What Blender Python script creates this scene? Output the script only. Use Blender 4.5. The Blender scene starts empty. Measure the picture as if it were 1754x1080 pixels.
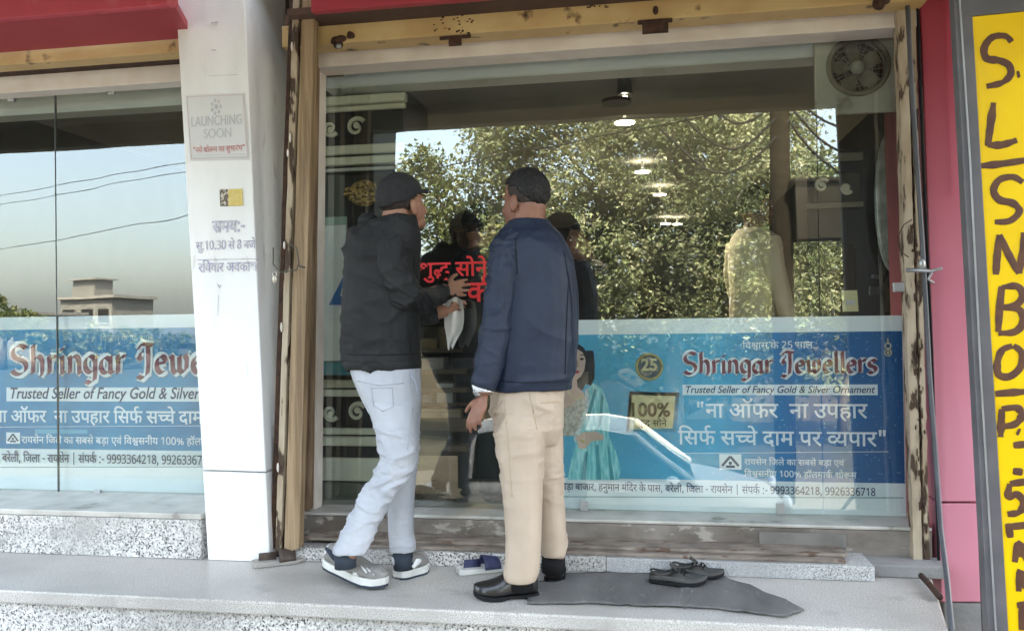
import bpy, bmesh, math, random, json
from mathutils import Vector, Matrix, noise
random.seed(7)
SC = bpy.context.scene
COL = SC.collection
PI = math.pi

# ------------------------------------------------------------------ camera
FPX, PW, PH = 1400.0, 1754.0, 1080.0
EYE = Vector((0.0, 0.0, 1.07))
YAW, PITCH, ROLL = math.radians(9.5), math.radians(0.6), math.radians(0.8)
def _axes():
    z = Vector((0, 0, 1))
    r, u, f = Vector((1, 0, 0)), Vector((0, 0, 1)), Vector((0, 1, 0))
    q = Matrix.Rotation(YAW, 3, z); r, u, f = q @ r, q @ u, q @ f
    q = Matrix.Rotation(PITCH, 3, r); u, f = q @ u, q @ f
    q = Matrix.Rotation(ROLL, 3, f); r, u = q @ r, q @ u
    return r, u, f
AR, AU, AF = _axes()
cam = bpy.data.cameras.new('camera'); cam.sensor_width = 36.0; cam.lens = 36.0 * FPX / PW
cam.clip_start = 0.05; cam.clip_end = 2000
camo = bpy.data.objects.new('camera', cam); COL.objects.link(camo)
m3 = Matrix((AR, AU, -AF)).transposed()
camo.matrix_world = Matrix.Translation(EYE) @ m3.to_4x4()
SC.camera = camo

# ------------------------------------------------------------------ light
SUN_EL, SUN_AZ = math.radians(54), math.radians(24)
w = bpy.data.worlds.new('World'); SC.world = w; w.use_nodes = True
nt = w.node_tree
sky = nt.nodes.new('ShaderNodeTexSky'); sky.sky_type = 'NISHITA'; sky.sun_disc = False
sky.sun_elevation = SUN_EL; sky.sun_rotation = SUN_AZ; sky.dust_density = 5.0; sky.air_density = 1.0; sky.ozone_density = 3.0
bg = nt.nodes['Background']; bg.inputs['Strength'].default_value = 0.15
hz_ = nt.nodes.new('ShaderNodeMix'); hz_.data_type = 'RGBA'; hz_.blend_type = 'ADD'; hz_.inputs['Factor'].default_value = 1.0
hz_.inputs['B'].default_value = (1.0, 1.12, 1.25, 1)      # even milky haze over the whole sky
nt.links.new(sky.outputs['Color'], hz_.inputs['A']); nt.links.new(hz_.outputs['Result'], bg.inputs['Color'])
sd = Vector((math.sin(SUN_AZ) * math.cos(SUN_EL), math.cos(SUN_AZ) * math.cos(SUN_EL), math.sin(SUN_EL)))
sl = bpy.data.lights.new('sun', 'SUN'); sl.energy = 5.0; sl.angle = math.radians(0.5); sl.color = (1.0, 0.94, 0.84)
so = bpy.data.objects.new('sun', sl); COL.objects.link(so)
so.rotation_euler = sd.to_track_quat('Z', 'Y').to_euler()
SC.view_settings.view_transform = 'Standard'; SC.view_settings.look = 'None'
SC.view_settings.exposure = 3.7; SC.view_settings.gamma = 1.0
SC.view_settings.use_white_balance = True; SC.view_settings.white_balance_temperature = 7700; SC.view_settings.white_balance_tint = 8
SC.cycles.use_denoising = True
SC.cycles.max_bounces = 10; SC.cycles.transparent_max_bounces = 16; SC.cycles.glossy_bounces = 5
SC.cycles.sample_clamp_indirect = 6.0

# ------------------------------------------------------------------ photo geometry helpers
def ray(px, py):
    return AR * ((px - PW / 2) / FPX) - AU * ((py - PH / 2) / FPX) + AF
def P(px, py, Y):
    d = ray(px, py); return EYE + d * (Y / d.y)
def PZ(px, py, z=0.0):
    d = ray(px, py); return EYE + d * ((z - EYE.z) / d.z)
GLASS_Y = 3.9
def PV(px, py, D):                      # a point seen mirrored in the shop glass
    p = P(px, py, D); p.y = 2 * GLASS_Y - p.y; return p

# ------------------------------------------------------------------ materials
MATS = {}
def S(c):                               # sRGB 0..255 -> linear
    return tuple(((v / 255) / 12.92 if v / 255 <= 0.04045 else ((v / 255 + 0.055) / 1.055) ** 2.4) for v in c)
def M(name, c1, c2=None, scale=5.0, rough=0.6, bump=0.0, bscale=None, stretch=(1, 1, 1), detail=4.0, metal=0.0,
      spec=0.4, lo=0.35, hi=0.65, c3=None, scale3=20.0, lo3=0.58, hi3=0.68, sheen=0.0, sss=0.0, coat=0.0, dist=0.0, emit=0.0):
    if name in MATS: return MATS[name]
    m = bpy.data.materials.new(name); m.use_nodes = True; MATS[name] = m
    n, l = m.node_tree.nodes, m.node_tree.links
    b = n['Principled BSDF']
    b.inputs['Roughness'].default_value = rough; b.inputs['Metallic'].default_value = metal
    b.inputs['Specular IOR Level'].default_value = spec
    if sheen: b.inputs['Sheen Weight'].default_value = sheen
    if coat: b.inputs['Coat Weight'].default_value = coat
    if sss:
        b.inputs['Subsurface Weight'].default_value = sss; b.inputs['Subsurface Radius'].default_value = (0.012, 0.004, 0.002)
    tc = n.new('ShaderNodeTexCoord'); mp = n.new('ShaderNodeMapping'); mp.inputs['Scale'].default_value = stretch
    l.new(tc.outputs['Object'], mp.inputs['Vector'])
    def nz(sc, det=detail):
        t = n.new('ShaderNodeTexNoise'); t.inputs['Scale'].default_value = sc; t.inputs['Detail'].default_value = det
        t.inputs['Distortion'].default_value = dist
        l.new(mp.outputs['Vector'], t.inputs['Vector']); return t
    def ramp(src, a, bb):
        r = n.new('ShaderNodeMapRange'); r.inputs['From Min'].default_value = a; r.inputs['From Max'].default_value = bb
        l.new(src, r.inputs['Value']); return r.outputs['Result']
    b.inputs['Base Color'].default_value = (*c1, 1)
    if c2:
        t = nz(scale); mx = n.new('ShaderNodeMix'); mx.data_type = 'RGBA'
        mx.inputs['A'].default_value = (*c1, 1); mx.inputs['B'].default_value = (*c2, 1)
        l.new(ramp(t.outputs['Fac'], lo, hi), mx.inputs['Factor']); out = mx.outputs['Result']
        if c3:
            t3 = nz(scale3); m3_ = n.new('ShaderNodeMix'); m3_.data_type = 'RGBA'
            l.new(out, m3_.inputs['A']); m3_.inputs['B'].default_value = (*c3, 1)
            l.new(ramp(t3.outputs['Fac'], lo3, hi3), m3_.inputs['Factor']); out = m3_.outputs['Result']
        l.new(out, b.inputs['Base Color'])
    if bump:
        t = nz(bscale or scale * 4, 6.0); bp = n.new('ShaderNodeBump'); bp.inputs['Strength'].default_value = bump
        bp.inputs['Distance'].default_value = 0.01
        l.new(t.outputs['Fac'], bp.inputs['Height']); l.new(bp.outputs['Normal'], b.inputs['Normal'])
    if emit:
        b.inputs['Emission Color'].default_value = (*c1, 1); b.inputs['Emission Strength'].default_value = emit
    return m

def granite(name, base, dark, light, sc=110.0, rough=0.35):
    m = bpy.data.materials.new(name); m.use_nodes = True; n, l = m.node_tree.nodes, m.node_tree.links
    b = n['Principled BSDF']; b.inputs['Roughness'].default_value = rough
    tc = n.new('ShaderNodeTexCoord')
    def nz(s, d):
        t = n.new('ShaderNodeTexNoise'); t.inputs['Scale'].default_value = s; t.inputs['Detail'].default_value = d
        l.new(tc.outputs['Object'], t.inputs['Vector']); return t.outputs['Fac']
    def rng(src, a, bb):
        r = n.new('ShaderNodeMapRange'); r.inputs['From Min'].default_value = a; r.inputs['From Max'].default_value = bb
        l.new(src, r.inputs['Value']); return r.outputs['Result']
    def mix(f, A, B):
        x = n.new('ShaderNodeMix'); x.data_type = 'RGBA'; l.new(f, x.inputs['Factor'])
        if isinstance(A, tuple): x.inputs['A'].default_value = (*A, 1)
        else: l.new(A, x.inputs['A'])
        x.inputs['B'].default_value = (*B, 1); return x.outputs['Result']
    c = mix(rng(nz(sc, 3), 0.44, 0.56), base, light)
    c = mix(rng(nz(sc * 1.5, 3), 0.54, 0.60), c, dark)
    c = mix(rng(nz(2.2, 6), 0.45, 0.8), c, tuple(v * 0.72 for v in base))
    c = mix(rng(nz(5.5, 8), 0.60, 0.80), c, tuple(v * 0.6 for v in base))
    l.new(c, b.inputs['Base Color']); return m

def glass_mat(name, tint, refl, rough=0.0):
    m = bpy.data.materials.new(name); m.use_nodes = True; n, l = m.node_tree.nodes, m.node_tree.links
    n.remove(n['Principled BSDF']); out = n['Material Output']
    tr = n.new('ShaderNodeBsdfTransparent'); tr.inputs['Color'].default_value = (*tint, 1)
    gl = n.new('ShaderNodeBsdfGlossy'); gl.inputs['Roughness'].default_value = rough; gl.inputs['Color'].default_value = (0.95, 1.0, 0.98, 1)
    fr = n.new('ShaderNodeFresnel'); fr.inputs['IOR'].default_value = 1.5
    ad = n.new('ShaderNodeMath'); ad.operation = 'ADD'; ad.inputs[1].default_value = refl; ad.use_clamp = True
    l.new(fr.outputs['Fac'], ad.inputs[0])
    # faint dust film on the pane
    tc = n.new('ShaderNodeTexCoord'); nzt = n.new('ShaderNodeTexNoise'); nzt.inputs['Scale'].default_value = 1.6; nzt.inputs['Detail'].default_value = 8
    l.new(tc.outputs['Object'], nzt.inputs['Vector'])
    mr = n.new('ShaderNodeMapRange'); mr.inputs['From Min'].default_value = 0.4; mr.inputs['From Max'].default_value = 0.8
    mr.inputs['To Min'].default_value = 0.006; mr.inputs['To Max'].default_value = 0.035
    l.new(nzt.outputs['Fac'], mr.inputs['Value'])
    # slight waviness of the sheet
    n2 = n.new('ShaderNodeTexNoise'); n2.inputs['Scale'].default_value = 2.2; n2.inputs['Detail'].default_value = 1
    l.new(tc.outputs['Object'], n2.inputs['Vector'])
    bp = n.new('ShaderNodeBump'); bp.inputs['Strength'].default_value = 0.05; bp.inputs['Distance'].default_value = 0.02
    l.new(n2.outputs['Fac'], bp.inputs['Height']); l.new(bp.outputs['Normal'], gl.inputs['Normal'])
    mx = n.new('ShaderNodeMixShader'); l.new(ad.outputs[0], mx.inputs['Fac']); l.new(tr.outputs[0], mx.inputs[1]); l.new(gl.outputs[0], mx.inputs[2])
    df = n.new('ShaderNodeBsdfDiffuse'); df.inputs['Color'].default_value = (0.55, 0.6, 0.58, 1)
    m2 = n.new('ShaderNodeMixShader'); l.new(mr.outputs['Result'], m2.inputs['Fac']); l.new(mx.outputs[0], m2.inputs[1]); l.new(df.outputs[0], m2.inputs[2])
    l.new(m2.outputs[0], out.inputs['Surface']); return m

# ------------------------------------------------------------------ object helpers
WL = {}
def tag(o, label=None, cat=None, group=None, kind=None):
    if label: o['label'] = label
    if cat: o['category'] = cat
    if group: o['group'] = group
    if kind: o['kind'] = kind
    return o
def thing(name, label, cat, loc=(0, 0, 0), group=None):
    o = bpy.data.objects.new(name, None); COL.objects.link(o); o.location = loc; o.empty_display_size = 0.1
    WL[o] = Vector(loc); return tag(o, label, cat, group)
def link_mesh(me, name, mat, parent=None, org=None, smooth=False, label=None):
    off = WL[parent] if parent else Vector(org or (0, 0, 0))
    me.transform(Matrix.Translation(-off))
    if mat is not None:
        me.materials.clear()
        for mm in (mat if isinstance(mat, (list, tuple)) else [mat]): me.materials.append(mm)
    me.name = name
    for p in me.polygons: p.use_smooth = smooth
    o = bpy.data.objects.new(name, me); COL.objects.link(o)
    if parent: o.parent = parent
    else: o.location = off
    WL[o] = off.copy()
    if label: o['label'] = label
    return o

class MB:
    def __init__(s): s.v = []; s.f = []; s.mi = []; s.cur = 0
    def add(s, vs, fs):
        k = len(s.v); s.v += [tuple(p) for p in vs]
        for f in fs: s.f.append(tuple(i + k for i in f)); s.mi.append(s.cur)
        return s
    def hexa(s, a):                     # 8 points: 4 front (ccw), 4 back
        return s.add(a, [(0, 1, 2, 3), (7, 6, 5, 4), (0, 4, 5, 1), (1, 5, 6, 2), (2, 6, 7, 3), (3, 7, 4, 0)])
    def box(s, x0, x1, y0, y1, z0, z1):
        return s.hexa([(x0, y0, z0), (x1, y0, z0), (x1, y0, z1), (x0, y0, z1), (x0, y1, z0), (x1, y1, z0), (x1, y1, z1), (x0, y1, z1)])
    def slab(s, a, b, c, d, t):         # front quad (bl, br, tr, tl) thickened away from the viewer
        q = [Vector(x) for x in (a, b, c, d)]; o = Vector((0, t, 0))
        return s.hexa(q + [x + o for x in q])
    def quad(s, a, b, c, d): return s.add([a, b, c, d], [(0, 1, 2, 3)])
    def rings(s, rs, cap=True, closed=False):
        n = len(rs[0]); k = len(s.v)
        for r in rs: s.v += [tuple(p) for p in r]
        m = len(rs)
        for i in range(m if closed else m - 1):
            j = (i + 1) % m
            for a in range(n):
                b = (a + 1) % n
                s.f.append((k + i * n + a, k + i * n + b, k + j * n + b, k + j * n + a)); s.mi.append(s.cur)
        if cap and not closed:
            s.f.append(tuple(k + a for a in reversed(range(n)))); s.mi.append(s.cur)
            s.f.append(tuple(k + (m - 1) * n + a for a in range(n))); s.mi.append(s.cur)
        return s
    def tube(s, path, r, n=8, flat=None, cap=True):
        pts = [Vector(p) for p in path]; rs = r if isinstance(r, (list, tuple)) else [r] * len(pts)
        out = []; ref = None
        for i, p in enumerate(pts):
            t = (pts[min(i + 1, len(pts) - 1)] - pts[max(i - 1, 0)])
            t = t.normalized() if t.length > 1e-9 else Vector((0, 0, 1))
            if ref is None:
                ref = Vector((0, 1, 0)) if abs(t.y) < 0.9 else Vector((1, 0, 0))
            a = t.cross(ref); a = a.normalized() if a.length > 1e-6 else t.orthogonal().normalized()
            b = a.cross(t).normalized(); ref = b
            ring = []
            for k in range(n):
                g = 2 * PI * k / n; ring.append(p + a * (math.cos(g) * rs[i]) + b * (math.sin(g) * rs[i] * (flat or 1)))
            out.append(ring)
        return s.rings(out, cap)
    def ell(s, c, rx, ry, rz, ax=None, nu=20, nv=12):
        c = Vector(c); ax = ax or (Vector((1, 0, 0)), Vector((0, 1, 0)), Vector((0, 0, 1)))
        out = []
        for j in range(1, nv):
            ph = PI * j / nv; ring = []
            for i in range(nu):
                th = 2 * PI * i / nu
                ring.append(c + ax[0] * (rx * math.sin(ph) * math.cos(th)) + ax[1] * (ry * math.sin(ph) * math.sin(th)) - ax[2] * (rz * math.cos(ph)))
            out.append(ring)
        return s.rings(out)
    def disc(s, c, r, ax, ay, az, t, n=28):          # short cylinder
        c = Vector(c); r1 = [c + ax * (r * math.cos(2 * PI * k / n)) + ay * (r * math.sin(2 * PI * k / n)) for k in range(n)]
        return s.rings([r1, [p + az * t for p in r1]])
    def torus(s, c, R, r, ax, ay, n=36, m=8):
        c = Vector(c); az = ax.cross(ay); rs = []
        for i in range(n):
            a = 2 * PI * i / n; d = ax * math.cos(a) + ay * math.sin(a)
            rs.append([c + d * (R + r * math.cos(2 * PI * k / m)) + az * (r * math.sin(2 * PI * k / m)) for k in range(m)])
        return s.rings(rs, closed=True)
    def poly(s, pts, t):                # flat outline (list of points) with thickness vector t
        n = len(pts); t = Vector(t); q = [Vector(p) for p in pts]
        return s.add(q + [p + t for p in q], [tuple(range(n)), tuple(reversed(range(n, 2 * n)))] + [(i, (i + 1) % n, n + (i + 1) % n, n + i) for i in range(n)])
    def mesh(s, name='m', fix=True):
        me = bpy.data.meshes.new(name); me.from_pydata(s.v, [], s.f)
        for i, p in enumerate(me.polygons): p.material_index = s.mi[i]
        if fix:
            bm = bmesh.new(); bm.from_mesh(me); bmesh.ops.recalc_face_normals(bm, faces=bm.faces); bm.to_mesh(me); bm.free()
        me.update(); return me
    def build(s, name, mat, parent=None, org=None, smooth=False, bevel=0.0, label=None, fix=True, segs=2):
        me = s.mesh(name, fix)
        if bevel:
            bm = bmesh.new(); bm.from_mesh(me)
            es = [e for e in bm.edges if len(e.link_faces) == 2 and e.calc_face_angle(0) > 0.5]
            bmesh.ops.bevel(bm, geom=es, offset=bevel, segments=segs, affect='EDGES', profile=0.5, clamp_overlap=True)
            bm.to_mesh(me); bm.free()
        return link_mesh(me, name, mat, parent, org, smooth, label)

def evaluated(me, mods):
    o = bpy.data.objects.new('tmp', me); COL.objects.link(o)
    for ty, kw in mods:
        md = o.modifiers.new(ty, ty)
        for k, v in kw.items(): setattr(md, k, v)
    dg = bpy.context.evaluated_depsgraph_get(); dg.update()
    r = bpy.data.meshes.new_from_object(o.evaluated_get(dg))
    bpy.data.objects.remove(o); return r
def fused(mb, voxel=0.006, it=4, fold=None, name='m'):
    """many closed shapes -> one continuous skin"""
    me = evaluated(mb.mesh(), [('REMESH', dict(mode='VOXEL', voxel_size=voxel)), ('SMOOTH', dict(factor=0.5, iterations=it))])
    if fold:
        nrm = [v.normal.copy() for v in me.vertices]
        for v, nn in zip(me.vertices, nrm): v.co += nn * fold(v.co.copy(), nn)
        me.update()
    return me

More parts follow.
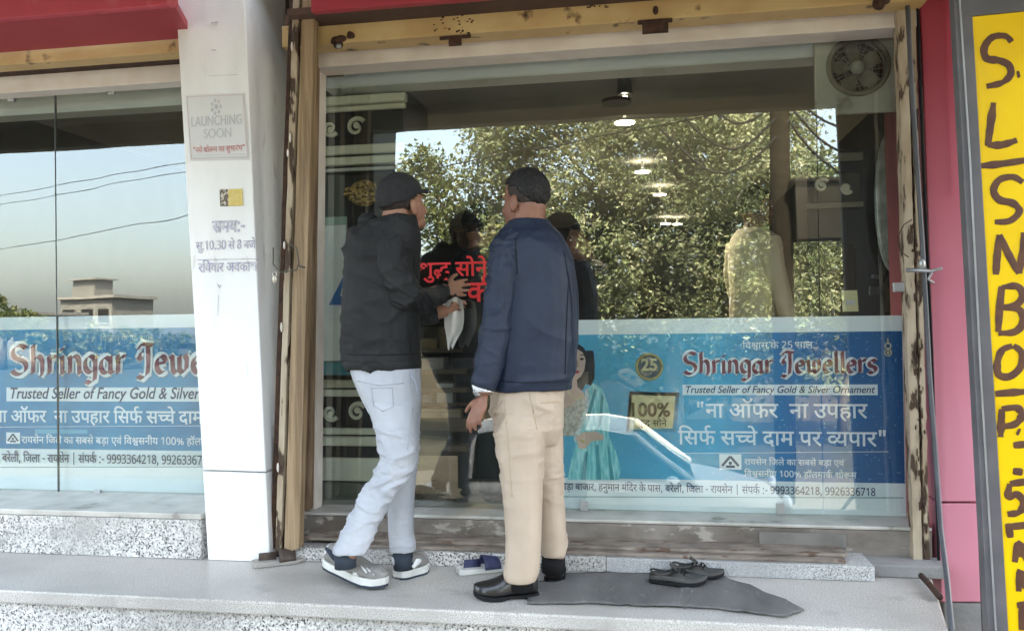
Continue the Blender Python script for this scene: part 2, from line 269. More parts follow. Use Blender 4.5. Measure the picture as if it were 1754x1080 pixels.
# ------------------------------------------------------------------ lettering
GL, LAY = json.loads(r'''[{"0":"22,138 0,138 0,156 20,156 17,161 15,167 14,174 13,181 15,193 20,204 28,212 38,219 51,223 66,224 89,222 110,216 129,205 146,191 162,174 176,154 155,154 129,183 101,200 71,206 55,204 43,199 36,190 34,178 34,171 36,165 38,160 41,156 68,156 68,138 42,138 42,0 22,0","1":"143,138 117,138 117,0 97,0 97,41 90,37 81,33 71,30 58,30 46,31 34,35 25,41 18,49 13,60 12,72 13,85 18,96 26,104 36,111 49,115 64,116 67,116 72,116 77,115 81,115 85,114 88,114 87,95 82,96 76,97 71,98 65,98 51,96 40,91 34,83 32,72 34,61 40,53 48,48 59,47 71,48 81,53 90,59 97,65 97,138 0,138 0,156 143,156","2":"152,138 152,-34 132,-34 132,-15 125,-18 117,-21 108,-23 99,-24 87,-23 77,-19 68,-13 62,-5 58,4 56,15 58,26 62,36 69,43 78,49 89,52 101,54 106,53 113,53 119,52 124,51 122,34 118,35 113,36 108,36 104,36 92,35 84,31 78,24 76,14 78,5 84,-2 92,-5 102,-6 111,-6 118,-3 126,1 132,5 132,62 120,63 108,65 96,68 84,71 74,75 64,78 53,71 42,64 31,57 19,50 7,68 17,73 27,78 36,83 46,88 35,98 27,107 24,116 22,126 25,138 33,148 41,154 50,157 62,158 77,156 89,149 97,138 100,125 98,115 94,106 88,97 80,90 95,86 112,82 132,80 132,138 116,138 116,156 178,156 178,138/62,98 69,104 75,110 78,118 80,125 78,132 74,138 69,140 61,142 54,140 48,137 43,132 42,124 43,118 46,112 52,105","3":"42,138 42,0 22,0 22,138 0,138 0,156 68,156 68,138","4":"147,138 147,0 126,0 126,66 119,65 112,64 104,63 95,63 84,63 73,65 62,67 53,69 48,66 42,63 49,55 57,46 66,36 75,28 85,19 95,10 82,-3 72,5 64,13 55,22 47,30 40,38 33,45 25,55 18,64 14,71 11,76 10,81 10,85 11,90 14,94 19,97 26,98 32,98 37,95 41,92 45,88 50,93 52,100 54,107 54,114 54,122 53,128 52,133 50,138 0,138 0,156 173,156 173,138/92,80 102,81 110,82 118,83 126,85 126,138 70,138 72,133 73,128 74,122 74,114 74,105 72,96 69,89 66,83 79,81","5":"","6":"194,138 113,138 113,87 122,94 131,98 142,100 157,97 169,89 174,81 178,72 179,60 178,48 175,35 170,22 163,10 145,20 150,29 155,38 158,49 159,59 158,70 154,77 148,81 140,82 131,81 122,74 113,64 113,0 93,0 93,44 86,39 78,34 68,31 56,30 45,31 34,34 25,40 18,49 13,59 12,72 13,85 18,96 25,104 35,111 47,115 61,116 67,116 74,115 80,114 85,114 83,95 79,96 73,97 67,98 62,98 49,96 40,91 34,83 32,73 34,61 39,53 48,49 57,47 67,48 77,52 85,58 93,65 93,138 0,138 0,156 194,156","7":"-42,154 -46,166 -49,176 -53,185 -58,195 -64,201 -71,205 -79,206 -84,205 -88,205 -93,203 -96,202 -102,220 -92,223 -80,224 -67,222 -56,218 -47,209 -38,196 -33,184 -28,170 -24,154","8":"12,19 54,66 62,74 69,82 75,89 83,100 89,110 92,121 94,132 92,145 86,154 76,160 65,162 54,161 44,158 35,152 26,146 14,160 24,168 36,175 50,179 65,181 80,180 92,175 102,168 110,159 114,147 116,133 115,120 110,107 104,95 95,83 89,75 81,66 73,58 39,21 39,20 123,20 123,0 12,0","9":"60,-2 47,-2 36,0 25,3 16,7 16,28 22,25 29,22 37,20 45,18 53,17 60,16 72,18 82,21 90,26 96,33 100,43 101,55 98,70 90,82 82,87 72,90 59,91 52,90 44,90 37,89 31,88 20,94 26,178 111,178 111,158 46,158 41,107 46,108 52,109 59,109 66,110 82,108 96,104 107,96 116,86 122,73 124,57 122,40 116,25 107,13 95,5 79,-1","10":"0,138 0,156 173,156 173,138 147,138 147,0 127,0 127,89 125,89 124,89 117,88 111,86 105,82 99,75 94,65 89,52 70,58 73,69 78,78 72,82 66,86 59,88 52,88 43,87 37,82 33,76 32,68 33,58 37,50 43,41 52,32 60,25 68,18 77,10 64,-3 54,5 46,13 37,21 26,32 18,44 13,56 11,69 13,81 17,90 24,98 33,103 42,106 51,106 62,106 71,103 80,98 88,92 99,100 111,105 125,106 126,106 127,106 127,138","11":"35,118 29,182 56,182 50,118/79,118 73,182 100,182 94,118","12":"0,156 142,156 142,138 116,138 116,0 96,0 96,74 51,74 51,61 50,55 48,50 43,48 38,47 32,48 26,52 19,58 14,65 10,72 9,80 10,85 13,89 17,91 24,92 96,92 96,138 0,138","13":"118,54 115,39 106,28 93,22 78,20 64,22 51,27 40,36 29,49 18,67 7,89 25,96 32,79 40,65 48,54 57,45 66,40 76,38 85,39 92,43 96,48 98,57 96,66 93,73 87,80 80,87 72,86 65,85 64,103 78,104 88,109 93,115 95,124 94,131 89,136 83,140 76,140 67,140 59,138 51,135 43,131 36,148 44,152 53,155 63,157 74,158 86,157 96,154 104,148 112,137 115,124 113,112 107,102 98,94 101,91 103,89 112,88 122,88 129,88 136,88 142,89 148,91 148,138 130,138 130,156 260,156 260,138 234,138 234,0 213,0 213,138 169,138 169,0 148,0 148,72 143,71 137,70 131,70 124,70 120,70 114,70 117,63/266,216 261,201 255,189 247,180 237,175 226,171 214,170 202,171 192,175 182,181 174,190 167,201 160,216 178,222 185,206 193,196 203,189 215,187 227,190 236,196 242,207 247,222","14":"115,138 115,87 122,93 128,96 136,99 144,100 159,97 171,89 177,81 180,72 181,60 180,48 178,35 172,22 165,10 147,20 153,29 157,38 160,49 161,59 160,70 156,77 150,81 142,82 134,80 124,74 115,64 115,0 95,0 95,48 88,44 81,40 72,37 62,36 52,37 44,40 37,44 31,49 26,57 22,65 20,76 20,88 20,138 0,138 0,156 196,156 196,138/40,138 40,90 40,78 42,70 44,65 47,60 53,56 62,54 72,55 80,58 88,63 95,70 95,138","15":"99,10 85,-3 76,5 66,13 58,22 49,30 42,38 34,45 26,55 19,64 14,71 12,76 10,81 10,85 11,90 14,94 19,97 26,98 32,98 37,95 41,92 45,87 54,93 60,100 63,108 64,117 64,123 63,128 61,134 60,138 0,138 0,156 106,156 106,138 80,138 83,128 84,114 83,102 78,91 72,82 64,75 53,69 42,64 50,55 58,46 68,37 78,28 88,19","16":"0,156 141,156 141,138 113,138 119,127 121,116 119,102 112,91 102,82 110,73 118,63 123,52 125,38 123,26 119,17 112,10 104,4 93,1 82,0 68,2 55,8 46,14 38,22 30,32 22,45 15,60 7,78 25,84 30,72 35,61 40,50 49,37 59,27 69,21 80,18 89,20 97,23 102,30 104,40 102,50 98,59 91,67 82,75 74,74 66,74 65,91 81,93 92,98 99,105 101,116 100,123 97,129 93,134 88,138 0,138","17":"120,138 120,0 100,0 100,48 92,43 84,40 74,37 64,36 54,37 45,40 38,44 32,48 27,56 23,64 20,75 20,90 20,138 0,138 0,156 146,156 146,138/100,138 40,138 40,92 40,83 41,76 42,71 43,66 45,63 48,60 55,56 66,54 75,55 84,59 93,64 100,70","18":"80,17 88,20 95,24 99,30 101,37 99,45 94,52 84,56 70,57 55,55 44,50 37,42 34,31 35,23 37,16 42,8 49,0 56,-7 65,-14 76,-22 62,-36 48,-24 36,-13 27,-2 20,8 16,20 14,32 15,41 18,49 23,56 29,62 24,67 21,73 18,80 17,88 18,94 20,100 23,105 26,108 33,112 40,114 48,116 57,116 90,116 90,138 0,138 0,156 136,156 136,138 110,138 110,98 58,98 51,98 46,98 44,97 41,95 38,92 37,87 38,82 40,78 42,74 46,71 58,74 71,75 87,74 99,70 109,64 115,56 119,47 120,38 118,25 112,14 101,6 87,0","19":"-48,154 -52,163 -56,172 -59,181 -60,190 -57,205 -49,216 -36,222 -21,224 -14,224 -6,222 0,220 5,218 0,202 -5,204 -9,205 -14,206 -20,207 -28,205 -35,201 -39,195 -40,187 -39,179 -37,171 -33,162 -27,154","20":"0,156 253,156 253,138 227,138 227,0 207,0 207,41 200,37 192,33 182,30 170,30 158,31 148,34 139,40 132,48 128,58 126,69 127,76 129,82 133,88 137,93 103,92 103,110 174,110 178,110 183,110 186,110 188,110 186,92 178,92 165,91 155,86 148,79 146,68 148,59 154,52 161,48 170,47 182,48 192,52 200,58 207,65 207,138 0,138/126,50 121,46 115,41 108,37 100,33 90,30 79,30 67,31 57,34 48,40 41,48 37,58 35,69 36,76 38,82 42,88 46,93 10,92 10,110 80,110 84,110 89,110 93,110 94,110 93,92 88,92 74,91 64,86 57,79 55,68 57,59 62,52 70,48 79,47 91,48 100,52 109,58 116,65","21":"103,-14 98,-6 93,3 89,11 86,18 82,18 79,17 75,17 72,17 61,18 51,20 40,23 31,28 23,35 17,44 13,55 12,68 12,78 15,87 20,94 26,100 35,106 46,111 58,113 72,114 74,114 74,138 0,138 0,156 134,156 134,138 94,138 94,96 82,96 69,96 58,94 50,92 43,89 38,84 35,79 32,73 32,66 34,53 41,44 49,39 59,36 72,35 73,35 75,35 76,35 78,35 77,40 76,44 78,51 82,56 87,59 93,60 103,58 110,54 114,47 115,40 114,33 112,28 108,24 102,22 106,15 110,9 114,2 120,-6","22":"127,138 127,0 107,0 107,62 52,62 52,53 51,46 48,41 44,39 40,38 35,39 30,41 25,44 20,49 16,54 13,59 10,65 10,70 11,74 13,77 18,79 25,80 32,80 32,138 0,138 0,156 153,156 153,138/107,138 52,138 52,80 107,80","23":"64,116 67,116 72,116 77,115 81,115 85,114 88,114 87,95 82,96 76,97 71,98 65,98 51,96 40,91 34,83 32,72 34,61 40,53 49,48 60,47 71,48 82,53 92,59 100,68 97,78 95,88 108,92 118,97 124,105 126,114 125,121 123,127 120,133 116,138 0,138 0,156 234,156 234,138 208,138 208,0 188,0 188,45 180,40 171,37 161,34 149,33 137,34 127,38 118,43 110,51 104,46 97,41 89,36 80,33 70,30 58,30 46,31 35,35 25,41 18,49 13,60 12,72 13,85 18,96 26,104 36,111 49,115/118,75 123,65 130,57 139,52 150,51 162,52 172,56 181,62 188,68 188,138 138,138 144,125 146,111 142,95 133,83","24":"149,156 149,138 123,138 123,0 102,0 102,45 95,40 86,37 75,34 63,33 49,35 37,40 27,48 19,59 13,73 10,88 23,92 32,97 38,105 40,114 39,121 37,127 34,133 31,138 0,138 0,156/32,75 38,65 45,57 54,52 65,51 76,52 86,56 95,62 102,68 102,138 53,138 58,125 60,111 57,95 48,83","25":"163,138 163,0 143,0 143,92 109,92 100,93 94,93 103,85 109,76 113,65 114,54 113,44 109,35 103,28 96,24 87,21 78,20 65,22 52,28 44,34 37,42 29,53 22,66 15,82 8,100 26,106 33,86 41,69 50,56 58,46 67,40 76,38 84,39 90,42 93,48 95,57 93,67 87,78 79,87 68,94 76,110 143,110 143,138 0,138 0,156 189,156 189,138","26":"146,138 120,138 120,0 100,0 100,41 93,37 84,33 73,30 60,30 47,31 35,35 25,41 18,49 13,60 12,72 13,85 18,96 27,104 38,111 51,115 66,116 70,116 75,116 80,115 85,115 89,114 92,114 91,96 85,97 80,98 73,99 67,99 62,99 58,98 91,56 96,60 100,64 100,138 0,138 0,156 146,156/32,72 34,60 40,52 49,48 60,46 65,46 69,47 73,48 77,49 42,92 34,84","27":"90,56 82,55 75,54 68,52 62,49 51,57 42,66 36,76 34,88 35,94 37,100 40,105 44,108 50,112 57,114 66,116 77,116 100,116 100,138 0,138 0,156 148,156 148,138 120,138 120,98 74,98 68,98 64,98 60,97 58,95 55,92 54,87 55,81 58,77 61,73 65,69 77,72 90,74 102,72 112,69 121,64 130,53 134,38 132,28 128,19 121,11 112,5 99,1 84,0 68,1 54,5 40,11 28,19 17,29 6,40 22,52 31,41 41,33 51,27 61,22 72,19 84,18 100,21 110,27 113,38 112,46 107,51 100,54/64,-34 65,-28 68,-23 73,-20 78,-19 83,-20 88,-23 91,-28 92,-34 91,-39 88,-44 83,-47 78,-48 73,-47 68,-44 65,-39","28":"142,138 118,138 118,95 118,84 117,75 114,68 110,62 103,55 93,50 81,48 77,66 82,68 86,69 90,71 92,73 95,76 97,80 98,86 98,95 98,138 40,138 40,88 40,78 41,70 42,63 44,58 47,53 52,49 57,45 65,40 92,24 106,16 115,7 120,-2 122,-13 120,-23 117,-32 113,-40 110,-46 92,-36 95,-30 98,-25 100,-19 101,-14 100,-9 99,-5 96,-2 91,3 83,8 72,14 51,26 42,32 34,38 28,45 24,53 21,64 20,79 20,138 0,138 0,156 142,156","29":"-46,193 -45,199 -42,203 -38,206 -32,208 -27,206 -23,203 -20,199 -19,193 -20,187 -23,183 -27,180 -32,178 -38,180 -42,183 -45,187","30":"-46,154 -50,162 -53,170 -54,179 -55,187 -52,202 -44,214 -37,219 -27,223 -15,224 -2,222 10,217 19,208 27,195 32,184 36,171 41,156 68,156 68,138 42,138 42,0 22,0 22,138 0,138 0,156 22,156 17,171 12,184 7,194 -2,203 -14,206 -23,205 -30,200 -33,193 -35,183 -34,175 -32,168 -30,161 -26,154","31":"65,0 65,112 65,123 66,135 66,146 66,156 63,152 59,149 56,146 52,142 34,127 22,142 68,178 87,178 87,0","32":"69,-2 51,0 37,8 26,22 18,40 14,63 12,90 13,108 14,124 18,139 22,152 28,162 36,170 45,176 56,180 69,181 86,179 101,171 112,157 120,139 124,116 126,90 125,71 124,55 120,40 116,27 110,17 102,8 93,2 82,-1/69,16 80,18 89,24 96,34 100,49 103,67 104,90 103,112 100,130 96,144 89,154 80,160 69,162 57,160 49,154 42,144 38,130 35,112 34,90 35,67 38,49 42,35 49,25 57,19","33":"50,68 35,71 24,80 18,89 15,100 14,113 15,126 18,137 23,146 30,153 39,157 50,158 66,155 78,146 83,137 86,126 87,113 86,100 83,89 78,80 72,73 62,69/142,156 162,156 65,0 46,0/50,84 61,87 67,97 69,113 67,129 61,139 50,142 42,140 36,135 33,126 32,113 33,100 36,91 42,85/156,-2 140,1 129,10 124,19 121,30 120,43 121,56 124,67 128,76 135,83 144,87 156,88 172,85 183,76 188,67 191,56 192,43 192,30 189,19 184,10 177,3 168,-1/156,14 166,17 173,27 175,43 173,59 166,69 156,72 148,70 142,65 139,56 138,43 139,30 142,21 148,16","34":"42,138 42,0 22,0 22,138 0,138 0,156 68,156 68,138/74,216 70,201 63,189 55,180 46,175 35,171 23,170 11,171 1,175 -9,181 -17,190 -25,201 -31,216 -13,222 -6,206 2,196 11,189 24,187 36,190 45,196 51,207 56,222","35":"30,47 22,48 16,52 11,57 10,64 11,70 14,75 20,78 26,78 31,78 35,77 41,74 48,69 59,75 68,84 74,96 76,111 74,123 69,133 60,139 50,142 43,141 38,138 35,134 34,129 35,125 37,121 40,117 46,114 55,111 68,110 63,92 49,94 37,98 28,104 19,116 16,129 19,141 25,150 36,156 51,158 62,157 73,153 82,146 90,137 94,125 96,110 95,99 92,88 87,78 81,69 73,61 64,55 71,49 78,41 85,34 95,22 104,11 88,0 79,11 72,21 64,29 54,40 45,48 38,48/148,138 148,0 128,0 128,138 105,138 105,156 174,156 174,138","36":"42,138 42,0 22,0 22,138 0,138 0,156 68,156 68,138/22,154 19,166 16,176 12,185 7,195 1,201 -6,205 -14,206 -19,205 -24,205 -28,203 -32,202 -38,220 -27,223 -15,224 -2,222 9,218 18,209 26,196 32,184 36,170 41,154","37":"124,40 111,42 100,50 92,61 90,75 90,76 86,78 81,80 76,81 71,82 65,76 58,71 50,67 42,64 50,55 58,46 68,37 78,28 88,19 99,10 85,-3 76,5 66,13 58,22 49,30 42,38 34,45 26,55 19,64 14,71 12,76 10,81 10,85 11,90 14,94 19,97 26,98 32,98 37,95 41,92 45,87 54,93 60,100 63,108 64,117 64,123 63,128 61,134 60,138 0,138 0,156 200,156 200,138 80,138 83,128 84,114 83,106 81,98 88,96 94,93 100,100 107,105 116,108 128,109 142,108 154,102 165,94 175,84 181,76 186,67 191,58 175,50 168,63 160,73 153,82 141,90 128,92 119,91 112,87 108,81 107,74 109,67 112,61 118,58 125,58 129,58 132,58 136,59 140,60 146,44 140,42 134,40 129,40","38":"12,-32 14,-22 16,-12 19,-1 21,10 22,20 24,29 48,29 50,26 47,17 44,7 40,-3 36,-13 32,-23 28,-32","39":"-62,-3 -48,1 -34,3 -22,2 -13,-2 -5,-7 3,-18 6,-32 3,-46 -6,-57 -15,-63 -26,-66 -39,-67 -55,-66 -69,-62 -81,-56 -93,-47 -103,-37 -114,-25 -98,-14 -89,-25 -80,-34 -71,-41 -61,-45 -51,-48 -39,-49 -25,-47 -16,-41 -13,-30 -14,-23 -19,-18 -25,-15 -33,-14 -39,-15 -45,-16 -50,-17 -56,-20","40":"12,84 73,84 73,64 12,64","41":"58,208 76,208 76,-42 58,-42","42":"37,104 31,104 26,108 22,113 21,120 22,129 26,134 31,137 37,138 43,137 48,134 51,129 52,120 51,113 48,108 43,104/37,-4 31,-2 26,0 22,6 21,14 22,22 26,27 31,30 37,30 43,30 48,27 51,22 52,14 51,6 48,0 43,-2","43":"48,-2 42,-2 37,-2 31,-1 26,0 26,19 31,17 36,16 41,16 47,16 62,17 74,22 84,28 91,37 96,48 100,60 102,73 103,88 101,88 95,79 87,73 77,68 64,67 49,68 37,73 27,81 19,92 15,105 13,121 15,138 20,153 28,165 39,174 52,179 67,181 78,180 88,177 97,172 105,166 112,157 118,146 122,134 125,119 126,102 125,92 125,82 124,72 121,57 117,43 111,31 103,20 93,10 81,3 71,0 60,-2/67,84 77,85 86,89 93,95 99,102 102,109 103,117 102,128 99,138 94,148 87,155 78,161 68,162 54,160 44,152 39,144 36,134 34,121 37,106 43,94 53,87","44":"57,-2 44,-2 32,0 21,3 10,7 10,28 21,23 33,19 45,17 57,16 70,17 81,20 90,26 97,37 100,52 97,66 88,76 78,80 67,82 54,83 37,83 37,102 54,102 66,103 76,106 84,111 92,122 94,135 92,147 86,155 76,160 64,162 52,161 41,158 31,153 22,148 11,163 21,170 34,176 43,179 53,180 64,181 80,180 93,175 104,168 111,159 116,149 117,137 116,126 113,116 107,108 99,102 90,97 79,94 79,93 92,91 103,86 112,80 118,71 122,62 123,51 121,36 116,23 107,12 94,4 78,-1","45":"72,-2 62,-2 52,1 42,6 34,13 27,21 22,32 17,45 15,59 14,76 14,87 15,97 16,107 18,121 22,135 28,148 36,159 46,168 59,175 68,178 79,180 92,181 97,181 103,180 108,180 113,179 113,160 108,161 103,162 98,163 92,163 77,161 65,157 56,150 49,141 43,131 40,118 38,105 36,91 38,91 44,99 52,106 62,110 76,112 90,110 102,105 112,98 120,87 125,74 126,58 125,40 120,26 112,14 101,5 88,-1/72,16 85,19 96,26 101,34 104,45 105,58 103,73 97,84 87,92 72,94 62,93 53,89 46,84 40,77 37,70 36,62 37,51 40,40 45,31 52,23 61,18","46":"85,40 3,40 3,60 84,180 107,180 107,60 133,60 133,40 107,40 107,0 85,0/85,60 85,104 85,113 86,123 86,133 86,142 87,150 87,156 86,156 84,151 81,145 78,139 75,134 24,60","47":"69,-2 53,-1 39,3 28,10 20,20 15,32 13,46 14,57 18,67 23,75 30,82 38,88 48,94 36,102 27,112 21,124 19,138 20,152 26,162 34,171 44,176 56,180 69,181 82,180 94,176 104,171 112,162 118,152 119,138 117,124 110,112 100,102 87,94 97,89 105,83 113,76 120,67 124,58 125,46 123,32 118,20 109,11 98,4 85,-1/69,104 80,110 89,117 95,126 98,138 96,148 90,156 81,161 69,163 57,161 48,156 42,148 40,138 43,125 49,117 58,110/68,16 84,18 94,24 101,34 103,46 101,57 94,67 87,73 77,79 66,85 52,77 43,68 37,58 35,45 37,33 43,24 53,18","48":"103,158 11,158 11,178 126,178 126,161 58,0 34,0","49":"189,-34 172,-42 158,-2 149,-12 140,-21 128,-29 116,-36 107,-39 97,-40 86,-41 72,-40 61,-37 52,-32 43,-21 40,-8 40,-3 41,1 43,5 45,10 31,15 20,22 12,33 10,46 12,59 20,70 31,77 44,79 56,78 65,73 71,65 74,55 73,50 71,45 69,39 64,34 50,44 53,49 54,54 54,57 52,60 49,63 44,64 38,62 33,58 29,52 28,45 29,38 33,33 38,29 45,26 52,24 60,23 69,26 78,26 81,26 83,26 86,26 88,26 86,9 85,9 84,9 82,9 81,9 72,8 65,5 61,0 60,-6 61,-14 67,-19 75,-23 84,-24 98,-22 110,-19 121,-12 131,-4 141,6 150,18 147,18 145,18 143,17 141,17 131,18 120,20 109,23 100,28 92,35 85,44 81,55 80,68 80,78 83,87 88,94 93,100 102,106 114,111 126,113 140,114 142,114 142,138 0,138 0,156 202,156 202,138 162,138 162,96 150,96 136,96 126,94 118,92 111,89 106,84 103,79 100,73 100,66 102,53 110,44 117,39 128,36 140,35 141,35 142,35 144,35 146,35 145,38 145,40 145,42 144,44 146,51 150,56 155,59 161,60 171,58 177,54 182,47 183,40 182,33 179,28 174,24 168,21","50":"18,14 19,21 22,26 27,29 33,30 39,29 44,26 48,21 49,14 48,6 44,0 39,-2 33,-4 27,-2 22,0 19,6","51":"118,54 115,39 106,28 93,22 78,20 64,22 51,27 40,36 29,49 18,67 7,89 25,96 32,79 40,65 48,54 57,45 66,40 76,38 85,39 92,43 96,48 98,57 96,66 93,73 87,80 80,87 72,86 65,85 64,103 78,104 88,109 93,115 95,124 94,131 89,136 83,140 76,140 67,140 59,138 51,135 43,131 36,148 44,152 53,155 63,157 74,158 86,157 96,154 104,148 112,137 115,124 113,112 107,102 98,94 101,91 103,89 112,88 122,88 129,88 136,88 142,89 148,91 148,138 130,138 130,156 195,156 195,138 169,138 169,0 148,0 148,72 143,71 137,70 131,70 124,70 120,70 114,70 117,63","52":"44,158 52,157 60,155 67,152 73,146 77,141 80,133 82,123 83,109 83,80 133,80 133,138 100,138 100,156 179,156 179,138 154,138 154,0 133,0 133,62 83,62 83,53 82,46 79,41 75,39 71,38 66,39 61,41 56,44 51,49 47,54 44,59 42,65 41,70 42,74 44,77 49,79 56,80 63,80 63,106 63,117 62,124 60,130 58,134 52,140 42,142 36,141 32,139 29,135 28,130 30,124 34,120 42,116 54,115 52,97 41,99 31,102 23,106 14,116 12,130 14,143 21,151 31,156"},{"विश्वास के 25 साल":[1676,[0,0,0],[1,65,0],[2,204,0],[3,378,0],[4,442,0],[5,612,0],[6,676,0],[7,812,0],[5,867,0],[8,932,0],[9,1070,0],[5,1208,0],[4,1272,0],[3,1442,0],[10,1506,0]],"\"ना ऑफर  ना उपहार":[1922,[11,0,0],[12,126,0],[3,264,0],[5,329,0],[13,394,0],[14,650,0],[15,842,0],[5,945,0],[5,1010,0],[12,1075,0],[3,1214,0],[5,1278,0],[16,1343,0],[17,1480,0],[18,1622,0],[3,1755,0],[15,1820,0]],"सिर्फ सच्चे दाम पर व्यपार\"":[2358,[0,0,0],[4,65,0],[14,234,0],[19,371,0],[5,426,0],[4,492,0],[20,660,0],[7,910,0],[5,910,0],[21,975,0],[3,1105,0],[22,1170,0],[5,1319,0],[17,1384,0],[15,1526,0],[5,1628,0],[23,1694,0],[17,1924,0],[3,2066,0],[15,2131,0],[11,2233,0]],"ना ऑफर  ना उपहार सिर्फ सच्चे दाम पर":[3490,[12,0,0],[3,139,0],[5,204,0],[13,268,0],[14,524,0],[15,717,0],[5,819,0],[5,884,0],[12,949,0],[3,1088,0],[5,1153,0],[16,1218,0],[17,1355,0],[18,1497,0],[3,1630,0],[15,1694,0],[5,1796,0],[0,1862,0],[4,1926,0],[14,2095,0],[19,2232,0],[5,2288,0],[4,2353,0],[20,2522,0],[7,2772,0],[5,2772,0],[21,2836,0],[3,2966,0],[22,3031,0],[5,3181,0],[17,3246,0],[15,3388,0]],"रायसेन जिले का सबसे बड़ा एवं":[2730,[15,0,0],[3,102,0],[24,167,0],[4,312,0],[7,481,0],[12,481,0],[5,620,0],[0,685,0],[25,750,0],[10,935,0],[7,1104,0],[5,1104,0],[6,1170,0],[3,1360,0],[5,1425,0],[4,1490,0],[26,1659,0],[4,1802,0],[7,1970,0],[5,1970,0],[26,2036,0],[27,2178,0],[3,2322,0],[5,2387,0],[28,2452,0],[1,2590,0],[29,2730,0]],"विश्वसनीय 100% हॉलमार्क शोरूम":[3063,[0,0,0],[1,65,0],[2,204,0],[4,378,0],[12,547,0],[30,686,0],[24,750,0],[5,895,0],[31,960,0],[32,1098,0],[32,1236,0],[33,1374,0],[5,1580,0],[18,1646,0],[34,1778,0],[10,1843,0],[22,2012,0],[3,2162,0],[6,2227,0],[19,2362,0],[5,2417,0],[35,2482,0],[36,2652,0],[37,2717,0],[22,2914,0]],"बड़ा बाजार, हनुमान मंदिर के पास, बरेली, जिला - रायसेन | संपर्क :- 9993364218, 9926336718":[8946,[26,0,0],[27,143,0],[3,287,0],[5,352,0],[26,417,0],[3,560,0],[25,624,0],[3,810,0],[15,874,0],[38,977,0],[5,1044,0],[18,1109,0],[12,1242,0],[39,1380,0],[22,1380,0],[3,1530,0],[12,1594,0],[5,1733,0],[22,1798,0],[29,1948,0],[0,1948,0],[21,2012,0],[15,2142,0],[5,2245,0],[6,2310,0],[7,2445,0],[5,2500,0],[17,2565,0],[3,2707,0],[4,2772,0],[38,2941,0],[5,3008,0],[26,3073,0],[15,3216,0],[7,3318,0],[10,3318,0],[30,3488,0],[38,3552,0],[5,3619,0],[0,3684,0],[25,3749,0],[10,3934,0],[3,4104,0],[5,4169,0],[40,4234,0],[5,4319,0],[15,4384,0],[3,4486,0],[24,4551,0],[4,4696,0],[7,4865,0],[12,4865,0],[5,5004,0],[41,5068,0],[5,5204,0],[4,5268,0],[29,5438,0],[17,5438,0],[6,5580,0],[19,5715,0],[5,5770,0],[42,5835,0],[40,5908,0],[5,5994,0],[43,6058,0],[43,6196,0],[43,6334,0],[44,6472,0],[44,6610,0],[45,6747,0],[46,6885,0],[8,7023,0],[31,7160,0],[47,7298,0],[38,7436,0],[5,7503,0],[43,7568,0],[43,7706,0],[8,7844,0],[45,7981,0],[44,8119,0],[44,8257,0],[45,8394,0],[48,8532,0],[31,8670,0],[47,8808,0]],"शुद्ध सोने":[805,[35,0,0],[39,170,0],[49,170,0],[5,368,0],[4,433,0],[36,602,0],[12,666,0],[7,805,0]],"की":[255,[6,0,0],[30,190,0]],"समय:-":[622,[4,0,0],[22,169,0],[24,318,0],[42,464,0],[40,537,0]],"सु.10.30 से 8 बजे":[1684,[4,0,0],[39,169,0],[50,169,0],[31,236,0],[32,374,0],[50,512,0],[44,578,0],[32,716,0],[5,854,0],[4,919,0],[7,1088,0],[5,1088,0],[47,1153,0],[5,1291,0],[26,1356,0],[25,1498,0],[7,1684,0]],"रविवार अवकाश":[1432,[15,0,0],[0,102,0],[1,167,0],[1,306,0],[3,445,0],[15,510,0],[5,612,0],[51,677,0],[1,868,0],[6,1007,0],[3,1198,0],[35,1262,0]],"\"नये शोरूम का शुभारंभ\"":[2254,[11,0,0],[12,126,0],[24,264,0],[7,409,0],[5,409,0],[35,474,0],[36,644,0],[37,709,0],[22,906,0],[5,1055,0],[6,1120,0],[3,1311,0],[5,1376,0],[35,1440,0],[39,1610,0],[52,1610,0],[3,1786,0],[15,1851,0],[29,1953,0],[52,1953,0],[11,2129,0]],"रायसेन जिले का सबसे बड़ा एवं विश्वसनीय 100% हॉलमार्क शोरूम":[5858,[15,0,0],[3,102,0],[24,167,0],[4,312,0],[7,481,0],[12,481,0],[5,620,0],[0,685,0],[25,750,0],[10,935,0],[7,1104,0],[5,1104,0],[6,1170,0],[3,1360,0],[5,1425,0],[4,1490,0],[26,1659,0],[4,1802,0],[7,1970,0],[5,1970,0],[26,2036,0],[27,2178,0],[3,2322,0],[5,2387,0],[28,2452,0],[1,2590,0],[29,2730,0],[5,2730,0],[0,2794,0],[1,2859,0],[2,2998,0],[4,3172,0],[12,3341,0],[30,3480,0],[24,3545,0],[5,3690,0],[31,3755,0],[32,3892,0],[32,4030,0],[33,4168,0],[5,4375,0],[18,4440,0],[34,4573,0],[10,4638,0],[22,4807,0],[3,4956,0],[6,5021,0],[19,5156,0],[5,5212,0],[35,5277,0],[36,5447,0],[37,5512,0],[22,5708,0]]}]''')
GP = {}
def glyph(i):
    if i not in GP:
        GP[i] = [[tuple(float(v) for v in p.split(',')) for p in c.split(' ')] for c in GL[str(i)].split('/') if c]
    return GP[i]
def flat_curve(cs, bold=0.0, ext=0.0):
    cu = bpy.data.curves.new('t', 'CURVE'); cu.dimensions = '2D'; cu.fill_mode = 'BOTH'; cu.offset = bold; cu.extrude = ext
    for c in cs:
        sp = cu.splines.new('POLY'); sp.points.add(len(c) - 1); sp.use_cyclic_u = True
        for i, p in enumerate(c): sp.points[i].co = (p[0], p[1], 0, 1)
    return curve_mesh(cu)
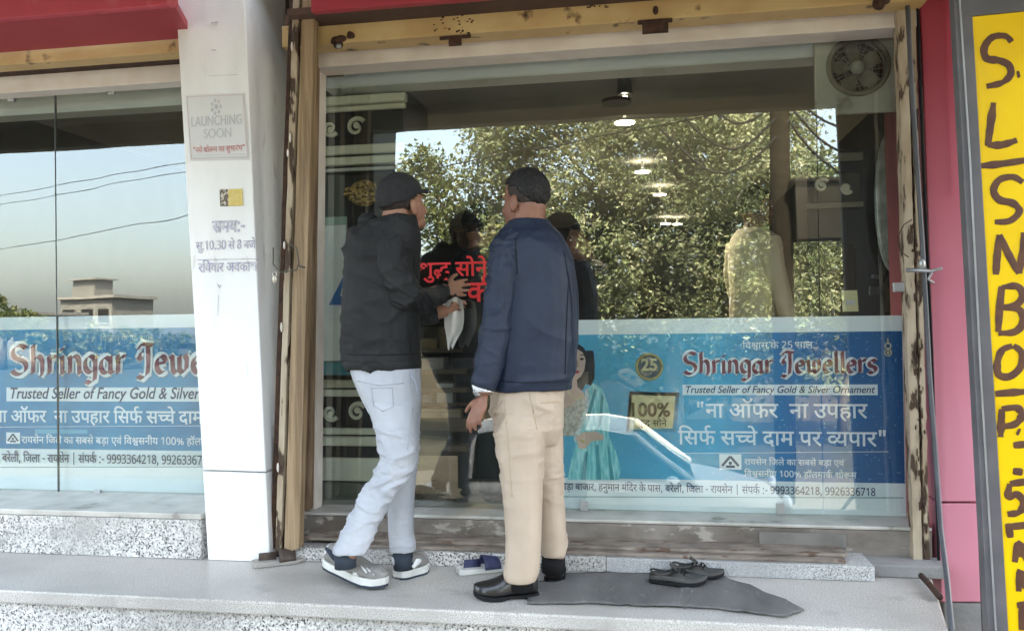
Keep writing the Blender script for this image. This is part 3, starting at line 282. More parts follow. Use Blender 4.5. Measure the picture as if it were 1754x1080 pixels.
def curve_mesh(cu):
    o = bpy.data.objects.new('t', cu); COL.objects.link(o)
    dg = bpy.context.evaluated_depsgraph_get(); dg.update()
    me = bpy.data.meshes.new_from_object(o.evaluated_get(dg)); bpy.data.objects.remove(o); return me
def to_wall(me, x, z, Y, s, sz=None, lean=0.0, t=0.0012):
    """2D text mesh -> upright on a wall facing -Y"""
    for v in me.vertices:
        a, b, c = v.co; v.co = (x + a * s + lean * b * (sz or s), Y - (t if c > 1e-6 else 0), z + b * (sz or s))
    return me
GMESH = {}
def glyph_mesh(gi, bold):
    if (gi, bold) not in GMESH:
        me = flat_curve(glyph(gi), bold, 1.0)
        GMESH[(gi, bold)] = ([tuple(v.co) for v in me.vertices], [tuple(p.vertices) for p in me.polygons]); bpy.data.meshes.remove(me)
    return GMESH[(gi, bold)]
def hindi(text, px0, px1, pyb, Y, mat, parent, bold=7.0, name='lettering', sz=1.0):
    wd, *items = LAY[text]; a, b = P(px0, pyb, Y), P(px1, pyb, Y); s = (b.x - a.x) / wd; bold = round(bold * 0.28, 1)
    mb = MB()
    for k, (gi, gx, gy) in enumerate(items):
        vs, fs = glyph_mesh(gi, bold); yo = Y - 0.0002 * (k % 3)
        mb.add([(a.x + (x + gx) * s, yo - (0.0010 if c > 0 else 0), a.z + (y + gy) * s * sz) for x, y, c in vs], fs)
    return mb.build(name, mat, parent, fix=False)
def latin(text, px0, px1, pyb, Y, mat, parent, bold=0.0, shear=0.0, name='lettering', sz=1.0, space=1.0):
    cu = bpy.data.curves.new('t', 'FONT'); cu.body = text; cu.offset = bold; cu.shear = shear; cu.extrude = 0.01; cu.space_character = space
    cu.resolution_u = 4
    me = curve_mesh(cu); xs = [v.co.x for v in me.vertices]; lo, hi = min(xs), max(xs)
    a, b = P(px0, pyb, Y), P(px1, pyb, Y); s = (b.x - a.x) / (hi - lo)
    for v in me.vertices: v.co.x -= lo
    return link_mesh(to_wall(me, a.x, a.z, Y, s, s * sz), name, mat, parent)
# ------------------------------------------------------------------ surfaces
X3, Y3, Z3 = Vector((1, 0, 0)), Vector((0, 1, 0)), Vector((0, 0, 1))
mWhite = M('white paint', (0.83, 0.82, 0.80), (0.72, 0.71, 0.68), 2.2, 0.55, 0.12, 60, lo=0.42, hi=0.8, stretch=(2.2, 2.2, 0.7), c3=(0.50, 0.47, 0.42), scale3=9, lo3=0.64, hi3=0.85)
mGrime = M('grimy grey paint', (0.42, 0.41, 0.38), (0.28, 0.27, 0.25), 2.5, 0.6, 0.15, 40)
mCream = M('cream paint', (0.72, 0.65, 0.59), (0.62, 0.54, 0.47), 6, 0.5, 0.08, 50)
mYellow = M('ochre paint', (0.60, 0.42, 0.20), (0.50, 0.32, 0.14), 5, 0.45, 0.1, 50, c3=(0.10, 0.05, 0.025), scale3=9, lo3=0.62, hi3=0.70)
mTan = M('tan painted steel', (0.35, 0.24, 0.14), (0.21, 0.135, 0.072), 8, 0.6, 0.5, 30, lo=0.42, hi=0.6, stretch=(5, 5, 0.22), c3=(0.15, 0.095, 0.06), scale3=7, lo3=0.55, hi3=0.8)
mRust = M('rust', (0.075, 0.035, 0.02), (0.035, 0.018, 0.012), 30, 0.85, 0.5, 80)
mPeel = M('peeling cream paint', (0.46, 0.37, 0.27), (0.30, 0.22, 0.14), 7, 0.7, 0.6, 40, stretch=(2, 2, 0.5), c3=(0.06, 0.035, 0.02), scale3=14, lo3=0.55, hi3=0.6)
mRedF = M('red fascia paint', (0.58, 0.075, 0.10), (0.50, 0.06, 0.085), 3, 0.5, 0.08, 40, stretch=(1.5, 1, 0.6), c3=(0.62, 0.22, 0.23), scale3=8, lo3=0.58, hi3=0.85)
mRed = M('shaded red board', (0.40, 0.045, 0.062), (0.35, 0.036, 0.05), 3, 0.45, 0.05)  # fascia red again, with the shade of the underside put into the colour
mGran = granite('speckled granite', (0.44, 0.42, 0.39), (0.055, 0.052, 0.05), (0.68, 0.655, 0.62), 72)
mStep = granite('grey step stone', (0.45, 0.42, 0.38), (0.24, 0.225, 0.205), (0.57, 0.535, 0.49), 150, 0.38)
mLedge = M('cream marble ledge', (0.52, 0.49, 0.44), (0.36, 0.34, 0.30), 7, 0.35, 0.1, c3=(0.12, 0.10, 0.08), scale3=7, lo3=0.62, hi3=0.72)
mSill = M('stained sill stone', (0.24, 0.205, 0.175), (0.135, 0.11, 0.09), 6, 0.6, 0.4, 30, stretch=(1, 1, 1.6), c3=(0.36, 0.32, 0.28), scale3=11, lo3=0.58, hi3=0.64)
mTread = M('rusty shutter channel', (0.30, 0.245, 0.20), (0.17, 0.135, 0.11), 9, 0.8, 0.6, 60, stretch=(1, 2, 2), c3=(0.13, 0.075, 0.05), scale3=14, lo3=0.56, hi3=0.66)
mPink = M('pinkish maroon paint', (0.52, 0.17, 0.25), (0.47, 0.145, 0.22), 2.5, 0.5, 0.05)
mConc = M('concrete', (0.28, 0.27, 0.26), (0.2, 0.195, 0.19), 6, 0.85, 0.4, 60)
mSteel = M('galvanised steel', (0.42, 0.42, 0.42), (0.33, 0.33, 0.33), 8, 0.4, 0.05, metal=0.6)
mFrameG = M('grey sign frame', (0.12, 0.11, 0.115), (0.085, 0.08, 0.085), 6, 0.5, 0.05)
mSignY = M('yellow sign paint', (0.80, 0.52, 0.004), (0.72, 0.44, 0.003), 4, 0.4, 0.05, 30, c3=(0.66, 0.42, 0.03), scale3=7, lo3=0.58, hi3=0.8)
mBrown = M('dark brown brush paint', (0.075, 0.028, 0.018), (0.11, 0.045, 0.02), 22, 0.5)
mBlack = M('black rubber', (0.015, 0.015, 0.016), rough=0.8, spec=0.1)
mCable = M('grey cable', (0.10, 0.10, 0.11), (0.07, 0.07, 0.075), 6, 0.5)
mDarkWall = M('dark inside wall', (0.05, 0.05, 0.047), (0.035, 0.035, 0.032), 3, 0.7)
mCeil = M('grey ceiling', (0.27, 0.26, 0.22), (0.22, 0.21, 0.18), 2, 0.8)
mHead = M('pale green ceiling edge', (0.84, 0.88, 0.86), (0.76, 0.81, 0.79), 4, 0.5)
mAsph = M('asphalt', (0.045, 0.043, 0.04), (0.06, 0.057, 0.052), 3, 0.9, 0.5, 90)
mEarth = M('dusty ground', (0.022, 0.021, 0.015), (0.014, 0.017, 0.009), 0.6, 0.95, 0.4, 30)
mGlass = glass_mat('shop glass', (0.92, 0.97, 0.955), 0.105)
mGlassB = bpy.data.materials.new('glass rear face'); mGlassB.use_nodes = True
_n = mGlassB.node_tree.nodes; _n.remove(_n['Principled BSDF']); _t = _n.new('ShaderNodeBsdfTransparent'); mGlassB.node_tree.links.new(_t.outputs[0], _n['Material Output'].inputs['Surface'])
mGlassL = glass_mat('side window glass', (0.92, 0.97, 0.955), 0.068)
def pane(x0, x1, z0, z1, parent, gm=None):
    o = MB().box(x0, x1, GLASS_Y, GLASS_Y + 0.008, z0, z1).build('glass_pane', [gm or mGlass, mGlassB], parent)
    for p in o.data.polygons: p.material_index = 0 if p.normal.y < -0.5 else 1
    return o
mPaper = M('paper', (0.70, 0.69, 0.68), (0.64, 0.63, 0.62), 3, 0.7)
mGrey = M('faded grey print', (0.54, 0.55, 0.55), (0.46, 0.47, 0.48), 40, 0.7)
mRedP = M('faded red print', (0.55, 0.22, 0.22), (0.6, 0.33, 0.32), 40, 0.7)
mInkFaint = M('faint painted lettering', (0.36, 0.34, 0.44), (0.55, 0.54, 0.57), 45, 0.7, lo=0.4, hi=0.62)

# ------------------------------------------------------------------ ground
ROAD_Z = -1.5
b = MB(); b.box(-300, 300, -300, 300, ROAD_Z - 0.6, ROAD_Z - 0.012)
tag(b.build('ground', mEarth), kind='structure')
b = MB(); b.box(-300, 300, -6.2, 1.58, ROAD_Z - 0.2, ROAD_Z)
tag(b.build('road', mAsph), kind='structure')
# the shop front step
XE = PZ(1618, 1060).x
e0, e1 = PZ(1623, 1079), PZ(1598, 985)
b = MB(); b.hexa([(-7.0, 3.0, -0.055), (e0.x, 3.0, -0.055), (e0.x, 3.0, 0), (-7.0, 3.0, 0), (-7.0, 3.9, -0.055), (e1.x + 0.05, 3.9, -0.055), (e1.x + 0.05, 3.9, 0), (-7.0, 3.9, 0)])
st = tag(b.build('front_step', mStep, bevel=0.008), kind='structure')
b = MB(); b.box(-7.0, XE - 0.02, 3.03, 3.5, ROAD_Z, -0.057); b.box(-7.0, XE - 0.05, 2.2, 3.028, ROAD_Z, -0.45); b.box(-7.0, XE - 0.05, 1.6, 2.198, ROAD_Z, -0.85)
tag(b.build('step_riser', mGran, bevel=0.004), kind='structure')

# ------------------------------------------------------------------ shop building (structure around the openings)
XL, XR = P(545, 500, GLASS_Y).x, P(1552, 500, GLASS_Y).x        # main glass extent
XPL, XPR = -2.36, P(440, 480, 3.5).x                            # pillar
FLOOR = 0.12
bld = thing('shop_building', 'two tone shop building with red fascia behind the glass front', 'building', (0, 8, 0))
b = MB(); b.box(-6.5, 4.5, 3.55, 14.2, 2.78, 8.2); b.build('upper_wall', mGrime, bld)  # unseen upper storey, made tall so its shadow covers the road
b = MB(); b.box(-6.5, 4.5, 1.45, 3.30, 2.815, 3.0); b.box(-6.5, 4.5, 1.45, 1.57, 2.63, 2.813); b.build('canopy', M('dingy canopy', (0.23, 0.215, 0.18), (0.18, 0.165, 0.14), 2, 0.8), bld)
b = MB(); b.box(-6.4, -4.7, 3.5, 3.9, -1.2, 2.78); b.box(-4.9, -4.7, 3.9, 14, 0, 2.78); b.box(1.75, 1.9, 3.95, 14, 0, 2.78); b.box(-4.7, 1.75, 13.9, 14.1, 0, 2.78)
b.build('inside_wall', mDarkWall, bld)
b = MB(); b.box(-4.7, 1.75, 3.93, 13.9, FLOOR - 0.2, FLOOR); b.build('inside_floor', granite('inside floor', (0.30, 0.29, 0.27), (0.24, 0.23, 0.21), (0.36, 0.35, 0.33), 60, 0.2), bld)
b = MB(); b.box(-4.7, 1.75, 4.1, 13.9, 2.70, 2.775); b.build('ceiling', mCeil, bld)

# red fascia boards with their undersides
def beam(name, mat, px, ytop, ybot, Y, x0, x1, t, parent=None, bevel=0.004, **k):
    z1, z0 = P(px, ytop, Y).z, P(px, ybot, Y).z
    m_ = MB(); m_.box(x0, x1, Y, Y + t, z0, z1); return m_.build(name, mat, parent, bevel=bevel, **k)
fas = thing('red_fascia', 'crimson red fascia board over the left show window', 'fascia', (-4, 3.3, 2.6))
zf = P(150, 20, 3.22).z
b = MB(); b.box(-7.0, P(297, 20, 3.22).x, 3.22, 3.26, zf, 2.80); b.build('front_board', mRedF, fas, bevel=0.004)
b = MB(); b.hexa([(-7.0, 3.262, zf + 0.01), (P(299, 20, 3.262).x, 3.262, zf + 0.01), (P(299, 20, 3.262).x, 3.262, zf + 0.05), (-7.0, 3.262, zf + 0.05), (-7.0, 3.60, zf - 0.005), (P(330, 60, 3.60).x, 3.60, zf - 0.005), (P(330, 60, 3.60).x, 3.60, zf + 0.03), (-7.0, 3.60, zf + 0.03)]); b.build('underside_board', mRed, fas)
fas2 = thing('red_fascia', 'dark red fascia board above the main shutter opening', 'fascia', (0, 3.3, 2.7))
z2 = P(760, 2, 3.40).z
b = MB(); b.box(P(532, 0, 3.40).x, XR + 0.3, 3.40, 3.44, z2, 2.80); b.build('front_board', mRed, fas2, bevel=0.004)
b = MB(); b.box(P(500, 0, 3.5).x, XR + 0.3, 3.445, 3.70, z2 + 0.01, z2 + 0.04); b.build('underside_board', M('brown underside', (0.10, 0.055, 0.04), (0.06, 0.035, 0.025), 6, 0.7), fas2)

# ------------------------------------------------------------------ left show window
lw = thing('show_window', 'left show window with a vertical joint beside the white pillar', 'shop window', (-3.4, GLASS_Y, 0.2))
XJ = P(97, 520, GLASS_Y).x
zgt, zgb = P(170, 150, GLASS_Y).z, P(170, 846, GLASS_Y).z
pane(-6.3, XJ - 0.003, zgb, zgt + 0.03, lw, mGlassL)
pane(XJ + 0.003, XPL + 0.3, zgb, zgt + 0.03, lw, mGlassL)
b = MB(); b.box(XJ - 0.0025, XJ + 0.0025, GLASS_Y - 0.002, GLASS_Y + 0.010, zgb, zgt); b.build('joint_seal', M('dark seal', (0.06, 0.07, 0.07), rough=0.5), lw)
beam('header', mCream, 150, 108, 150, 3.80, -6.3, XPL + 0.3, 0.10, lw)
beam('header_edge', mHead, 150, 156, 190, 3.98, -6.3, XPL + 0.4, 0.12, lw)
beam('shutter_bar', mYellow, 150, 78, 101, 3.62, -6.3, XPL + 0.3, 0.10, lw)
b = MB(); zz = P(150, 101, 3.62).z; b.box(-6.3, XPL + 0.3, 3.64, 3.80, zz + 0.004, zz + 0.02); b.build('shutter_gap', mRust, lw)
def clip(px, py, Y, parent):
    p = P(px, py, Y - 0.014); m_ = MB(); m_.box(p.x - 0.018, p.x + 0.018, Y - 0.014, Y - 0.001, p.z - 0.024, p.z + 0.024)
    m_.disc((p.x, Y - 0.014, p.z), 0.008, X3, Z3, -Y3, 0.003, 10)
    return m_.build('glass_clip', mSteel, parent, bevel=0.002)
for q in ((190, 154), (18, 166), (166, 846)): clip(*q, GLASS_Y, lw)
gp = thing('granite_plinth', 'low granite plinth with cream marble ledge under the left window', 'plinth', (-3.4, 3.5, 0))
zt = P(170, 875, 3.5).z
b = MB(); b.box(-6.3, XPL + 0.3, 3.503, 4.0, 0.001, zt - 0.03); b.build('plinth_body', mGran, gp, bevel=0.003)
b = MB(); b.box(-6.3, XPL + 0.3, 3.501, 4.0, zt - 0.028, zt); b.build('ledge', mLedge, gp, bevel=0.005)

# ------------------------------------------------------------------ white pillar
pil = thing('white_pillar', 'white painted square pillar between the two shop windows', 'pillar', (-2.1, 3.5, 0))
tl, tr_, bl_, br_ = P(291, -170, 3.5), P(411, -170, 3.5), P(356, 959, 3.5), P(462, 957, 3.5)
bl_.z = br_.z = 0.001
def lerp(a, b_, t): return a + (b_ - a) * t
tj = (957 - 805) / 1127.0
b = MB(); b.slab(bl_, br_, lerp(br_, tr_, tj - 0.002), lerp(bl_, tl, tj - 0.002), 0.45); b.build('lower_shaft', mWhite, pil, bevel=0.005)
b = MB(); b.slab(lerp(bl_, tl, tj), lerp(br_, tr_, tj), tr_, tl, 0.45); b.build('shaft', mWhite, pil, bevel=0.005)
# painted on the pillar (lean of the pillar follows from its edge)
hindi('समय:-', 364, 420, 398, 3.498, mInkFaint, pil, 22, 'painted_lettering', 1.25)
hindi('सु.10.30 से 8 बजे', 336, 438, 428, 3.498, mInkFaint, pil, 14, 'painted_lettering', 1.3)
hindi('रविवार अवकाश', 340, 441, 466, 3.498, mInkFaint, pil, 16, 'painted_lettering', 1.25)
b = MB(); q = [P(338, 445, 3.498), P(442, 443, 3.498)]; b.tube(q, 0.0016, 6); b.tube([P(372, 486, 3.498), P(376, 492, 3.498), P(378, 488, 3.498)], 0.002, 6); b.tube([P(374, 505, 3.498), P(373, 540, 3.498)], 0.001, 6)
b.tube([P(362, 39, 3.498), P(374, 38, 3.498)], 0.003, 6); b.tube([P(362, 86, 3.498), P(370, 86, 3.498)], 0.002, 6); b.tube([P(358, 130, 3.498), P(408, 128, 3.498)], 0.0008, 6)
b.build('painted_lettering', mInkFaint, pil)
# posters on it
po = thing('paper_poster', 'faded white launching soon poster with red line on the pillar', 'poster', P(372, 215, 3.497))
b = MB(); b.slab(P(326, 275, 3.494), P(426, 273, 3.494), P(418, 159, 3.494), P(318, 163, 3.494), 0.003); b.build('sheet', mPaper, po)
b = MB()
c4 = [P(328, 272, 3.493), P(424, 270, 3.493), P(416, 162, 3.493), P(320, 166, 3.493)]
for i in range(4): b.tube([c4[i], c4[(i + 1) % 4]], 0.0012, 5)
b.build('border', M('pale pink print', (0.55, 0.42, 0.42), rough=0.7), po)
latin('LAUNCHING', 328, 414, 217, 3.493, mGrey, po, 0.0, 0, 'lettering', 1.5)
latin('SOON', 349, 396, 237, 3.493, mGrey, po, 0.0, 0, 'lettering', 1.25)
hindi('"नये शोरूम का शुभारंभ"', 330, 420, 262, 3.493, mRedP, po, 10, 'lettering', 1.3)
b = MB()
for y in (266, 270): b.tube([P(329, y, 3.493), P(422, y - 2, 3.493)], 0.001, 5)
for k in range(7):
    a = 2 * PI * k / 7; c = P(370, 183, 3.4925) + X3 * 0.022 * math.cos(a) + Z3 * 0.03 * math.sin(a); b.ell(c, 0.006, 0.0015, 0.009)
b.ell(P(370, 183, 3.4925), 0.009, 0.0015, 0.012); b.build('logo', mGrey, po)
sk = thing('small_sticker', 'small golden picture sticker on the white pillar', 'sticker', P(396, 338, 3.497))
b = MB(); b.slab(P(377, 353, 3.4955), P(391, 353, 3.4955), P(391, 324, 3.4955), P(376, 324, 3.4955), 0.0015); b.build('photo_half', M('dark photo print', (0.10, 0.075, 0.05), (0.5, 0.42, 0.33), 60, 0.4, lo=0.5, hi=0.55), sk)
b = MB(); b.slab(P(391, 353, 3.4957), P(416, 352, 3.4957), P(415, 323, 3.4957), P(391, 324, 3.4957), 0.0015); b.build('gold_half', M('gold print', (0.58, 0.42, 0.08), (0.64, 0.5, 0.18), 60, 0.4), sk)

# ------------------------------------------------------------------ folded steel door leaf beside the pillar
gl_ = thing('folded_door', 'tan weathered steel door leaf folded back against the pillar', 'door leaf', PZ(492, 950))
def leaf(px0t, px1t, px0b, px1b, Y, t, yt=-60, ybl=948, ybr=938):
    m_ = MB(); a, b_, c, d = P(px0b, ybl, Y), P(px1b, ybr, Y), P(px1t, yt, Y), P(px0t, yt, Y)
    a.z = max(a.z, 0.002); b_.z = max(b_.z, 0.002); n = 24; rs = []
    for i in range(n + 1):
        f = i / n; l, r = lerp(a, d, f), lerp(b_, c, f); j = 0.0035 * noise.noise(Vector((px0t, i * 0.7, 0))); l.x += j; r.x += j * 0.6
        rs.append([l, r, r + Vector((0, t, 0)), l + Vector((0, t, 0))])
    return m_.rings(rs)
leaf(504, 514, 471, 481, 3.50, 0.05).build('edge_angle', mPeel, gl_)
leaf(514.5, 519, 481.5, 486, 3.53, 0.05).build('fold_gap', mRust, gl_)
leaf(519.5, 541, 486.5, 512, 3.505, 0.05).build('plank', mTan, gl_)
leaf(497.5, 503.5, 462, 470, 3.54, 0.05).build('edge_angle', mRust, gl_)
b = MB()
for (x, y) in ((500, 80), (497, 236), (493, 262), (487, 420), (482, 560), (476, 800)): b.ell(P(x, y, 3.495), 0.005, 0.006, 0.014 + 0.004 * (x % 3))
b.build('weld_spot', mCream, gl_, smooth=True)
b = MB(); lp = [P(*q, 3.46) for q in ((468, 424), (468, 452), (480, 466), (508, 462), (512, 450), (508, 424), (496, 418))]; b.tube(lp, 0.003, 6)
b.tube([P(512, 455, 3.46), P(522, 458, 3.46)], 0.004, 6); b.build('hasp', M('dark iron', (0.07, 0.08, 0.07), (0.12, 0.10, 0.08), 40, 0.6, metal=0.4), gl_, smooth=True)
b = MB(); p = P(471, 478, 3.46); b.ell(p, 0.012, 0.008, 0.02); b.torus(p + Z3 * 0.022, 0.01, 0.003, X3, Z3, 16, 6)
lk = tag(b.build('padlock', M('worn brass', (0.5, 0.45, 0.38), rough=0.35, metal=0.7), None, p, True), 'small padlock hanging open on the folded door hasp', 'padlock')

# ------------------------------------------------------------------ main shop window
mw = thing('glazed_shopfront', 'wide glazed jewellery shop front with cream header and exhaust corner', 'shop front', (-0.2, GLASS_Y, 0.15))
ZB = P(1000, 873, GLASS_Y).z
ZT = P(1000, 82, GLASS_Y).z
XF = P(1396, 110, GLASS_Y).x; ZF = P(1440, 194, GLASS_Y).z
pane(XL, XF, ZB, ZT, mw)
pane(XF + 0.004, XR, ZB, ZT, mw)
beam('shutter_bar', mYellow, 1000, 4, 43, 3.60, XL - 0.04, XR + 0.02, 0.12, mw)
beam('shutter_housing', M('dark brown steel', (0.16, 0.085, 0.05), (0.09, 0.05, 0.03), 6, 0.6, 0.2), 1000, -14, 3, 3.63, XL - 0.04, XR + 0.02, 0.10, mw)
beam('header', mCream, 1000, 44, 84, 3.74, XL - 0.02, XR + 0.02, 0.14, mw)
beam('header_edge', mHead, 1000, 88, 124, 4.0, XL, XF + 0.05, 0.14, mw)
b = MB(); q = P(580, 128, 3.9); b.box(XL + 0.01, XL + 0.15, 3.89, 3.898, q.z - 0.012, q.z + 0.016); b.build('patch_plate', M('brown plate', (0.16, 0.12, 0.10), rough=0.5), mw)
b = MB(); b.slab(P(533, 872, 3.80), P(541, 872, 3.80), P(548, 112, 3.80), P(540, 112, 3.80), 0.08); b.build('jamb', mCream, mw)
b = MB(); b.slab(P(519, 874, 3.70), P(528, 874, 3.70), P(540, 80, 3.70), P(533, 80, 3.70), 0.06); b.build('jamb', M('dark jamb', (0.13, 0.075, 0.045), (0.3, 0.2, 0.12), 9, 0.6, stretch=(3, 3, 0.4)), mw)
for q in ((996, 93), (1357, 62), (1337, 871), (1000, 866)): clip(*q, GLASS_Y, mw)
# shutter hardware
b = MB()
def lump(m_, px, py, Y, r, n=4, sx=1.5):
    for k in range(n): m_.ell(P(px + random.uniform(-1, 1) * r * sx * 380 / 2, py + random.uniform(-1, 1) * r * 380 / 2, Y), r * random.uniform(0.5, 0.9), 0.012, r * random.uniform(0.4, 0.8))
for q in ((578, 72, 0.032, 6), (602, 62, 0.02, 4), (1508, 6, 0.035, 4)):
    b = MB(); lump(b, q[0], q[1], 3.597, q[2], q[3], 1.0); b.build('rusty_lock', mRust, mw, smooth=True)
b = MB(); b.box(P(1100, 42, 3.57).x, P(1145, 42, 3.57).x, 3.575, 3.60, P(1122, 54, 3.57).z, P(1122, 34, 3.57).z); b.box(P(1092, 34, 3.57).x, P(1152, 34, 3.57).x, 3.58, 3.60, P(1122, 37, 3.57).z, P(1122, 31, 3.57).z); b.ell(P(1123, 18, 3.597), 0.012, 0.01, 0.02)
b.build('latch_box', mRust, mw, bevel=0.003)
b = MB(); b.box(P(752, 64, 3.585).x, P(806, 64, 3.585).x, 3.588, 3.60, P(778, 66, 3.585).z, P(778, 60, 3.585).z); b.box(P(768, 64, 3.585).x, P(790, 64, 3.585).x, 3.583, 3.598, P(778, 78, 3.585).z, P(778, 66, 3.585).z)
b.build('latch_box', mRust, mw, bevel=0.003)
b = MB(); b.ell(P(580, 79, 3.575), 0.014, 0.01, 0.013); b.build('lock_face', mSteel, mw, smooth=True)
rr = random.Random(3); b = MB()
for k in range(34):
    px, py = rr.uniform(742, 812), rr.uniform(18, 58); b.ell(P(px, py, 3.598), rr.uniform(0.002, 0.008), 0.002, rr.uniform(0.002, 0.006), nu=8, nv=5)
for k in range(12): b.ell(P(rr.uniform(1002, 1046), 12 - rr.uniform(-3, 3), 3.598), rr.uniform(0.003, 0.009), 0.002, 0.003, nu=8, nv=5)
b.build('rust_flecks', mRust, mw, smooth=True)['kind'] = 'stuff'
# sill: ledge, stained face, channel, granite riser
sl_ = thing('window_sill', 'stained stone sill with rusty shutter channel under the glass', 'sill', (-0.2, 3.7, 0))
YS = 3.74; z_t = ZB - 0.004
ZS = P(1000, 893, YS).z
b = MB(); b.box(XL - 0.06, XR + 0.04, YS, 4.02, ZS - 0.004, z_t); b.build('ledge', mLedge, sl_, bevel=0.006)
b = MB(); zc = P(1000, 929, YS).z; b.box(XL - 0.06, XR + 0.04, YS + 0.004, 3.96, 0.01, ZS - 0.006); b.build('sill_face', mSill, sl_, bevel=0.004)
b = MB(); b.box(P(1300, 915, YS - 0.01).x, P(1450, 915, YS - 0.01).x, YS - 0.012, YS + 0.003, zc + 0.01, P(1400, 912, YS).z); b.build('patch_stone', M('grey patch stone', (0.22, 0.20, 0.18), (0.16, 0.145, 0.13), 9, 0.7, 0.4), sl_, bevel=0.003)
zr = 0.062
b = MB(); b.box(P(610, 945, 3.55).x, P(1450, 945, 3.55).x, 3.56, YS + 0.003, zr + 0.001, zr + 0.016); b.build('shutter_channel', mTread, sl_, bevel=0.003)
b = MB(); b.box(P(520, 930, 3.6).x, P(1452, 945, 3.6).x, 3.60, YS + 0.003, zr + 0.017, zr + 0.03); b.build('shutter_channel', mTread, sl_, bevel=0.003)
XRI = P(1499, 980, 3.53).x
b = MB(); b.box(P(500, 945, 3.53).x, P(1038, 965, 3.53).x - 0.001, 3.535, YS + 0.003, 0.001, zr); b.build('riser', mGran, sl_, bevel=0.003)
b = MB(); b.box(P(1038, 965, 3.53).x + 0.001, XRI, 3.535, YS + 0.003, 0.001, zr); b.build('riser', granite('pale granite', (0.44, 0.43, 0.42), (0.2, 0.19, 0.19), (0.6, 0.59, 0.57), 120), sl_, bevel=0.003)
b = MB(); b.box(XRI + 0.003, XR + 0.06, 3.60, YS + 0.003, 0.001, zr - 0.01); b.build('end_block', mConc, sl_, bevel=0.006)

# ------------------------------------------------------------------ exhaust fan in the top corner
fc = P(1470, 113, 3.93)
fan = thing('exhaust_fan', 'dusty round exhaust fan in a pale panel at top right', 'fan', fc)
fr = (P(1522, 113, 3.93).x - fc.x)
# panel with round hole
x0, x1, z0, z1 = XF + 0.003, XR + 0.01, ZF + 0.002, ZT
N = 48; inn = [fc + X3 * fr * math.cos(2 * PI * k / N) + Z3 * fr * math.sin(2 * PI * k / N) for k in range(N)]
def sq(a):
    c, s_ = math.cos(a), math.sin(a); t = 9.0
    for d, lim in ((c, x1 - fc.x), (-c, fc.x - x0), (s_, z1 - fc.z), (-s_, fc.z - z0)):
        if d > 1e-6: t = min(t, lim / d)
    return fc + X3 * c * t + Z3 * s_ * t
outr = [sq(2 * PI * k / N) for k in range(N)]
bk = Vector((0, 0.02, 0))
b = MB(); b.rings([inn, outr, [p + bk for p in outr], [p + bk for p in inn]], cap=False, closed=True)
b.build('panel', M('dusty panel', (0.62, 0.59, 0.53), (0.48, 0.45, 0.39), 5, 0.6, 0.1, c3=(0.28, 0.25, 0.2), scale3=9), fan)
mFan = M('dusty fan metal', (0.30, 0.26, 0.22), (0.20, 0.17, 0.14), 12, 0.6)
b = MB(); b.torus(fc - Y3 * 0.004, fr * 0.99, 0.012, X3, Z3); b.torus(fc + Y3 * 0.05, fr * 0.99, 0.008, X3, Z3); b.build('ring', mFan, fan, smooth=True)
for k in range(5):
    a0 = 0.5 + 2 * PI * k / 5; pr = []
    b = MB(); rs = []
    for i in range(7):
        r = fr * (0.16 + 0.74 * i / 6); wd = 0.28 + 0.22 * math.sin(PI * min(1, i / 5)); tw = 0.02 - 0.002 * i
        pl = fc + (X3 * math.cos(a0 - wd) + Z3 * math.sin(a0 - wd)) * r + Y3 * (0.04 + tw); pr_ = fc + (X3 * math.cos(a0 + wd) + Z3 * math.sin(a0 + wd)) * r + Y3 * (0.04 - tw)
        rs.append([pl, pr_, pr_ + Y3 * 0.003, pl + Y3 * 0.003])
    b.rings(rs); b.build('blade', mFan, fan)
b = MB(); b.ell(fc + Y3 * 0.02, 0.032, 0.03, 0.032); b.build('hub', M('dull white hub', (0.45, 0.43, 0.40), rough=0.5), fan, smooth=True)
b = MB()
for r in (0.35, 0.6, 0.82): b.torus(fc + Y3 * 0.066, fr * r, 0.0022, X3, Z3, 36, 5)
for k in range(28):
    a = 2 * PI * k / 28; d = X3 * math.cos(a) + Z3 * math.sin(a); b.tube([fc + d * fr * 0.2 + Y3 * 0.066, fc + d * fr + Y3 * 0.06], 0.0018, 5)
b.build('guard', M('pale guard wire', (0.3, 0.29, 0.27), rough=0.5), fan)
b = MB(); b.box(fc.x - fr, fc.x + fr, 4.03, 4.06, fc.z - fr, fc.z + fr); b.build('rear_cover', M('brown rear cover', (0.035, 0.03, 0.025), rough=0.8), fan)

# ------------------------------------------------------------------ right shutter guide, cables, maroon column
rg = thing('shutter_guide', 'peeling cream steel shutter guide with rusted seams', 'shutter guide', PZ(1572, 965))
def ragged(pxt, pxb, wt, wb, Y, t, seed, amp, yt=-60, yb=962, mt=None, name='flange'):
    m_ = MB(); n = 70; rs = []
    for i in range(n + 1):
        f = i / n; y = yb + (yt - yb) * f; c = pxb + (pxt - pxb) * f; w_ = wb + (wt - wb) * f
        j = amp * noise.noise(Vector((seed, i * 0.6, 0))); k = amp * noise.noise(Vector((seed + 5, i * 0.9, 3)))
        l, r = P(c - w_ / 2 + j, y, Y), P(c + w_ / 2 + k, y, Y)
        if l.z < 0.002: l.z = r.z = 0.002
        rs.append([l, r, r + Y3 * t, l + Y3 * t])
    return m_.rings(rs).build(name, mt, rg)
ragged(1543, 1573, 17, 15, 3.70, 0.06, 1, 2.0, mt=mPeel)
ragged(1554, 1583, 8, 9, 3.735, 0.06, 2, 2.5, mt=mRust, name='seam')
ragged(1562, 1589, 8, 8, 3.70, 0.03, 3, 3.0, mt=mPeel)
rr = random.Random(8); b = MB()
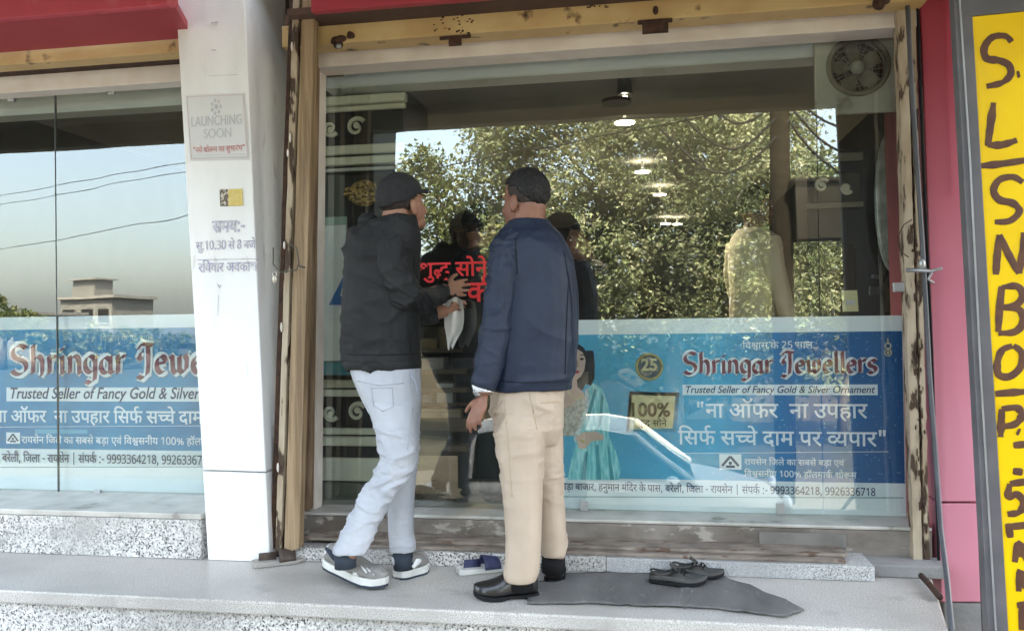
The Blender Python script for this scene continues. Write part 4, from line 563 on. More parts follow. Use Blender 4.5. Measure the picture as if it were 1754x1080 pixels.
for k in range(60):
    y = rr.uniform(380, 955); f = (962 - y) / 1022; px = 1573 + (1543 - 1573) * f + rr.uniform(2, 18); p = P(px, y, 3.695)
    b.ell(p, rr.uniform(0.002, 0.005), 0.004, rr.uniform(0.004, 0.022), nu=8, nv=6)
b.build('rust_flecks', mRust, rg, smooth=True)['kind'] = 'stuff'
b = MB(); b.tube([P(1552, 462, 3.64), P(1580, 463, 3.62), P(1596, 464, 3.60), P(1614, 459, 3.58)], [0.009, 0.009, 0.007, 0.006], 8); b.tube([P(1596, 466, 3.6), P(1590, 478, 3.6), P(1600, 485, 3.6)], 0.005, 6); b.ell(P(1579, 452, 3.62), 0.014, 0.012, 0.022)
b.build('latch_bolt', mSteel, rg, smooth=True)
b = MB(); b.tube([P(1562, 376, 3.66), P(1548, 385, 3.62), P(1538, 405, 3.60), P(1542, 430, 3.60), P(1556, 440, 3.64)], 0.0025, 6); b.build('wire_loop', mRust, rg, smooth=True)
b = MB(); b.box(P(1528, 492, 3.72).x, P(1547, 492, 3.72).x, 3.70, 3.72, P(1538, 500, 3.72).z, P(1538, 484, 3.72).z); b.build('bracket', mSteel, rg, bevel=0.003)
cb = tag(MB().tube([P(1551, -60, 3.66), P(1560, 120, 3.66), P(1572, 300, 3.66), P(1583, 470, 3.66), P(1592, 640, 3.64), P(1604, 800, 3.6), P(1611, 900, 3.5), P(1622, 990, 3.2), P(1630, 1075, 3.05), P(1634, 1130, 2.97)], 0.010, 10).build('cable', mCable, None, (1.2, 3.4, 1), True), 'grey cable running down the edge of the maroon column', 'cable')
cb2 = tag(MB().tube([P(1569, -60, 3.7), P(1582, 300, 3.7), P(1596, 600, 3.7), P(1606, 900, 3.7), P(1609, 985, 3.7)], 0.006, 8).build('cable', mBlack, None, (1.2, 3.45, 1), True), 'thin black cable hanging in the dark gap by the column', 'cable')
b = MB(); b.tube([PZ(1578, 985, 0.02), PZ(1592, 1000, 0.02), PZ(1610, 1022, 0.015)], 0.012, 8)
tag(b.build('iron_rod', mRust, None, PZ(1592, 1000, 0.02), True), 'short rusty iron rod lying at the foot of the shutter guide', 'rod')

colm = thing('maroon_column', 'maroon to pink painted column beside the yellow sign', 'column', P(1650, 1030, 3.74))
a, b_, c, d = P(1613, 1030, 3.74), P(1698, 1030, 3.74), P(1633, -60, 3.74), P(1574, -60, 3.74)
def colpiece(f0, f1, mt, nm):
    m_ = MB(); m_.slab(lerp(a, d, f0), lerp(b_, c, f0), lerp(b_, c, f1), lerp(a, d, f1), 0.6); return m_.build(nm, mt, colm, bevel=0.004)
fJ1, fJ2 = (1030 - 860) / 1090, (1030 - 325) / 1090
# paint grading from pink low down to crimson above
mp = bpy.data.materials.new('graded maroon paint'); mp.use_nodes = True; n, l = mp.node_tree.nodes, mp.node_tree.links
tc = n.new('ShaderNodeTexCoord'); sx = n.new('ShaderNodeSeparateXYZ'); l.new(tc.outputs['Object'], sx.inputs[0])
nz_ = n.new('ShaderNodeTexNoise'); nz_.inputs['Scale'].default_value = 2.0; nz_.inputs['Detail'].default_value = 4; l.new(tc.outputs['Object'], nz_.inputs['Vector'])
ma = n.new('ShaderNodeMath'); ma.operation = 'MULTIPLY_ADD'; ma.inputs[1].default_value = 0.5; l.new(nz_.outputs['Fac'], ma.inputs[0]); l.new(sx.outputs['Z'], ma.inputs[2])
cr = n.new('ShaderNodeValToRGB'); mr = n.new('ShaderNodeMapRange'); mr.inputs['From Min'].default_value = 0.2; mr.inputs['From Max'].default_value = 2.7
l.new(ma.outputs[0], mr.inputs['Value']); l.new(mr.outputs['Result'], cr.inputs['Fac'])
e = cr.color_ramp.elements; e[0].position = 0.25; e[0].color = (0.60, 0.215, 0.28, 1); e[1].position = 0.95; e[1].color = (0.33, 0.03, 0.05, 1)
l.new(cr.outputs['Color'], n['Principled BSDF'].inputs['Base Color']); n['Principled BSDF'].inputs['Roughness'].default_value = 0.5
colpiece(0, fJ1 - 0.003, mp, 'lower_panel'); colpiece(fJ1, 1, mp, 'upper_panel')
b = MB(); b.box(a.x + 0.01, a.x + 1.2, 3.75, 4.4, ROAD_Z, a.z - 0.004); b.build('base', mConc, colm, bevel=0.006)
b = MB(); q = [P(1632, -60, 3.70), P(1642, 200, 3.70), P(1648, 330, 3.70)]; b.tube(q, 0.006, 8); b.build('edge_trim', M('pale trim', (0.6, 0.5, 0.52), rough=0.5), colm)

# ------------------------------------------------------------------ yellow hand painted sign
YG = 3.0
sg = thing('yellow_sign', 'yellow hand lettered signboard in a grey frame at the edge', 'sign', P(1740, 1150, YG))
b = MB(); b.slab(P(1699, 1200, YG), P(1735, 1200, YG), P(1660, -80, YG), P(1630, -80, YG), 0.05); b.build('frame', mFrameG, sg, bevel=0.004)
b = MB(); b.slab(P(1660, 28, YG - 0.002), P(1990, -5, YG - 0.002), P(1985, -85, YG - 0.002), P(1652, -80, YG - 0.002), 0.05); b.build('frame', mFrameG, sg, bevel=0.004)
b = MB(); b.slab(P(1733, 1200, YG + 0.008), P(2050, 1200, YG + 0.008), P(1985, -10, YG + 0.008), P(1658, 24, YG + 0.008), 0.03); b.build('board', mSignY, sg)
b = MB(); b.slab(P(1690, 1200, YG + 0.04), P(2050, 1200, YG + 0.04), P(1985, -70, YG + 0.04), P(1640, -70, YG + 0.04), 0.02); b.build('back_sheet', M('dark rusty back sheet', (0.05, 0.04, 0.036), (0.03, 0.025, 0.022), 5, 0.8), sg)
b = MB(); b.tube([P(1640, -60, YG - 0.004), P(1662, 280, YG - 0.004), P(1680, 640, YG - 0.004), P(1712, 1180, YG - 0.004)], 0.0035, 6); b.build('frame_edge', mSteel, sg)
def stroke(pts, wpx=11, name='painted_letter'):
    Y = YG + 0.006; m_ = MB(); out = []
    # Catmull-Rom through the brush points
    q = [pts[0]] + pts + [pts[-1]]
    for i in range(1, len(q) - 2):
        for k in range(6):
            t = k / 6; p0, p1, p2, p3 = q[i - 1], q[i], q[i + 1], q[i + 2]
            out.append(tuple(0.5 * ((2 * p1[j]) + (-p0[j] + p2[j]) * t + (2 * p0[j] - 5 * p1[j] + 4 * p2[j] - p3[j]) * t * t + (-p0[j] + 3 * p1[j] - 3 * p2[j] + p3[j]) * t ** 3) for j in (0, 1)))
    out.append(pts[-1]); n_ = len(out)
    rad = [wpx / 2 * 0.00214 * (0.78 + 0.28 * math.sin(3.1 * i / max(1, n_ - 1)) + 0.30 * noise.noise(Vector((i * 0.35, pts[0][0], pts[0][1])))) for i in range(n_)]
    m_.tube([P(x, y, Y) for x, y in out], rad, 12, flat=0.07)
    return m_
LETTERS = [
 [[(1733, 72), (1722, 62), (1700, 64), (1686, 82), (1690, 100), (1712, 104), (1728, 112), (1731, 128), (1716, 142), (1690, 148)]],
 [[(1742, 128), (1747, 127)]],
 [[(1702, 176), (1697, 212), (1692, 250)], [(1692, 248), (1716, 248), (1742, 240)]],
 [[(1680, 284), (1712, 281), (1760, 274)]],
 [[(1752, 312), (1735, 303), (1712, 308), (1702, 326), (1712, 342), (1735, 348), (1746, 362), (1730, 378), (1704, 380)]],
 [[(1712, 402), (1708, 438), (1706, 470)], [(1712, 402), (1728, 436), (1746, 468)], [(1746, 468), (1752, 432), (1754, 398)]],
 [[(1716, 490), (1712, 530), (1710, 568)], [(1716, 492), (1742, 490), (1752, 506), (1740, 522), (1716, 526)], [(1716, 526), (1746, 530), (1752, 552), (1738, 568), (1710, 570)]],
 [[(1734, 592), (1716, 600), (1708, 624), (1712, 642), (1730, 644), (1748, 628), (1750, 604), (1736, 591)]],
 [[(1705, 674), (1730, 672), (1760, 670)]],
 [[(1716, 700), (1715, 726), (1714, 748)], [(1716, 700), (1742, 698), (1750, 712), (1738, 726), (1716, 730)]],
 [[(1742, 738), (1747, 740)]],
 [[(1736, 762), (1760, 760)]], [[(1735, 806), (1752, 808)]],
 [[(1758, 824), (1730, 828)], [(1730, 828), (1727, 850), (1742, 846), (1754, 860), (1746, 876), (1726, 880)]],
 [[(1722, 902), (1744, 900), (1770, 897)], [(1728, 902), (1731, 920)]],
 [[(1738, 962), (1746, 930), (1760, 962)], [(1741, 948), (1758, 947)]],
 [[(1745, 1012), (1747, 978), (1756, 1004), (1764, 976)]],
 [[(1742, 1036), (1766, 1034)], [(1752, 1036), (1750, 1078)]],
]
for L_ in LETTERS:
    m_ = MB()
    for s_ in L_:
        k = stroke(s_); m_.add(k.v, k.f)
    m_.build('painted_letter', mBrown, sg)
# ------------------------------------------------------------------ printed shop banners behind the glass
def banner_blue():
    m = bpy.data.materials.new('printed blue'); m.use_nodes = True; n, l = m.node_tree.nodes, m.node_tree.links
    b = n['Principled BSDF']; b.inputs['Roughness'].default_value = 0.35
    tc = n.new('ShaderNodeTexCoord'); sx = n.new('ShaderNodeSeparateXYZ'); l.new(tc.outputs['Object'], sx.inputs[0])
    nz = n.new('ShaderNodeTexNoise'); nz.inputs['Scale'].default_value = 3.0; nz.inputs['Detail'].default_value = 5; l.new(tc.outputs['Object'], nz.inputs['Vector'])
    a = n.new('ShaderNodeMath'); a.operation = 'MULTIPLY_ADD'; a.inputs[1].default_value = 0.25; l.new(nz.outputs['Fac'], a.inputs[0]); l.new(sx.outputs['X'], a.inputs[2])
    mr = n.new('ShaderNodeMapRange'); mr.inputs['From Min'].default_value = 0.05; mr.inputs['From Max'].default_value = 1.0; l.new(a.outputs[0], mr.inputs['Value'])
    cr = n.new('ShaderNodeValToRGB'); l.new(mr.outputs['Result'], cr.inputs['Fac'])
    e = cr.color_ramp.elements; e[0].color = (0.05, 0.40, 0.60, 1); e[1].color = (0.004, 0.085, 0.25, 1)
    e2 = cr.color_ramp.elements.new(0.4); e2.color = (0.006, 0.165, 0.41, 1)
    sp = n.new('ShaderNodeTexNoise'); sp.inputs['Scale'].default_value = 90; sp.inputs['Detail'].default_value = 2; l.new(tc.outputs['Object'], sp.inputs['Vector'])
    r2 = n.new('ShaderNodeMapRange'); r2.inputs['From Min'].default_value = 0.66; r2.inputs['From Max'].default_value = 0.74; l.new(sp.outputs['Fac'], r2.inputs['Value'])
    mx = n.new('ShaderNodeMix'); mx.data_type = 'RGBA'; mx.inputs['B'].default_value = (0.25, 0.5, 0.65, 1)
    l.new(r2.outputs['Result'], mx.inputs['Factor']); l.new(cr.outputs['Color'], mx.inputs['A']); l.new(mx.outputs['Result'], b.inputs['Base Color'])
    return m
mBan = banner_blue()
mBanL = M('printed blue left', (0.003, 0.175, 0.38), (0.02, 0.30, 0.52), 2.0, 0.4)
mVin = M('white vinyl', (0.82, 0.86, 0.87), (0.76, 0.82, 0.84), 3, 0.4)
mPrintW = M('white print', (0.85, 0.87, 0.88), rough=0.5)
mNavy = M('navy print', (0.02, 0.04, 0.12), rough=0.5)
mMar = M('maroon print', (0.17, 0.02, 0.05), (0.26, 0.06, 0.09), 20, 0.45)
mGold = M('gold print dull', (0.55, 0.42, 0.16), (0.42, 0.3, 0.1), 30, 0.45)
mGoldL = M('pale gold print', (0.74, 0.62, 0.36), (0.62, 0.5, 0.25), 30, 0.45)
YB = 3.945
# broad-nib letter strokes for the shop name (units: x-height 1)
def arc(cx, cy, rx, ry, a0, a1, n=10): return [(cx + rx * math.cos(math.radians(a0 + (a1 - a0) * i / n)), cy + ry * math.sin(math.radians(a0 + (a1 - a0) * i / n))) for i in range(n + 1)]
NIB = {
 'S': (1.15, [arc(0.58, 1.12, 0.42, 0.36, 35, 270, 12) + arc(0.52, 0.38, 0.44, 0.38, 90, -150, 12)]),
 'h': (0.95, [[(0.2, 1.5), (0.22, 0.8), (0.2, 0.05)], arc(0.48, 0.55, 0.26, 0.38, 165, 0, 8) + [(0.74, 0.1), (0.62, -0.12)]]),
 'r': (0.72, [[(0.18, 0.95), (0.22, 0.5), (0.2, 0.04)], [(0.22, 0.62), (0.4, 0.9), (0.62, 0.86)]]),
 'i': (0.45, [[(0.12, 0.9), (0.22, 0.85), (0.22, 0.1), (0.34, 0.06)], [(0.18, 1.28), (0.26, 1.22)]]),
 'n': (0.95, [[(0.15, 0.9), (0.22, 0.8), (0.2, 0.05)], arc(0.48, 0.55, 0.26, 0.38, 165, 0, 8) + [(0.74, 0.1), (0.84, 0.05)]]),
 'g': (0.9, [arc(0.42, 0.5, 0.3, 0.42, 30, 330, 14), [(0.7, 0.9), (0.7, 0.1), (0.66, -0.3), (0.42, -0.45), (0.16, -0.34)]]),
 'a': (0.88, [arc(0.4, 0.45, 0.28, 0.4, 40, 330, 14), [(0.66, 0.9), (0.66, 0.12), (0.8, 0.05)]]),
 'J': (1.0, [[(0.1, 1.2), (0.3, 1.5), (0.95, 1.42)], [(0.66, 1.45), (0.68, 0.6), (0.62, 0.0), (0.36, -0.22), (0.08, -0.1)], [(0.3, 1.1), (0.14, 0.85), (0.3, 0.7)]]),
 'e': (0.78, [[(0.14, 0.5), (0.64, 0.58)], arc(0.4, 0.47, 0.27, 0.42, 15, 320, 14)]),
 'w': (1.2, [[(0.1, 0.9), (0.22, 0.8), (0.24, 0.2), (0.4, 0.03), (0.58, 0.2)], [(0.6, 0.88), (0.6, 0.2), (0.78, 0.03), (0.98, 0.25), (1.0, 0.7), (0.9, 0.95)]]),
 'l': (0.45, [[(0.2, 1.5), (0.22, 0.8), (0.22, 0.12), (0.36, 0.05)]]),
 's': (0.72, [arc(0.36, 0.68, 0.24, 0.22, 30, 270, 10) + arc(0.34, 0.24, 0.26, 0.22, 90, -150, 10)]),
 ' ': (0.5, [])}
def nib_text(text, px0, px1, pyb, Y, parent, zs=1.0):
    wd = sum(NIB[c][0] for c in text); a, b_ = P(px0, pyb, Y), P(px1, pyb, Y); s = (b_.x - a.x) / wd
    back, front = MB(), MB(); x = 0.0; k = 0
    na = math.radians(35); nv = (math.cos(na) * 0.15, math.sin(na) * 0.15)
    for ch in text:
        w_, ss = NIB[ch]
        for st_ in ss:
            pts = [(p[0] + x, p[1]) for p in st_]
            back.tube([(a.x + p[0] * s, Y - 0.0015, a.z + p[1] * s * zs) for p in pts], s * 0.25, 8, flat=0.006)
            yo = Y - 0.0036 - (k % 7) * 0.00018; k += 1
            V = []
            for p in pts: V += [(a.x + (p[0] - nv[0]) * s, yo, a.z + (p[1] - nv[1]) * s * zs), (a.x + (p[0] + nv[0]) * s, yo, a.z + (p[1] + nv[1]) * s * zs)]
            front.add(V, [(2 * i, 2 * i + 1, 2 * i + 3, 2 * i + 2) for i in range(len(pts) - 1)])
        x += w_
    back.build('lettering_outline', mPrintW, parent, smooth=True); front.build('shop_name', mMar, parent)

def printed_lines(parent, segs, mat, r=0.0014):
    b = MB()
    for (x0, y0, x1, y1) in segs: b.tube([P(x0, y0, YB - 0.003), P(x1, y1, YB - 0.003)], r, 5, flat=0.3)
    b.build('rule_line', mat, parent)
def panel(parent, name, mat, x0, x1, y0, y1, t=0.001, Y=YB):
    pxm = (x0 + x1) / 2; a, b_ = P(x0, (y0 + y1) / 2, Y), P(x1, (y0 + y1) / 2, Y); z1, z0 = P(pxm, y0, Y).z, P(pxm, y1, Y).z
    m_ = MB(); m_.box(a.x, b_.x, Y - t, Y, z0, z1); return m_.build(name, mat, parent)
def hallmark(parent, px, py, s, Y=YB):
    c = P(px, py, Y - 0.0065)
    m_ = MB(); m_.box(c.x - s, c.x + s, Y - 0.005, Y - 0.0035, c.z - s * 0.7, c.z + s * 0.75); m_.build('mark_ground', mPrintW, parent)
    m_ = MB()
    for (u0, v0, u1, v1) in ((-0.75, -0.35, 0, 0.55), (0, 0.55, 0.75, -0.35), (-0.4, -0.4, 0.4, -0.4)): m_.tube([c + X3 * u0 * s + Z3 * v0 * s, c + X3 * u1 * s + Z3 * v1 * s], s * 0.11, 6, flat=0.2)
    m_.ell(c - Z3 * s * 0.08, s * 0.16, 0.001, s * 0.16); m_.build('triangle_mark', mNavy, parent)

# ---- right banner (wide)
bn = thing('shop_banner', 'wide blue jewellers banner with a woman in a teal sari behind right glass', 'banner', P(1250, 850, YB))
panel(bn, 'vinyl_sheet', mVin, 955, 1549, 544, 884, 0.004, YB + 0.006)
panel(bn, 'blue_ground', mBan, 957, 1547, 570, 822, 0.003)
hindi('विश्वास के 25 साल', 1272, 1392, 597, YB - 0.004, mPrintW, bn, 6)
nib_text('Shringar Jewellers', 1170, 1503, 640, YB - 0.003, bn, 1.1)
panel(bn, 'white_strip', mPrintW, 1169, 1503, 658, 676, 0.004)
latin('Trusted Seller of Fancy Gold & Silver Ornament', 1175, 1499, 672.5, YB - 0.0055, mNavy, bn, 0.008, 0.25, sz=1.1)
hindi('"ना ऑफर  ना उपहार', 1190, 1485, 714, YB - 0.004, mPrintW, bn, 11)
hindi('सिर्फ सच्चे दाम पर व्यपार"', 1162, 1521, 760, YB - 0.004, mPrintW, bn, 11)
printed_lines(bn, [(1165, 776, 1522, 773)], mPrintW)
hallmark(bn, 1251, 791, 0.05)
hindi('रायसेन जिले का सबसे बड़ा एवं', 1275, 1446, 795, YB - 0.004, mPrintW, bn, 9)
hindi('विश्वसनीय 100% हॉलमार्क शोरूम', 1275, 1467, 815, YB - 0.004, mPrintW, bn, 9)
hindi('बड़ा बाजार, हनुमान मंदिर के पास, बरेली, जिला - रायसेन | संपर्क :- 9993364218, 9926336718', 962, 1500, 838, YB - 0.004, mNavy, bn, 6, 'lettering', 1.25)
printed_lines(bn, [(960, 850, 1548, 852)], M('teal line', (0.12, 0.3, 0.35), rough=0.5), 0.002)
# medal with ribbon
mc = P(1112, 628, YB - 0.004); b = MB(); b.slab(P(1096, 612, YB - 0.002), P(1128, 612, YB - 0.002), P(1126, 573, YB - 0.002), P(1098, 573, YB - 0.002), 0.001); b.build('medal_ribbon', M('dark gold ribbon', (0.05, 0.08, 0.13), (0.08, 0.10, 0.13), 30, 0.5), bn)
b = MB(); b.disc(mc, 0.058, X3, Z3, Y3, 0.002); b.build('medal_disc', M('medal dark', (0.05, 0.07, 0.11), (0.08, 0.09, 0.1), 40, 0.4), bn)
b = MB(); b.torus(mc, 0.06, 0.006, X3, Z3, 36, 6); b.build('medal_rim', mGold, bn)
latin('25', 1098, 1126, 634, YB - 0.0065, mGoldL, bn, 0.03)
# gold plaque
b = MB(); b.slab(P(1072, 740, YB - 0.003), P(1158, 738, YB - 0.003), P(1164, 672, YB - 0.003), P(1078, 670, YB - 0.003), 0.001); b.build('gold_plaque', mGold, bn)
b = MB(); b.slab(P(1078, 735, YB - 0.0045), P(1152, 733, YB - 0.0045), P(1157, 678, YB - 0.0045), P(1083, 676, YB - 0.0045), 0.001); b.build('plaque_face', mGoldL, bn)
latin('100%', 1082, 1148, 712, YB - 0.007, M('dark gold lettering', (0.12, 0.07, 0.015), rough=0.5), bn, 0.03)
hindi('शुद्ध सोने', 1090, 1142, 729, YB - 0.007, MATS['dark gold lettering'], bn, 8)
# pendant drop emblem
b = MB(); c = P(1521, 592, YB - 0.004); b.torus(c, 0.012, 0.003, X3, Z3, 18, 5); b.torus(c - Z3 * 0.03, 0.014, 0.003, X3, Z3, 18, 5); b.tube([c + Z3 * 0.035, c + Z3 * 0.012], 0.003, 6); b.ell(c - Z3 * 0.03, 0.006, 0.001, 0.008); b.build('pendant_mark', mGoldL, bn)
# background boxes of the print
for (x0, y0, x1, y1) in ((990, 576, 1018, 600), (1024, 576, 1090, 612), (1028, 618, 1084, 640)): panel(bn, 'tile_print', M('light blue print', (0.07, 0.42, 0.60), rough=0.4), x0, x1, y0, y1, 0.0015, YB - 0.002)
# the printed woman: flat colour shapes of the photograph printed on vinyl
def pshape(name, mat, pts, k):
    b = MB(); b.poly([P(x, y, YB - 0.0032 - k * 0.0006) for x, y in pts], (0, 0.0004, 0)); b.build(name, mat, bn)
HAIR = M('print hair', (0.012, 0.008, 0.012), rough=0.5)
SKN = M('print skin', (0.72, 0.49, 0.40), (0.66, 0.43, 0.34), 25, 0.5)
SARI = M('print sari teal', (0.14, 0.56, 0.60), (0.40, 0.80, 0.82), 26, 0.45, stretch=(3.2, 1, 0.5), lo=0.42, hi=0.62)
SHD = M('print sari shade', (0.04, 0.28, 0.33), (0.07, 0.36, 0.41), 20, 0.5)
SLV = M('print silver border', (0.72, 0.76, 0.74), (0.4, 0.5, 0.5), 70, 0.45)
pshape('printed_hair', HAIR, [(958, 640), (960, 604), (970, 588), (984, 580), (998, 580), (1010, 588), (1017, 604), (1019, 626), (1018, 648), (1012, 660), (1003, 657), (998, 668), (985, 664), (962, 664)], 0)
pshape('printed_skin', SKN, [(968, 612), (974, 600), (984, 594), (994, 595), (1001, 604), (1003, 618), (1001, 633), (995, 644), (988, 650), (989, 662), (1000, 672), (1006, 690), (985, 712), (958, 715), (956, 676), (972, 664), (973, 646), (969, 632)], 1)
pshape('printed_hair', HAIR, [(966, 616), (968, 600), (978, 590), (990, 588), (1001, 596), (1006, 612), (1003, 614), (998, 603), (988, 597), (978, 600), (971, 610)], 2)
pshape('printed_blouse', M('print blouse', (0.66, 0.60, 0.52), (0.40, 0.33, 0.26), 70, 0.5), [(958, 700), (978, 694), (994, 682), (1004, 684), (1006, 704), (998, 728), (986, 746), (958, 746)], 2)
pshape('printed_sari', SARI, [(1004, 668), (1016, 656), (1032, 666), (1042, 694), (1047, 722), (1042, 744), (1054, 770), (1063, 800), (1061, 821), (972, 821), (978, 790), (986, 762), (984, 750), (996, 724), (1005, 698)], 3)
pshape('printed_border', SLV, [(1002, 668), (1008, 664), (1010, 690), (1002, 720), (990, 750), (984, 756), (983, 748), (994, 722), (1003, 694)], 4)
pshape('printed_arm', SKN, [(986, 748), (998, 740), (1020, 738), (1034, 744), (1034, 753), (1014, 755), (1002, 768), (992, 768)], 5)
for pts_ in ([(1018, 664), (1022, 668), (1010, 716), (1002, 736), (1004, 716)], [(1030, 672), (1034, 680), (1030, 726), (1024, 734), (1027, 706)], [(1002, 774), (1007, 772), (1003, 821), (994, 821)], [(1020, 762), (1025, 761), (1030, 821), (1022, 821)], [(1040, 762), (1044, 766), (1052, 821), (1045, 821)]): pshape('printed_fold', SHD, pts_, 5)
pshape('printed_eye', HAIR, [(976, 615), (982, 612), (986, 615), (981, 617)], 4)
pshape('printed_eye', HAIR, [(992, 615), (996, 612), (1001, 614), (997, 617)], 4)
pshape('printed_eyebrow', HAIR, [(975, 609), (981, 606), (986, 609), (981, 608)], 4)
pshape('printed_eyebrow', HAIR, [(991, 609), (997, 606), (1002, 609), (997, 608)], 4)
pshape('printed_nose', M('print skin shade', (0.50, 0.30, 0.23), rough=0.5), [(988, 616), (990, 616), (992, 628), (986, 629)], 4)
pshape('printed_lips', M('print lips', (0.45, 0.05, 0.07), rough=0.5), [(982, 636), (988, 634), (994, 636), (988, 640)], 4)
b = MB(); b.tube([P(x, y, YB - 0.0062) for x, y in ((972, 668), (978, 680), (988, 684), (997, 676))], 0.004, 6, flat=0.2); b.build('printed_necklace', mGoldL, bn)
b = MB(); b.tube([P(x, y, YB - 0.0062) for x, y in ((994, 752), (1002, 757))], 0.006, 6, flat=0.2); b.build('printed_bangle', mGold, bn)

# ---- left banner
bl = thing('shop_banner', 'blue jewellers banner cut off by the white pillar behind left glass', 'banner', P(150, 850, YB))
panel(bl, 'vinyl_sheet', mVin, -330, 480, 542, 856, 0.004, YB + 0.006)
panel(bl, 'blue_ground', mBanL, -330, 478, 564, 768, 0.003)
hindi('विश्वास के 25 साल', 172, 262, 584, YB - 0.004, MATS.get('faint print') or M('faint print', (0.35, 0.5, 0.6), rough=0.5), bl, 5)
nib_text('Shringar Jewellers', 18, 452, 641, YB - 0.003, bl, 1.02)
panel(bl, 'white_strip', mPrintW, 12, 452, 663, 687, 0.004)
latin('Trusted Seller of Fancy Gold & Silver Ornament', 18, 446, 682, YB - 0.0055, mNavy, bl, 0.01, 0.25, sz=1.15)
hindi('ना ऑफर  ना उपहार सिर्फ सच्चे दाम पर', -10, 384, 722, YB - 0.004, mPrintW, bl, 13)
printed_lines(bl, [(-200, 732, 450, 728)], mPrintW)
hallmark(bl, 22, 750, 0.042)
hindi('रायसेन जिले का सबसे बड़ा एवं विश्वसनीय 100% हॉलमार्क शोरूम', 37, 415, 758, YB - 0.004, mPrintW, bl, 9)
panel(bl, 'tile_print', M('shine print', (0.12, 0.42, 0.58), rough=0.4), 60, 150, 735, 742, 0.0015, YB - 0.002)
hindi('बड़ा बाजार, हनुमान मंदिर के पास, बरेली, जिला - रायसेन | संपर्क :- 9993364218, 9926336718', -172, 364, 787, YB - 0.004, mNavy, bl, 6, 'lettering', 1.25)
printed_lines(bl, [(-330, 800, 480, 799)], MATS['teal line'], 0.002)

# ---- red stick-on lettering on the glass
rl = thing('window_lettering', 'red stick on Hindi lettering on the glass between the two men', 'lettering', P(790, 500, GLASS_Y))
mRedL = M('red vinyl', (0.85, 0.045, 0.05), rough=0.4)
hindi('शुद्ध सोने', 718, 835, 474, GLASS_Y - 0.002, mRedL, rl, 14, 'first_line', 1.0)
hindi('की', 800, 850, 516, GLASS_Y - 0.002, mRedL, rl, 14, 'second_line', 1.0)
# ------------------------------------------------------------------ people
mSkin = M('brown skin', (0.25, 0.115, 0.072), (0.20, 0.09, 0.058), 14, 0.5, 0.08, 160, sss=0.08)
mSkinL = M('tan skin', (0.34, 0.17, 0.108), (0.28, 0.135, 0.085), 14, 0.5, 0.08, 160, sss=0.08)
mHair = M('black hair', (0.006, 0.005, 0.005), (0.011, 0.009, 0.008), 60, 0.7, 0.6, 180, stretch=(1, 1, 0.35))
mStub = M('cropped hair over skin', (0.045, 0.028, 0.022), (0.014, 0.011, 0.009), 160, 0.7, 0.3, 300, lo=0.4, hi=0.6)
mEyeW = M('eye white', (0.7, 0.68, 0.64), rough=0.2)
mBlackJ = M('black jacket cloth', (0.0085, 0.009, 0.0095), (0.014, 0.0145, 0.015), 8, 0.75, 0.25, 260)
mNavyJ = M('navy jacket cloth', (0.006, 0.0125, 0.029), (0.0095, 0.018, 0.038), 6, 0.6, 0.2, 240)
mJean = M('pale blue jeans', (0.46, 0.47, 0.50), (0.38, 0.395, 0.43), 7, 0.8, 0.3, 320, stretch=(1, 1, 0.5))
mKhaki = M('khaki twill', (0.45, 0.355, 0.272), (0.40, 0.31, 0.235), 6, 0.75, 0.2, 300)
mSole = M('white rubber sole', (0.66, 0.65, 0.61), (0.55, 0.54, 0.50), 14, 0.6)
mSneak = M('grey beige sneaker', (0.17, 0.158, 0.145), (0.25, 0.235, 0.215), 16, 0.7, 0.2)
mSneakW = M('white sneaker panel', (0.68, 0.67, 0.65), rough=0.55)
mSock = M('dark navy sock', (0.03, 0.04, 0.055), rough=0.9)
mLeath = M('black polished leather', (0.012, 0.011, 0.011), (0.02, 0.018, 0.017), 12, 0.28, 0.1, 60, coat=0.2)
mLeathO = M('dusty dark leather', (0.032, 0.030, 0.028), (0.055, 0.052, 0.047), 12, 0.6, 0.2, 60)
mCap = M('black cap cloth', (0.014, 0.014, 0.015), (0.02, 0.02, 0.021), 20, 0.85, 0.2, 300)
mCloth = M('white cotton rag', (0.74, 0.73, 0.70), (0.66, 0.65, 0.62), 9, 0.85, 0.3, 200)

def ell_ring(c, hx, hy, n=22, e=2.3):
    r = []
    for k in range(n):
        a = 2 * PI * k / n; ca, sa = math.cos(a), math.sin(a)
        r.append(c + Vector((math.copysign(abs(ca) ** (2 / e), ca) * hx, math.copysign(abs(sa) ** (2 / e), sa) * hy, 0)))
    return r
def loft_px(mb, rows, grow=0.0, e=2.3):
    """rows of (py, px_left, px_right, Y of the axis, half depth)"""
    rs = []
    for (y, xl, xr, Y, hd) in rows:
        a, b_ = P(xl, y, Y), P(xr, y, Y); c = (a + b_) / 2
        rs.append(ell_ring(c, max(0.004, (b_.x - a.x) / 2 + grow), max(0.004, hd + grow), e=e))
    return mb.rings(rs)
def limb(mb, pts, grow=0.0, n=14):
    return mb.tube([P(x, y, Y) for x, y, Y, r in pts], [r + grow for x, y, Y, r in pts], n)
def wrinkle(seed, amp, sc=(9, 9, 26), mask=None):
    def f(co, nn):
        q = Vector((co.x * sc[0] + seed + 0.35 * co.z * sc[0], co.y * sc[1], co.z * sc[2]))
        q += Vector(noise.noise_vector(q * 0.35)) * 0.9
        a = noise.noise(q); r = (1 - min(1.0, abs(a) * 2.4)) ** 2
        q2 = q * 2.3 + Vector((3, 7, 1)); r2 = (1 - min(1.0, abs(noise.noise(q2)) * 2.2)) ** 2
        big = noise.noise(Vector((co.x * 4 + seed, co.y * 4, co.z * 3)))
        on = max(0.0, min(1.0, 0.55 + 1.6 * big))
        return amp * ((r - 0.32) * on + 0.35 * (r2 - 0.3) * on + 0.35 * big) * (mask(co) if mask else 1)
    return f
